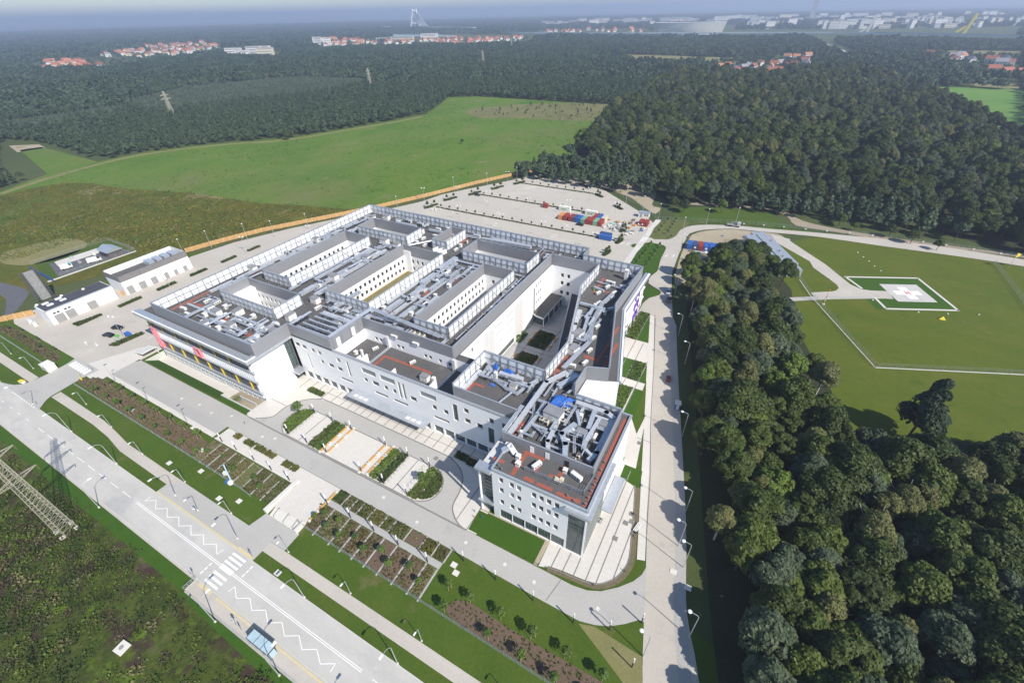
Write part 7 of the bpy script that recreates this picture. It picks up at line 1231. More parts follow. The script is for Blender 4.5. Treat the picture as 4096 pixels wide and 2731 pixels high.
for k, x in enumerate((-250, -246)): t = thing('meter_cabinet', ['white cabinet on the slab before the low garage, left one', 'white cabinet on the slab before the low garage, right one'][k], 'cabinet', (x, 39.6, .05)); kid(t, MB().box(-1.2, 1.2, -.6, .6, 0, 1.5), 'body', S['cwhite']); kid(t, MB().box(-1.25, 1.25, -.65, .65, 1.5, 1.62), 'lid', B['low'])
t = thing('barrier', 'yellow arm barrier at the entrance road', 'barrier', (-189.8, 31.5, zg(0, 31.5)), 2.9); kid(t, MB().box(-.2, .2, -.2, .2, 0, 1.1), 'post', S['yel']); kid(t, MB().box(0, 3.2, -.05, .05, .95, 1.07), 'arm', S['yel'])
t = thing('light_mast', 'tilted white and blue mast with equipment boxes beside the left beds', 'mast', (-104, 29.2, zg(0, 29.2)), .4); kid(t, MB().tube((0, 0, 0), (0, .6, 6.4), .22, .16, 8), 'mast', mat('pale_blue_paint', (.45, .6, .72), .5)); kid(t, MB().sphere((.5, -.7, .8), .8), 'tank', S['cwhite']); kid(t, MB().box(-1.2, -.2, -.8, .1, 0, .9), 'base_box', S['blue']); kid(t, MB().box(-1.3, -.3, .1, .8, 2.6, 3.6), 'box', S['cwhite']); kid(t, MB().path([(0, .6, 6.3), (-1.2, .6, 6), (-1.5, .4, 5.2)], .05), 'bracket', S['lamp'])
# containers
CM = {}
def container(x, y, rz, col, label, L_=6.1, w=2.44, h=2.6, grp='shipping containers in the car park', win=False):
    key = (col, L_, win)
    if key in CM: return dup(CM[key], (x, y, .06), rz, label)
    t = thing('container', label, 'container', (x, y, .06), rz, grp); b = MB().box(-w / 2 + .04, w / 2 - .04, -L_ / 2 + .04, L_ / 2 - .04, .1, h - .03); n = int(L_ / .5)
    for k in range(n):
        yy = -L_ / 2 + .2 + k * (L_ - .4) / n
        for q in (-1, 1): b.box(q * (w / 2 - .045) - .03, q * (w / 2 - .045) + .03, yy, yy + .22, .2, h - .15)
        b.box(-w / 2 + .12, w / 2 - .12, yy, yy + .22, h - .03, h)
    kid(t, b, 'body', S[col]); f = MB()
    for qx in (-1, 1):
        for qy in (-1, 1): f.box(qx * (w / 2 - .06) - .06, qx * (w / 2 - .06) + .06, qy * (L_ / 2 - .06) - .06, qy * (L_ / 2 - .06) + .06, 0, h + .02)
    for qy in (-1, 1): f.box(-w / 2, w / 2, qy * (L_ / 2 - .06) - .05, qy * (L_ / 2 - .06) + .05, 0, .14).box(-w / 2, w / 2, qy * (L_ / 2 - .06) - .05, qy * (L_ / 2 - .06) + .05, h - .1, h + .01)
    kid(t, f, 'frame', S[col])
    for q in (-.58, .58): kid(t, MB().box(q - .52, q + .52, -L_ / 2 - .02, -L_ / 2 + .04, .16, h - .12).tube((q - .2, -L_ / 2 - .04, .2), (q - .2, -L_ / 2 - .04, h - .15), .025).tube((q + .2, -L_ / 2 - .04, .2), (q + .2, -L_ / 2 - .04, h - .15), .025), 'door', S[col])
    if win: kid(t, MB().box(-.5, .5, -L_ / 2 - .05, -L_ / 2 - .025, 1, 2), 'window', S['skyl'])
    CM[key] = t; return t
CL = dict(cred='dark red', cblue='blue', cnavy='navy blue', cgreen='pale green', corange='orange', cbeige='beige', cwhite='white')
for k, (x, c) in enumerate(((-100.2, 'corange'), (-97.4, 'cred'), (-93.7, 'cred'), (-91.1, 'cnavy'), (-88.6, 'cblue'), (-86.4 + .3, 'cgreen'), (-83.6, 'cred'), (-81.1, 'cred'), (-78.6, 'cgreen'), (-76.1, 'cred'))): container(x, 241.8, 0, c, '%s shipping container in the front row of the stack yard, %s from the left' % (CL[c], nth(k)))
for k, (x, c) in enumerate(((-81.2, 'cred'), (-78.7, 'cblue'), (-76.1, 'cbeige'))): container(x, 248.4, 0, c, '%s shipping container in the second row of the stack yard' % CL[c])
for k, x in enumerate((-103.6, -86.4)):
    container(x, 254.4, math.pi / 2, 'cwhite', 'white container with green lettering on its side, %s one' % ('left' if k == 0 else 'right'), 7.2)
    t_ = MB(); m_ = [[(0, 0, 0, 1), (0, 1, .6, 0), (.6, 0, .6, 1)], [(1, 0, 1, 1), (1, 1, 1.5, .5), (1.5, .5, 1, 0)], [(2, 0, 2, 1), (2, 1, 2.6, 0), (2.6, 0, 2.6, 1)], [(3, 0, 3, 1)]]
    for L__ in m_:
        for a, b, c, d in L__: t_.bar((x - 1.7 + a, 253.1, .95 + b * .8), (x - 1.7 + c, 253.1, .95 + d * .8), .17, .05)
    o = t_.build('container_lettering', S['ltgreen']); o['kind'] = 'stuff'; o['label'] = 'green lettering on the white container'
container(-116.5, 253.8, math.pi / 2, 'cred', 'single short red container standing alone in the car park', 3.0)
container(-66.8, 223.2, math.pi / 2, 'cblue', 'bright blue container in front of its grey-topped neighbour', 6.6); container(-67.6, 226.2, math.pi / 2, 'cnavy', 'blue container with dusty grey roof behind the bright blue one', 6.3)
container(-55.3, 252.2, 0, 'cred', 'dark red container beside the white site cabin, left one', 5); container(-52.6, 252.4, 0, 'cred', 'dark red container beside the white site cabin, right one', 5)
for k, c in enumerate(('cblue', 'cnavy', 'cred', 'cblue', 'cblue', 'cblue', 'cred')): a = .155; container(-25 + k * 2.62, 233 + k * .41, a, c, '%s site container in the row by the sandy yard, %s from the left' % (CL[c], nth(k)), 6.1 if k not in (1, 3) else 6.0, win=k in (1, 3))
t = thing('site_cabin', 'small white site cabin with flat roof at the corner of the car park', 'cabin', (-57.2, 264.6, .05), .05); kid(t, MB().box(-3.1, 3.1, -1.6, 1.6, 0, 2.8), 'wall', S['cwhite']); kid(t, MB().box(-3.3, 3.3, -1.8, 1.8, 2.8, 3), 'roof', B['zinc']); kid(t, MB().box(-2, -1.1, -1.64, -1.58, .1, 2.2), 'door', S['door'])
for q in (.4, 1.6): kid(t, MB().box(q, q + .8, -1.64, -1.58, 1.2, 2), 'window', B['glass'])
# warehouse
wh = thing('warehouse', 'long low grey shed with ribbed roof between the wood and the helipad path', 'building', (11, 240, 0)); rot = math.atan2(-36, 17.5) + math.pi / 2; wh.rotation_euler[2] = rot
kid(wh, MB().box(-6, 6, -17, 16, 0, 4), 'wall', B['low']); rf = MB()
for k in range(26): rf.box(-6.1, -.4, -17 + k * 1.27, -15.8 + k * 1.27, 4, 4.1 + .03 * (k % 2)); rf.box(.4, 6.1, -17 + k * 1.27, -15.8 + k * 1.27, 4, 4.1 + .03 * (k % 2))
tag(kid(wh, rf, 'roof_sheet', mat('ribbed_roof', (.52, .55, .6), .4, .5, var=.08, sc=.5)), kind='stuff'); kid(wh, MB().box(-.4, .4, -17, 16, 4, 4.45), 'roof_gutter', mat('gutter_green', (.32, .37, .37), .5)); kid(wh, MB().box(-1, 5.5, 16, 21, 0, 3.6), 'porch', MATS['ribbed_roof']); kid(wh, MB().box(-4, 6, -22, -17, 0, 3.4), 'porch', MATS['ribbed_roof'])
for x, y in ((3, -4), (-2, 0), (4, 8), (-4, 5), (2, -10)): kid(wh, MB().tube((x, y, 4.1), (x, y, 4.9), .35), 'roof_vent', S['door'])
tag(MB().box(-3, 3, -1.2, 1.2, 0, 2.6).box(-3.1, 3.1, -1.3, 1.3, 2.6, 2.75).build('covered_trailer', [S['cwhite']], loc=(-19.5, 204, .05), rz=.15), 'white roofed trailer half hidden beside the first trees of the wood', 'trailer')
# vehicles
def car(x, y, rz, col, label, kind='car', s=1.0, z=None):
    t = thing('parked_car' if kind == 'car' else 'pickup_truck', label, 'car' if kind == 'car' else 'truck', (x, y, (zg(x, y) if z is None else z) + .05), rz); w = .88
    prof = [(-2.2, .35), (2.15, .35), (2.25, .6), (2.1, .85), (1.0, .95), (-2.15, 1.0), (-2.25, .7)]; b = MB(); n = len(prof)
    b.add([(p[0], -w, p[1]) for p in prof] + [(p[0], w, p[1]) for p in prof], [tuple(range(n)), tuple(range(2 * n - 1, n - 1, -1))] + [(i, n + i, n + (i + 1) % n, (i + 1) % n) for i in range(n)]); kid(t, b, 'body', col)
    x0, x1, x2, x3 = (-2.0, -1.3, .35, 1.05) if kind == 'car' else (-.2, .1, .9, 1.3); g2 = [(x0, -w + .04, .97), (x3, -w + .04, .95), (x3, w - .04, .95), (x0, w - .04, .97), (x1, -w + .2, 1.45), (x2, -w + .2, 1.45), (x2, w - .2, 1.45), (x1, w - .2, 1.45)]
    kid(t, MB().add(g2, [(0, 1, 5, 4), (1, 2, 6, 5), (2, 3, 7, 6), (3, 0, 4, 7)]), 'windows', B['glass']); kid(t, MB().add([(p[0], p[1], p[2] + .02) for p in g2[4:]] + [(p[0], p[1], p[2] - .02) for p in g2[4:]], [(0, 1, 2, 3), (7, 6, 5, 4), (0, 4, 5, 1), (1, 5, 6, 2), (2, 6, 7, 3), (3, 7, 4, 0)]), 'roof', col)
    for q in (-1.4, 1.4):
        for p in (-w, w): kid(t, MB().tube((q, p - .1, .33), (q, p + .1, .33), .33, None, 12), 'wheel', S['rubber'])
    for p in (-.6, .6): kid(t, MB().box(2.15, 2.26, p - .18, p + .18, .62, .78), 'headlight', S['head'])
    t.scale = (s,) * 3; return t
car(-209.9, 49.8, -2.9, S['black'], 'black car in the service yard, lower one of the two'); car(-212.3, 54.3, .35, S['black'], 'black car in the service yard, upper one of the two'); car(-86.2, 235.9, -.05, S['black'], 'black car before the row of red and blue containers'); car(-167.5, 254.6, .1, S['black'], 'small dark car beside the left planted island of the car park', s=.9)
car(-23.6, 181.3, -1.45, S['silver'], 'silver car parked by the wood on the side road'); car(-22, 174.6, 1.6, S['brown'], 'brown open pickup right behind the silver car', 'pickup'); t = car(-10.4, 123.9, 1.75, mat('loader_red', (.28, .07, .04), .5), 'small red-brown loader in the middle of the shaded side road', 'pickup', .7)
t = thing('portable_toilet', 'blue portable toilet with white roof at the road edge below the wood', 'toilet', (-4.9, 111.6, .06), .2); kid(t, MB().box(-.75, .75, -.9, .9, 0, 2.2), 'wall', S['blue']); kid(t, MB().box(-.85, .85, -1, 1, 2.2, 2.45), 'roof', S['cwhite']); kid(t, MB().box(-.4, .4, -.93, -.89, .1, 2), 'door', S['cwhite'])
t = thing('crane_truck', 'grey truck with loading crane on the loop road', 'truck', (-8.6, 272, .06), .1); kid(t, MB().box(-3.4, 1.4, -1.2, 1.2, .7, 1.2), 'bed', S['door']); kid(t, MB().box(1.6, 3.4, -1.2, 1.2, .6, 2.6), 'cab', S['silver']); kid(t, MB().box(3.38, 3.43, -1, 1, 1.5, 2.4), 'windscreen', B['glass']); kid(t, MB().bar((1.2, 0, 1.2), (1.2, 0, 2.8), .3).bar((1.2, 0, 2.7), (-1.8, 0, 2.2), .25), 'crane', S['door'])
for q in (-2.4, -1.4, 2.4):
    for p in (-1.1, 1.1): kid(t, MB().tube((q, p - .15, .5), (q, p + .15, .5), .5, None, 10), 'wheel', S['rubber'])
t = thing('blue_cart', 'blue covered cart behind the hedge strip in the service yard', 'cart', (-202.8, 53.5, .05)); kid(t, MB().box(-1.2, 1.2, -.8, .8, .4, 1.5), 'body', S['cblue'])
for q in (-.8, .8): kid(t, MB().tube((q, -.85, .25), (q, .85, .25), .25, None, 8), 'wheel', S['rubber'])
# heaps of building materials
HM = [mat('heap_white', (.7, .69, .66), .8, var=.15, sc=2), mat('heap_grey', (.4, .41, .4), .8, var=.25, sc=2), mat('heap_teal', (.35, .55, .48), .7, var=.2, sc=2), mat('heap_wood', (.5, .36, .2), .8, var=.2, sc=2), S['blue'], S['orange'], S['ltgreen'], mat('heap_brown', (.25, .18, .12), .9, var=.2, sc=2)]; HW = ['white', 'grey', 'pale teal', 'timber', 'blue', 'orange', 'lime green', 'brown']
def heap(x, y, k, s, where, seed):
    r = random.Random(seed); b = MB()
    for i in range(7): a, l = r.uniform(0, 3.1), r.uniform(.5, 1.3) * s; cx, cy, z = r.uniform(-.8, .8) * s, r.uniform(-.8, .8) * s, r.uniform(0, .5) * s; b.bar((cx - l / 2 * math.cos(a), cy - l / 2 * math.sin(a), z + .25 * s), (cx + l / 2 * math.cos(a), cy + l / 2 * math.sin(a), z + .3 * s), r.uniform(.3, .8) * s, r.uniform(.25, .5) * s)
    tag(b.build('material_stack', HM[k], loc=(x, y, .06)), 'heap of %s building material %s' % (HW[k], where), 'material stack', 'building materials left lying outside')['kind'] = 'thing'
for i, (x, y, k, s) in enumerate([(-73.2, 239, 0, 1.1), (-71, 241.5, 0, 1.2), (-70.2, 244.5, 2, 1.4), (-67.8, 238.6, 1, 1.3), (-66.5, 246, 0, 1.0), (-68.5, 249, 3, 1.3), (-64.5, 250, 3, 1.3), (-63.8, 246.8, 4, .9), (-61.5, 251, 7, 1.3), (-65.2, 242.6, 1, 1.4), (-62.2, 241, 1, 1.2), (-65.5, 236.8, 0, 1.1), (-59.8, 243.6, 5, .9), (-59.5, 238, 1, 1.2), (-58.4, 234.2, 0, 1.0), (-56.8, 240.8, 1, .9), (-58.2, 249, 5, .9), (-52.8, 243, 4, .8), (-53.6, 246, 7, .8), (-73.8, 251, 3, .9), (-61, 256, 7, 1.1), (-56.3, 236.6, 0, .9)]): heap(x, y, k, s, 'in the storage corner of the car park, %s of many' % nth(i), 500 + i)
for i, (x, y, k, s) in enumerate([(-23, 228, 7, 1), (-20.5, 228.2, 2, 1), (-17.6, 227.6, 1, 1.2), (-15.6, 228.3, 0, 1.2), (-13.6, 228.6, 1, .9), (-6, 229, 6, 1.3), (-3.6, 230.2, 6, 1.0), (-12, 255, 4, .5), (-28, 245.5, 7, .8)]): heap(x, y, k, s, 'on the sandy yard by the site containers, %s of them' % nth(i), 530 + i)
for i, (x, y, k, s) in enumerate([(-178.5, 218.6, 0, 1), (-176.5, 219.8, 0, 1.1), (-174.8, 221.6, 0, .9), (-165, 221, 0, .7), (-160.5, 220, 1, .6), (-203, 84.2, 4, 1.1), (-205.6, 82, 2, .9), (-206.2, 51, 6, .8), (-203.6, 49.8, 1, .8), (-13, 64.2, 1, .7)]): heap(x, y, k, s, ['along the hedge row at the far left of the car park, %s of them', 'in the service yard beside a hedge strip, %s of them', 'against the tower glazing beside the porch'][0 if i < 5 else (1 if i < 9 else 2)].replace('%s', nth(i % 5)), 550 + i)
# small things by the helipad and the roads
t = thing('wind_mast', 'orange and white striped mast beside the helipad path', 'mast', (35, 200.4, 0))
for k in range(5): kid(t, MB().tube((0, 0, k * 1.5), (0, 0, k * 1.5 + 1.5), .13, None, 8), 'mast_section', [S['orange'], S['head']][k % 2])
kid(t, MB().path([(-.8, 0, 7.5), (.9, 0, 7.7)], .08), 'vane', S['dark']); kid(t, MB().box(-.5, .5, -.5, .5, 0, .3), 'foot', S['conc'])
for k, (x, y) in enumerate(((109.1, 272.8), (114.5, 275))): t = thing('wind_sock', 'yellow wind flag on a pole at the far right road, %s one' % ['left', 'right'][k], 'flag', (x, y, 0), .6); kid(t, MB().tube((0, 0, 0), (0, 0, 8), .07), 'pole', S['lamp']); kid(t, MB().add([(0, -.05, 7.9), (2.2, -.05, 7.2), (1.9, -.05, 6.4), (.2, -.05, 5.4), (0, .05, 7.9), (2.2, .05, 7.2), (1.9, .05, 6.4), (.2, .05, 5.4)], [(0, 1, 2, 3), (7, 6, 5, 4), (0, 4, 5, 1), (1, 5, 6, 2), (2, 6, 7, 3), (3, 7, 4, 0)]), 'flag', S['yel'])
t = thing('yellow_marker', 'yellow pyramid marker on the lawn in front of the helipad', 'marker', (75.2, 208.4, 0)); kid(t, MB().add([(-1.1, -.8, .1), (1.1, -.8, .1), (1.1, .8, .1), (-1.1, .8, .1), (0, 0, 1.3)], [(0, 1, 4), (1, 2, 4), (2, 3, 4), (3, 0, 4), (3, 2, 1, 0)]), 'cover', S['yel'])
PM2 = None
for k, (x, y) in enumerate([(-3.7, 276.2), (6.3, 279), (16.3, 281), (26.8, 282.6), (37, 284.6), (47.5, 287), (58, 288.4), (68.3, 289.2), (79.7, 289.8), (89.1, 290.2), (99.9, 290), (110.1, 289.4)]):
    lb = 'small white marker light at the back edge of the loop road, %s from the left' % nth(k)
    if PM2: dup(PM2, (x, y, 0), 0, lb)
    else: PM2 = thing('marker_light', lb, 'marker light', (x, y, 0), 0, 'marker lights of the loop road'); kid(PM2, MB().tube((0, 0, 0), (0, 0, .8), .12), 'post', S['lamp']); kid(PM2, MB().box(-.4, .4, -.3, .3, .8, 1.1), 'head', S['head'])
for k, (x, y) in enumerate([(50.2, 263), (52.3, 258.4), (54.3, 254.2), (56.2, 249.5), (58.3, 245.1), (68, 210.2), (77.9, 213.9), (88.4, 218.6), (53, 213.2), (27, 246), (38, 226)]): tag(MB().tube((0, 0, 0), (0, 0, .35), .3, .22, 8).build('ground_light', S['head'], loc=(x, y, 0)), 'low white ground light around the helipad, %s in order' % nth(k), 'ground light', 'ground lights of the helipad')
for k, (x, y) in enumerate([(-38, 38.5), (-36.6, 37.2), (-72.6, 18.7), (-126, 25), (-102.6, 24.5), (-157.5, 31.5), (-132, 36), (-121.5, 32), (5.5, 60), (9, 58), (-115, 27.5), (-97, 26.4)]): tag(MB().box(-.7, .7, -.6, .6, 0, .12).build('hatch_cover', S['conc'], loc=(x, y, zg(x, y) + .04)), 'pale square hatch cover set in the ground, %s in order' % nth(k), 'hatch cover', 'pale hatch covers')
for k, (x, y) in enumerate([(-28, 44), (-20.5, 43.6), (-6.5, 45), (-52, 43), (-64, 44.5), (-110, 43.5), (-106, 44.8), (-38.6, 44.2), (-140, 43), (-148, 42), (-133, 42.5), (-126, 44.6)]): tag(MB().tube((0, 0, 0), (0, 0, .05), .42, n=14).build('manhole_cover', S['conc'], loc=(x, y, .035)), 'round pale manhole cover on the promenade, %s in order' % nth(k), 'manhole cover', 'manhole covers of the promenade')
for k, (x, y) in enumerate([(-7.2, 66.5), (-6.6, 69.5), (-6, 67.5), (-8.2, 61.5), (-11.2, 92.5), (-59.5, 61)]): tag(MB().box(-.6, .6, -.6, .6, 0, .04).box(-.35, .35, -.35, .35, .04, .06).build('paving_hatch', Gm['strip'], loc=(x, y, .06)), 'square hatch in the pale paving beside the tower, %s in order' % nth(k), 'hatch cover', 'square hatches in the pale paving')
for k, (x, y) in enumerate([(-41, 52), (-40.2, 50.6), (-38.6, 51.4), (-119.4, 44.5), (-74.4, 40.6), (-21.3, 47.3), (-9, 49), (-4, 55), (-4.6, 64)]): tag(MB().tube((0, 0, 0), (0, 0, .9), .09).build('hydrant', [S['orange'], S['dark'], S['blue']][0 if k == 1 else (2 if k in (0, 2) else 1)], loc=(x, y, .05)), ['blue stand pipe on the front lawn corner', 'orange hydrant on the front lawn corner', 'second blue stand pipe on the front lawn', 'dark bollard at the left end of the drive', 'dark bollard at the top of the broad steps', 'dark bollard at the front corner of the striped forecourt', 'dark bollard on the curved mulch border, front', 'dark bollard on the curved mulch border, middle', 'dark bollard on the curved mulch border, back'][k], 'bollard')
t = thing('picnic_bench', 'white slatted bench set in the curved border beside the side road', 'bench', (-4.4, 66.4, .1), 1.35)
for q in (-.35, 0, .35): kid(t, MB().box(-1.3, 1.3, q - .1, q + .1, .4, .47), 'slat', S['head'])
for q in (-1.1, 1.1): kid(t, MB().box(q - .08, q + .08, -.4, .4, 0, .4), 'leg', S['dark'])
# ================================================================ the far country
FW = [mat('far_wall_white', (.72, .7, .66), .8), mat('far_wall_cream', (.68, .6, .45), .8), mat('far_wall_yellow', (.7, .58, .3), .8), mat('far_wall_grey', (.5, .5, .5), .8)]; FR = [mat('far_roof_red', (.36, .13, .085), .8), mat('far_roof_brown', (.25, .1, .07), .8), mat('far_roof_grey', (.26, .26, .28), .8), mat('far_roof_orange', (.42, .19, .11), .8)]
def housem(w, l, h, r): return MB().box(-w / 2, w / 2, -l / 2, l / 2, 0, h, 0).add([(-w / 2 - .4, -l / 2 - .4, h), (w / 2 + .4, -l / 2 - .4, h), (w / 2 + .4, l / 2 + .4, h), (-w / 2 - .4, l / 2 + .4, h), (0, -l / 2 - .4, h + r), (0, l / 2 + .4, h + r)], [(0, 4, 5, 3), (1, 2, 5, 4), (0, 1, 4), (2, 3, 5)], 1)
def windows_(b, w, l, h, m=2):
    return b
HMESH = {}
def house(x, y, wi, ri, s, where, grp, big=1):
    k = (wi, ri, round(s, 1), big)
    if k not in HMESH:
        b = housem(10 * s, 14 * s * big, 6.5 * s, 4.5 * s)
        for q in (-1, 1):
            for j in range(3): b.box(q * 5 * s - .15, q * 5 * s + .15, (-5 + j * 4) * s * big, (-3.4 + j * 4) * s * big, 2.5 * s, 4.5 * s, 2)
        HMESH[k] = b.mesh('house', [FW[wi], FR[ri], B['glass']])
    nm = ['red', 'brown', 'grey', 'orange'][ri]; t = inst('house', HMESH[k], None, (x, y, 0), fr.uniform(0, 3.14)); tag(t, 'far %s-roofed house %s' % (nm, where), 'house', grp)
fr = random.Random(99)
def village(poly, n, where, grp, s, walls=(6, 3, 1, 1), roofs=(6, 2, 1, 3), seed=1, big=1):
    r = random.Random(seed); xs, ys = [p[0] for p in poly], [p[1] for p in poly]; k = 0; tries = 0; pts = []
    while k < n and tries < n * 60:
        tries += 1; x, y = r.uniform(min(xs), max(xs)), r.uniform(min(ys), max(ys))
        if inpoly(x, y, poly) and all((x - a) ** 2 + (y - b) ** 2 > (15 * s) ** 2 for a, b in pts): pts.append((x, y)); k += 1; house(x, y, fr.choices(range(4), walls)[0], fr.choices(range(4), roofs)[0], s * r.uniform(.85, 1.15), where, grp, big)
village(g('D', '205,116 300,112 480,98 505,112 420,128 320,136 230,132'), 76, 'in the village at the left horizon', 'houses of the left village', 1.2, seed=2); village(g('D', '80,156 120,146 235,148 245,158 170,166 90,164'), 18, 'in the near hamlet at the far left', 'houses of the left hamlet', 1.25, roofs=(8, 1, 0, 4), seed=3)
village(g('D', '722,100 760,90 900,98 1020,92 1200,88 1180,100 1050,110 880,104 735,110'), 100, 'in the red-roofed settlement below the cable bridge', 'houses of the middle settlement', 1.3, walls=(6, 4, 0, 0), roofs=(7, 2, 0, 5), seed=4); village(g('D', '1240,74 1370,70 1480,72 1480,78 1370,79 1245,80'), 22, 'in the red settlement left of the stadium', 'houses left of the stadium', 1.6, roofs=(8, 0, 0, 5), seed=5)
village(g('D', '1618,162 1700,150 1850,130 1872,140 1850,170 1780,178 1660,178'), 34, 'in the hamlet behind the dark wood', 'houses behind the dark wood', 1.0, walls=(7, 3, 0, 2), roofs=(4, 1, 4, 2), seed=6); village(g('D', '2112,124 2220,126 2335,140 2345,182 2270,176 2200,150'), 16, 'in the hamlet at the far right', 'houses at the far right', 1.15, walls=(5, 1, 0, 3), roofs=(5, 1, 5, 1), seed=7)
BM = {}
def block(x, y, w, d, h, label, grp, m=0, rz=.5):
    k = (round(w), round(h), m)
    if k not in BM:
        b = MB().box(-w / 2, w / 2, -d / 2, d / 2, 0, h, 0).box(-w / 2 - .3, w / 2 + .3, -d / 2 - .3, d / 2 + .3, h, h + 1, 1)
        n = max(2, int(h / 6))
        for i in range(n):
            for q in (-1, 1): b.box(-w / 2 + 2, w / 2 - 2, q * d / 2 - .2, q * d / 2 + .2, (i + .35) * h / n, (i + .7) * h / n, 2)
        BM[k] = b.mesh('apartment_block', [FW[m], FR[2], mat('far_window_band', (.22, .24, .27), .4)])
    tag(inst('apartment_block', BM[k], None, (x, y, 0), rz), label, 'apartment block', grp)
def blocks(s, n, hs, where, grp, seed, wd=(40, 90)):
    P = g('D', s); r = random.Random(seed); xs, ys = [p[0] for p in P], [p[1] for p in P]; k = t = 0
    while k < n and t < 4000:
        t += 1; x, y = r.uniform(min(xs), max(xs)), r.uniform(min(ys), max(ys))
        if inpoly(x, y, P): k += 1; block(x, y, r.choice((wd[0], sum(wd) / 2, wd[1])), 16, r.choice(hs), 'white far apartment block %s' % where, grp, r.choice((0, 0, 0, 1, 3)), r.uniform(.2, .9))
blocks('1470,64 1540,57 1690,55 1690,62 1560,66', 18, (22, 28, 32), 'in the estate behind the stadium', 'apartment blocks behind the stadium', 11, (30, 60)); blocks('1680,66 1740,60 1815,60 1815,67 1740,70', 9, (26, 32, 38), 'in the cluster right of the stadium', 'apartment blocks right of the stadium', 12, (35, 60)); blocks('1860,62 2100,54 2352,50 2352,62 2100,66 1900,68', 115, (10, 16, 22, 32), 'in the city along the right horizon', 'apartment blocks of the city', 13, (22, 70)); blocks('1250,56 1700,46 2300,38 2300,44 1700,54 1260,62', 70, (24, 36), 'on the farthest horizon', 'farthest apartment blocks', 14, (40, 110)); blocks('530,124 615,120 620,128 540,132', 5, (16, 20), 'with striped roofs left of the meadow forest', 'blocks beyond the left forest', 15, (40, 60)); blocks('725,104 765,96 770,108 735,112', 3, (22, 28), 'at the left end of the middle settlement', 'blocks of the middle settlement', 16, (30, 40)); blocks('860,92 1000,84 1000,90 880,98', 4, (14, 16), 'low in front of the cable bridge', 'low blocks by the bridge', 17, (70, 110))
# stadium
stt = thing('stadium', 'large pale round stadium with ribbed facade on the horizon', 'stadium', (-497, 2600, 0)); n = 48
def ring(r0, r1, z0, z1, m): 
    b = MB()
    for k in range(n):
        a0, a1 = 6.2832 * k / n, 6.2832 * (k + 1) / n; c = lambda r, a, z: (r * math.cos(a), r * .8 * math.sin(a), z); b.add([c(r0, a0, z0), c(r0, a1, z0), c(r1, a1, z1), c(r1, a0, z1)], [(0, 1, 2, 3)], m)
    return b
sm = mat('stadium_skin', (.62, .62, .6), .5, .1, var=.05, sc=.01)
for k in range(6): kid(stt, ring(150 + k * 2, 152 + k * 2, 8 + k * 6.2, 13.6 + k * 6.2, 0), 'facade_band', sm)
kid(stt, ring(163, 118, 45, 47, 0), 'roof_ring', mat('stadium_roof', (.5, .52, .54), .5)); kid(stt, ring(150, 150, 0, 8, 0), 'base', FW[3])
# cable-stayed bridge
br = thing('cable_bridge', 'white cable-stayed bridge pylon with fan of cables on the horizon', 'bridge', (-2710, 3400, 0)); bw = mat('bridge_white', (.75, .75, .74), .6)
for q in (-1, 1): kid(br, MB().bar((q * 38, q * 18, 0), (q * 10, q * 6, 128), 9, 9), 'pylon_leg', bw)
for z in (40, 118): kid(br, MB().bar((-32 + z * .16, -15, z), (32 - z * .16, 15, z), 6, 6), 'cross_beam', bw)
for k in range(12): kid(br, MB().bar((6, 3, 118 - k * 5), (150 - k * 9, -40 + k * 2, 14), 2.6), 'cable', bw)
for k in range(8): kid(br, MB().bar((-6, -3, 118 - k * 6), (-60 + k * 4, 40, 14), 2.0), 'cable', bw)
kid(br, MB().bar((-520, 190, 14), (700, -250, 14), 30, 4), 'deck', bw)
hw = thing('motorway_viaduct', 'long pale motorway viaduct crossing the whole far right country', 'viaduct', (-600, 2480, 0)); hp_ = smooth([(-1500, 2640), (-1323, 2500), (-980, 2470), (-638, 2440), (-200, 2470), (210, 2430), (579, 2200), (900, 2050), (1400, 1850)], 3); o_ = hw.location
deck = MB(); bar_ = MB()
for a, b in zip(hp_, hp_[1:]): deck.bar((a[0] - o_.x, a[1] - o_.y, 7), (b[0] - o_.x, b[1] - o_.y, 7), 26, 2); bar_.bar((a[0] - o_.x, a[1] - 14 - o_.y, 10), (b[0] - o_.x, b[1] - 14 - o_.y, 10), .6, 5)
kid(hw, deck, 'deck', mat('far_concrete', (.6, .6, .58), .8)); kid(hw, bar_, 'noise_barrier', mat('barrier_blue', (.42, .5, .55), .4))
for k in range(0, len(hp_), 2): kid(hw, MB().box(hp_[k][0] - 3 - o_.x, hp_[k][0] + 3 - o_.x, hp_[k][1] - 8 - o_.y, hp_[k][1] + 8 - o_.y, 0, 6), 'pier', MATS['far_concrete'])
sheet('far_road', ribbon(smooth(g('D', '1860,88 1885,100 1925,116 1960,130'), 3), 26), .4, Gm['pave'])
for s_, lb in (('2212,79', 'orange'), ('1988,80', 'white')):
    x, y = g('D', s_)[0]; t = thing('tower_crane', '%s structure rising beside the far viaduct' % lb, 'crane', (x, y, 0)); kid(t, MB().bar((0, 0, 0), (14, 0, 62), 9), 'mast', S['yel'] if lb == 'orange' else FW[0]); kid(t, MB().bar((4, 0, 26), (-24, 0, 6), 7), 'boom', S['yel'] if lb == 'orange' else FW[0])
x, y = -20, 4700; t = thing('sky_tower', 'very tall thin tower piercing the hazy right horizon', 'skyscraper', (x, y, 0)); kid(t, MB().box(-16, 16, -16, 16, 0, 175), 'shaft', FW[3]); kid(t, MB().box(-9, 9, -9, 9, 175, 212), 'top', FW[3])
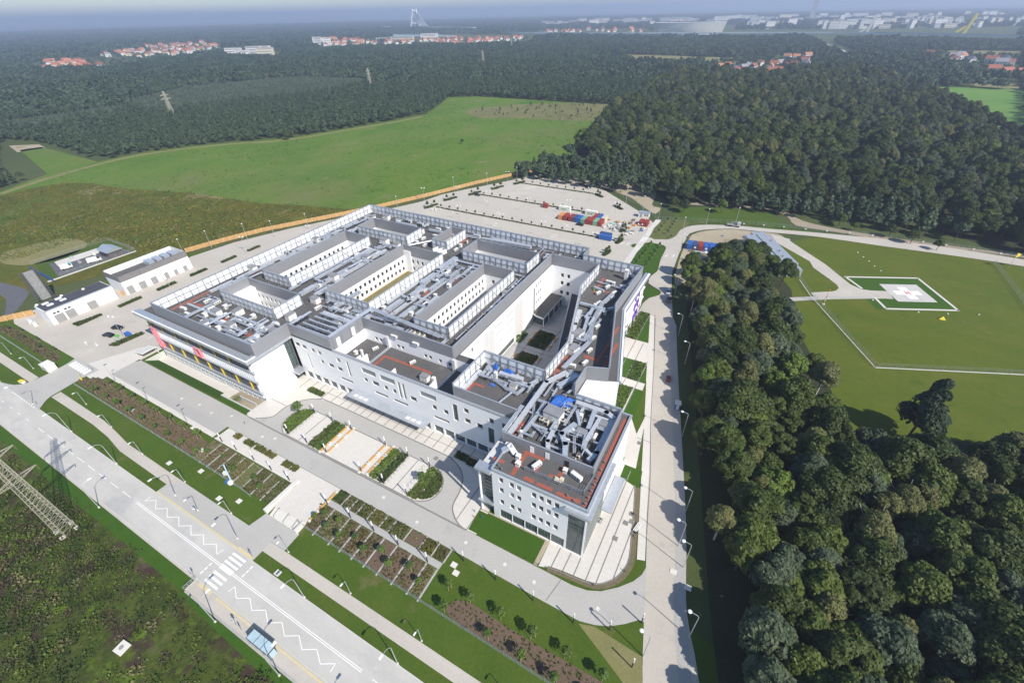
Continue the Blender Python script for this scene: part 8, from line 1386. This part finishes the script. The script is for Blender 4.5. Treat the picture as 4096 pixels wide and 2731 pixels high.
for k, (s_, h) in enumerate((('400,273', 30), ('852,205', 30), ('1110,155', 32), ('1175,118', 34))): x, y = g('D', s_)[0]; pylon(x, y, h, 5, 1.2, ((h * .72, 6), (h * .85, 5)), 'thin lattice pylon rising out of the plantation, %s from the left' % nth(k), .3)
sheet('river', g('D', '795,78 880,80 1050,82 1045,85 880,84 795,82'), .5, mat('river_water', (.3, .36, .45), .2))
# ---------------------------------------------------------------- haze
hz = MB().box(-44000, 44000, -2900, 49000, -2.6, 216).build('haze', bpy.data.materials.new('haze')); hz['kind'] = 'stuff'; hz['label'] = 'pale blue haze over the far country'
hm_ = hz.data.materials[0]; hm_.use_nodes = True; hn = hm_.node_tree; hn.nodes.clear(); pv = hn.nodes.new('ShaderNodeVolumePrincipled'); ho = hn.nodes.new('ShaderNodeOutputMaterial'); hn.links.new(pv.outputs[0], ho.inputs['Volume'])
pv.inputs['Color'].default_value = (.68, .77, 1, 1); pv.inputs['Density'].default_value = .0002; pv.inputs['Anisotropy'].default_value = .25
# ---------------------------------------------------------------- labels: tell look-alikes apart by their order
by = {}
for o in SC.objects:
    if o.parent is None and 'label' in o and 'group' in o: by.setdefault((o['label'], o['group']), []).append(o)
for (lb, gr), L_ in by.items():
    if 1 < len(L_) <= 14 and 'horizon' not in lb and not lb.startswith(('far ', 'white far', 'concrete foot')):
        L_.sort(key=lambda o: (o.location.x ** 2 + o.location.y ** 2))
        for k, o in enumerate(L_):
            sfx = ', nearest one' if k == 0 else ', %s nearest' % nth(k); w = lb.split()
            o['label'] = ' '.join(w[:16 - len(sfx.split()) + 1]).rstrip(',') + sfx

for o in SC.objects:
    if o.parent is None and 'label' in o:
        lb = o['label']
        for a, b in (('silver air duct', 'silver duct'), ('long white air conditioner', 'white air conditioner'), (' standing on the', ' on the'), (' of the forecourt island', ' of the island'), (' placed', '')):
            if len(lb.split()) > 16: lb = lb.replace(a, b)
        w = lb.split()
        if len(w) > 16: w = [q for q in w if q not in ('the', 'a', 'small')]
        o['label'] = ' '.join(w[:16])
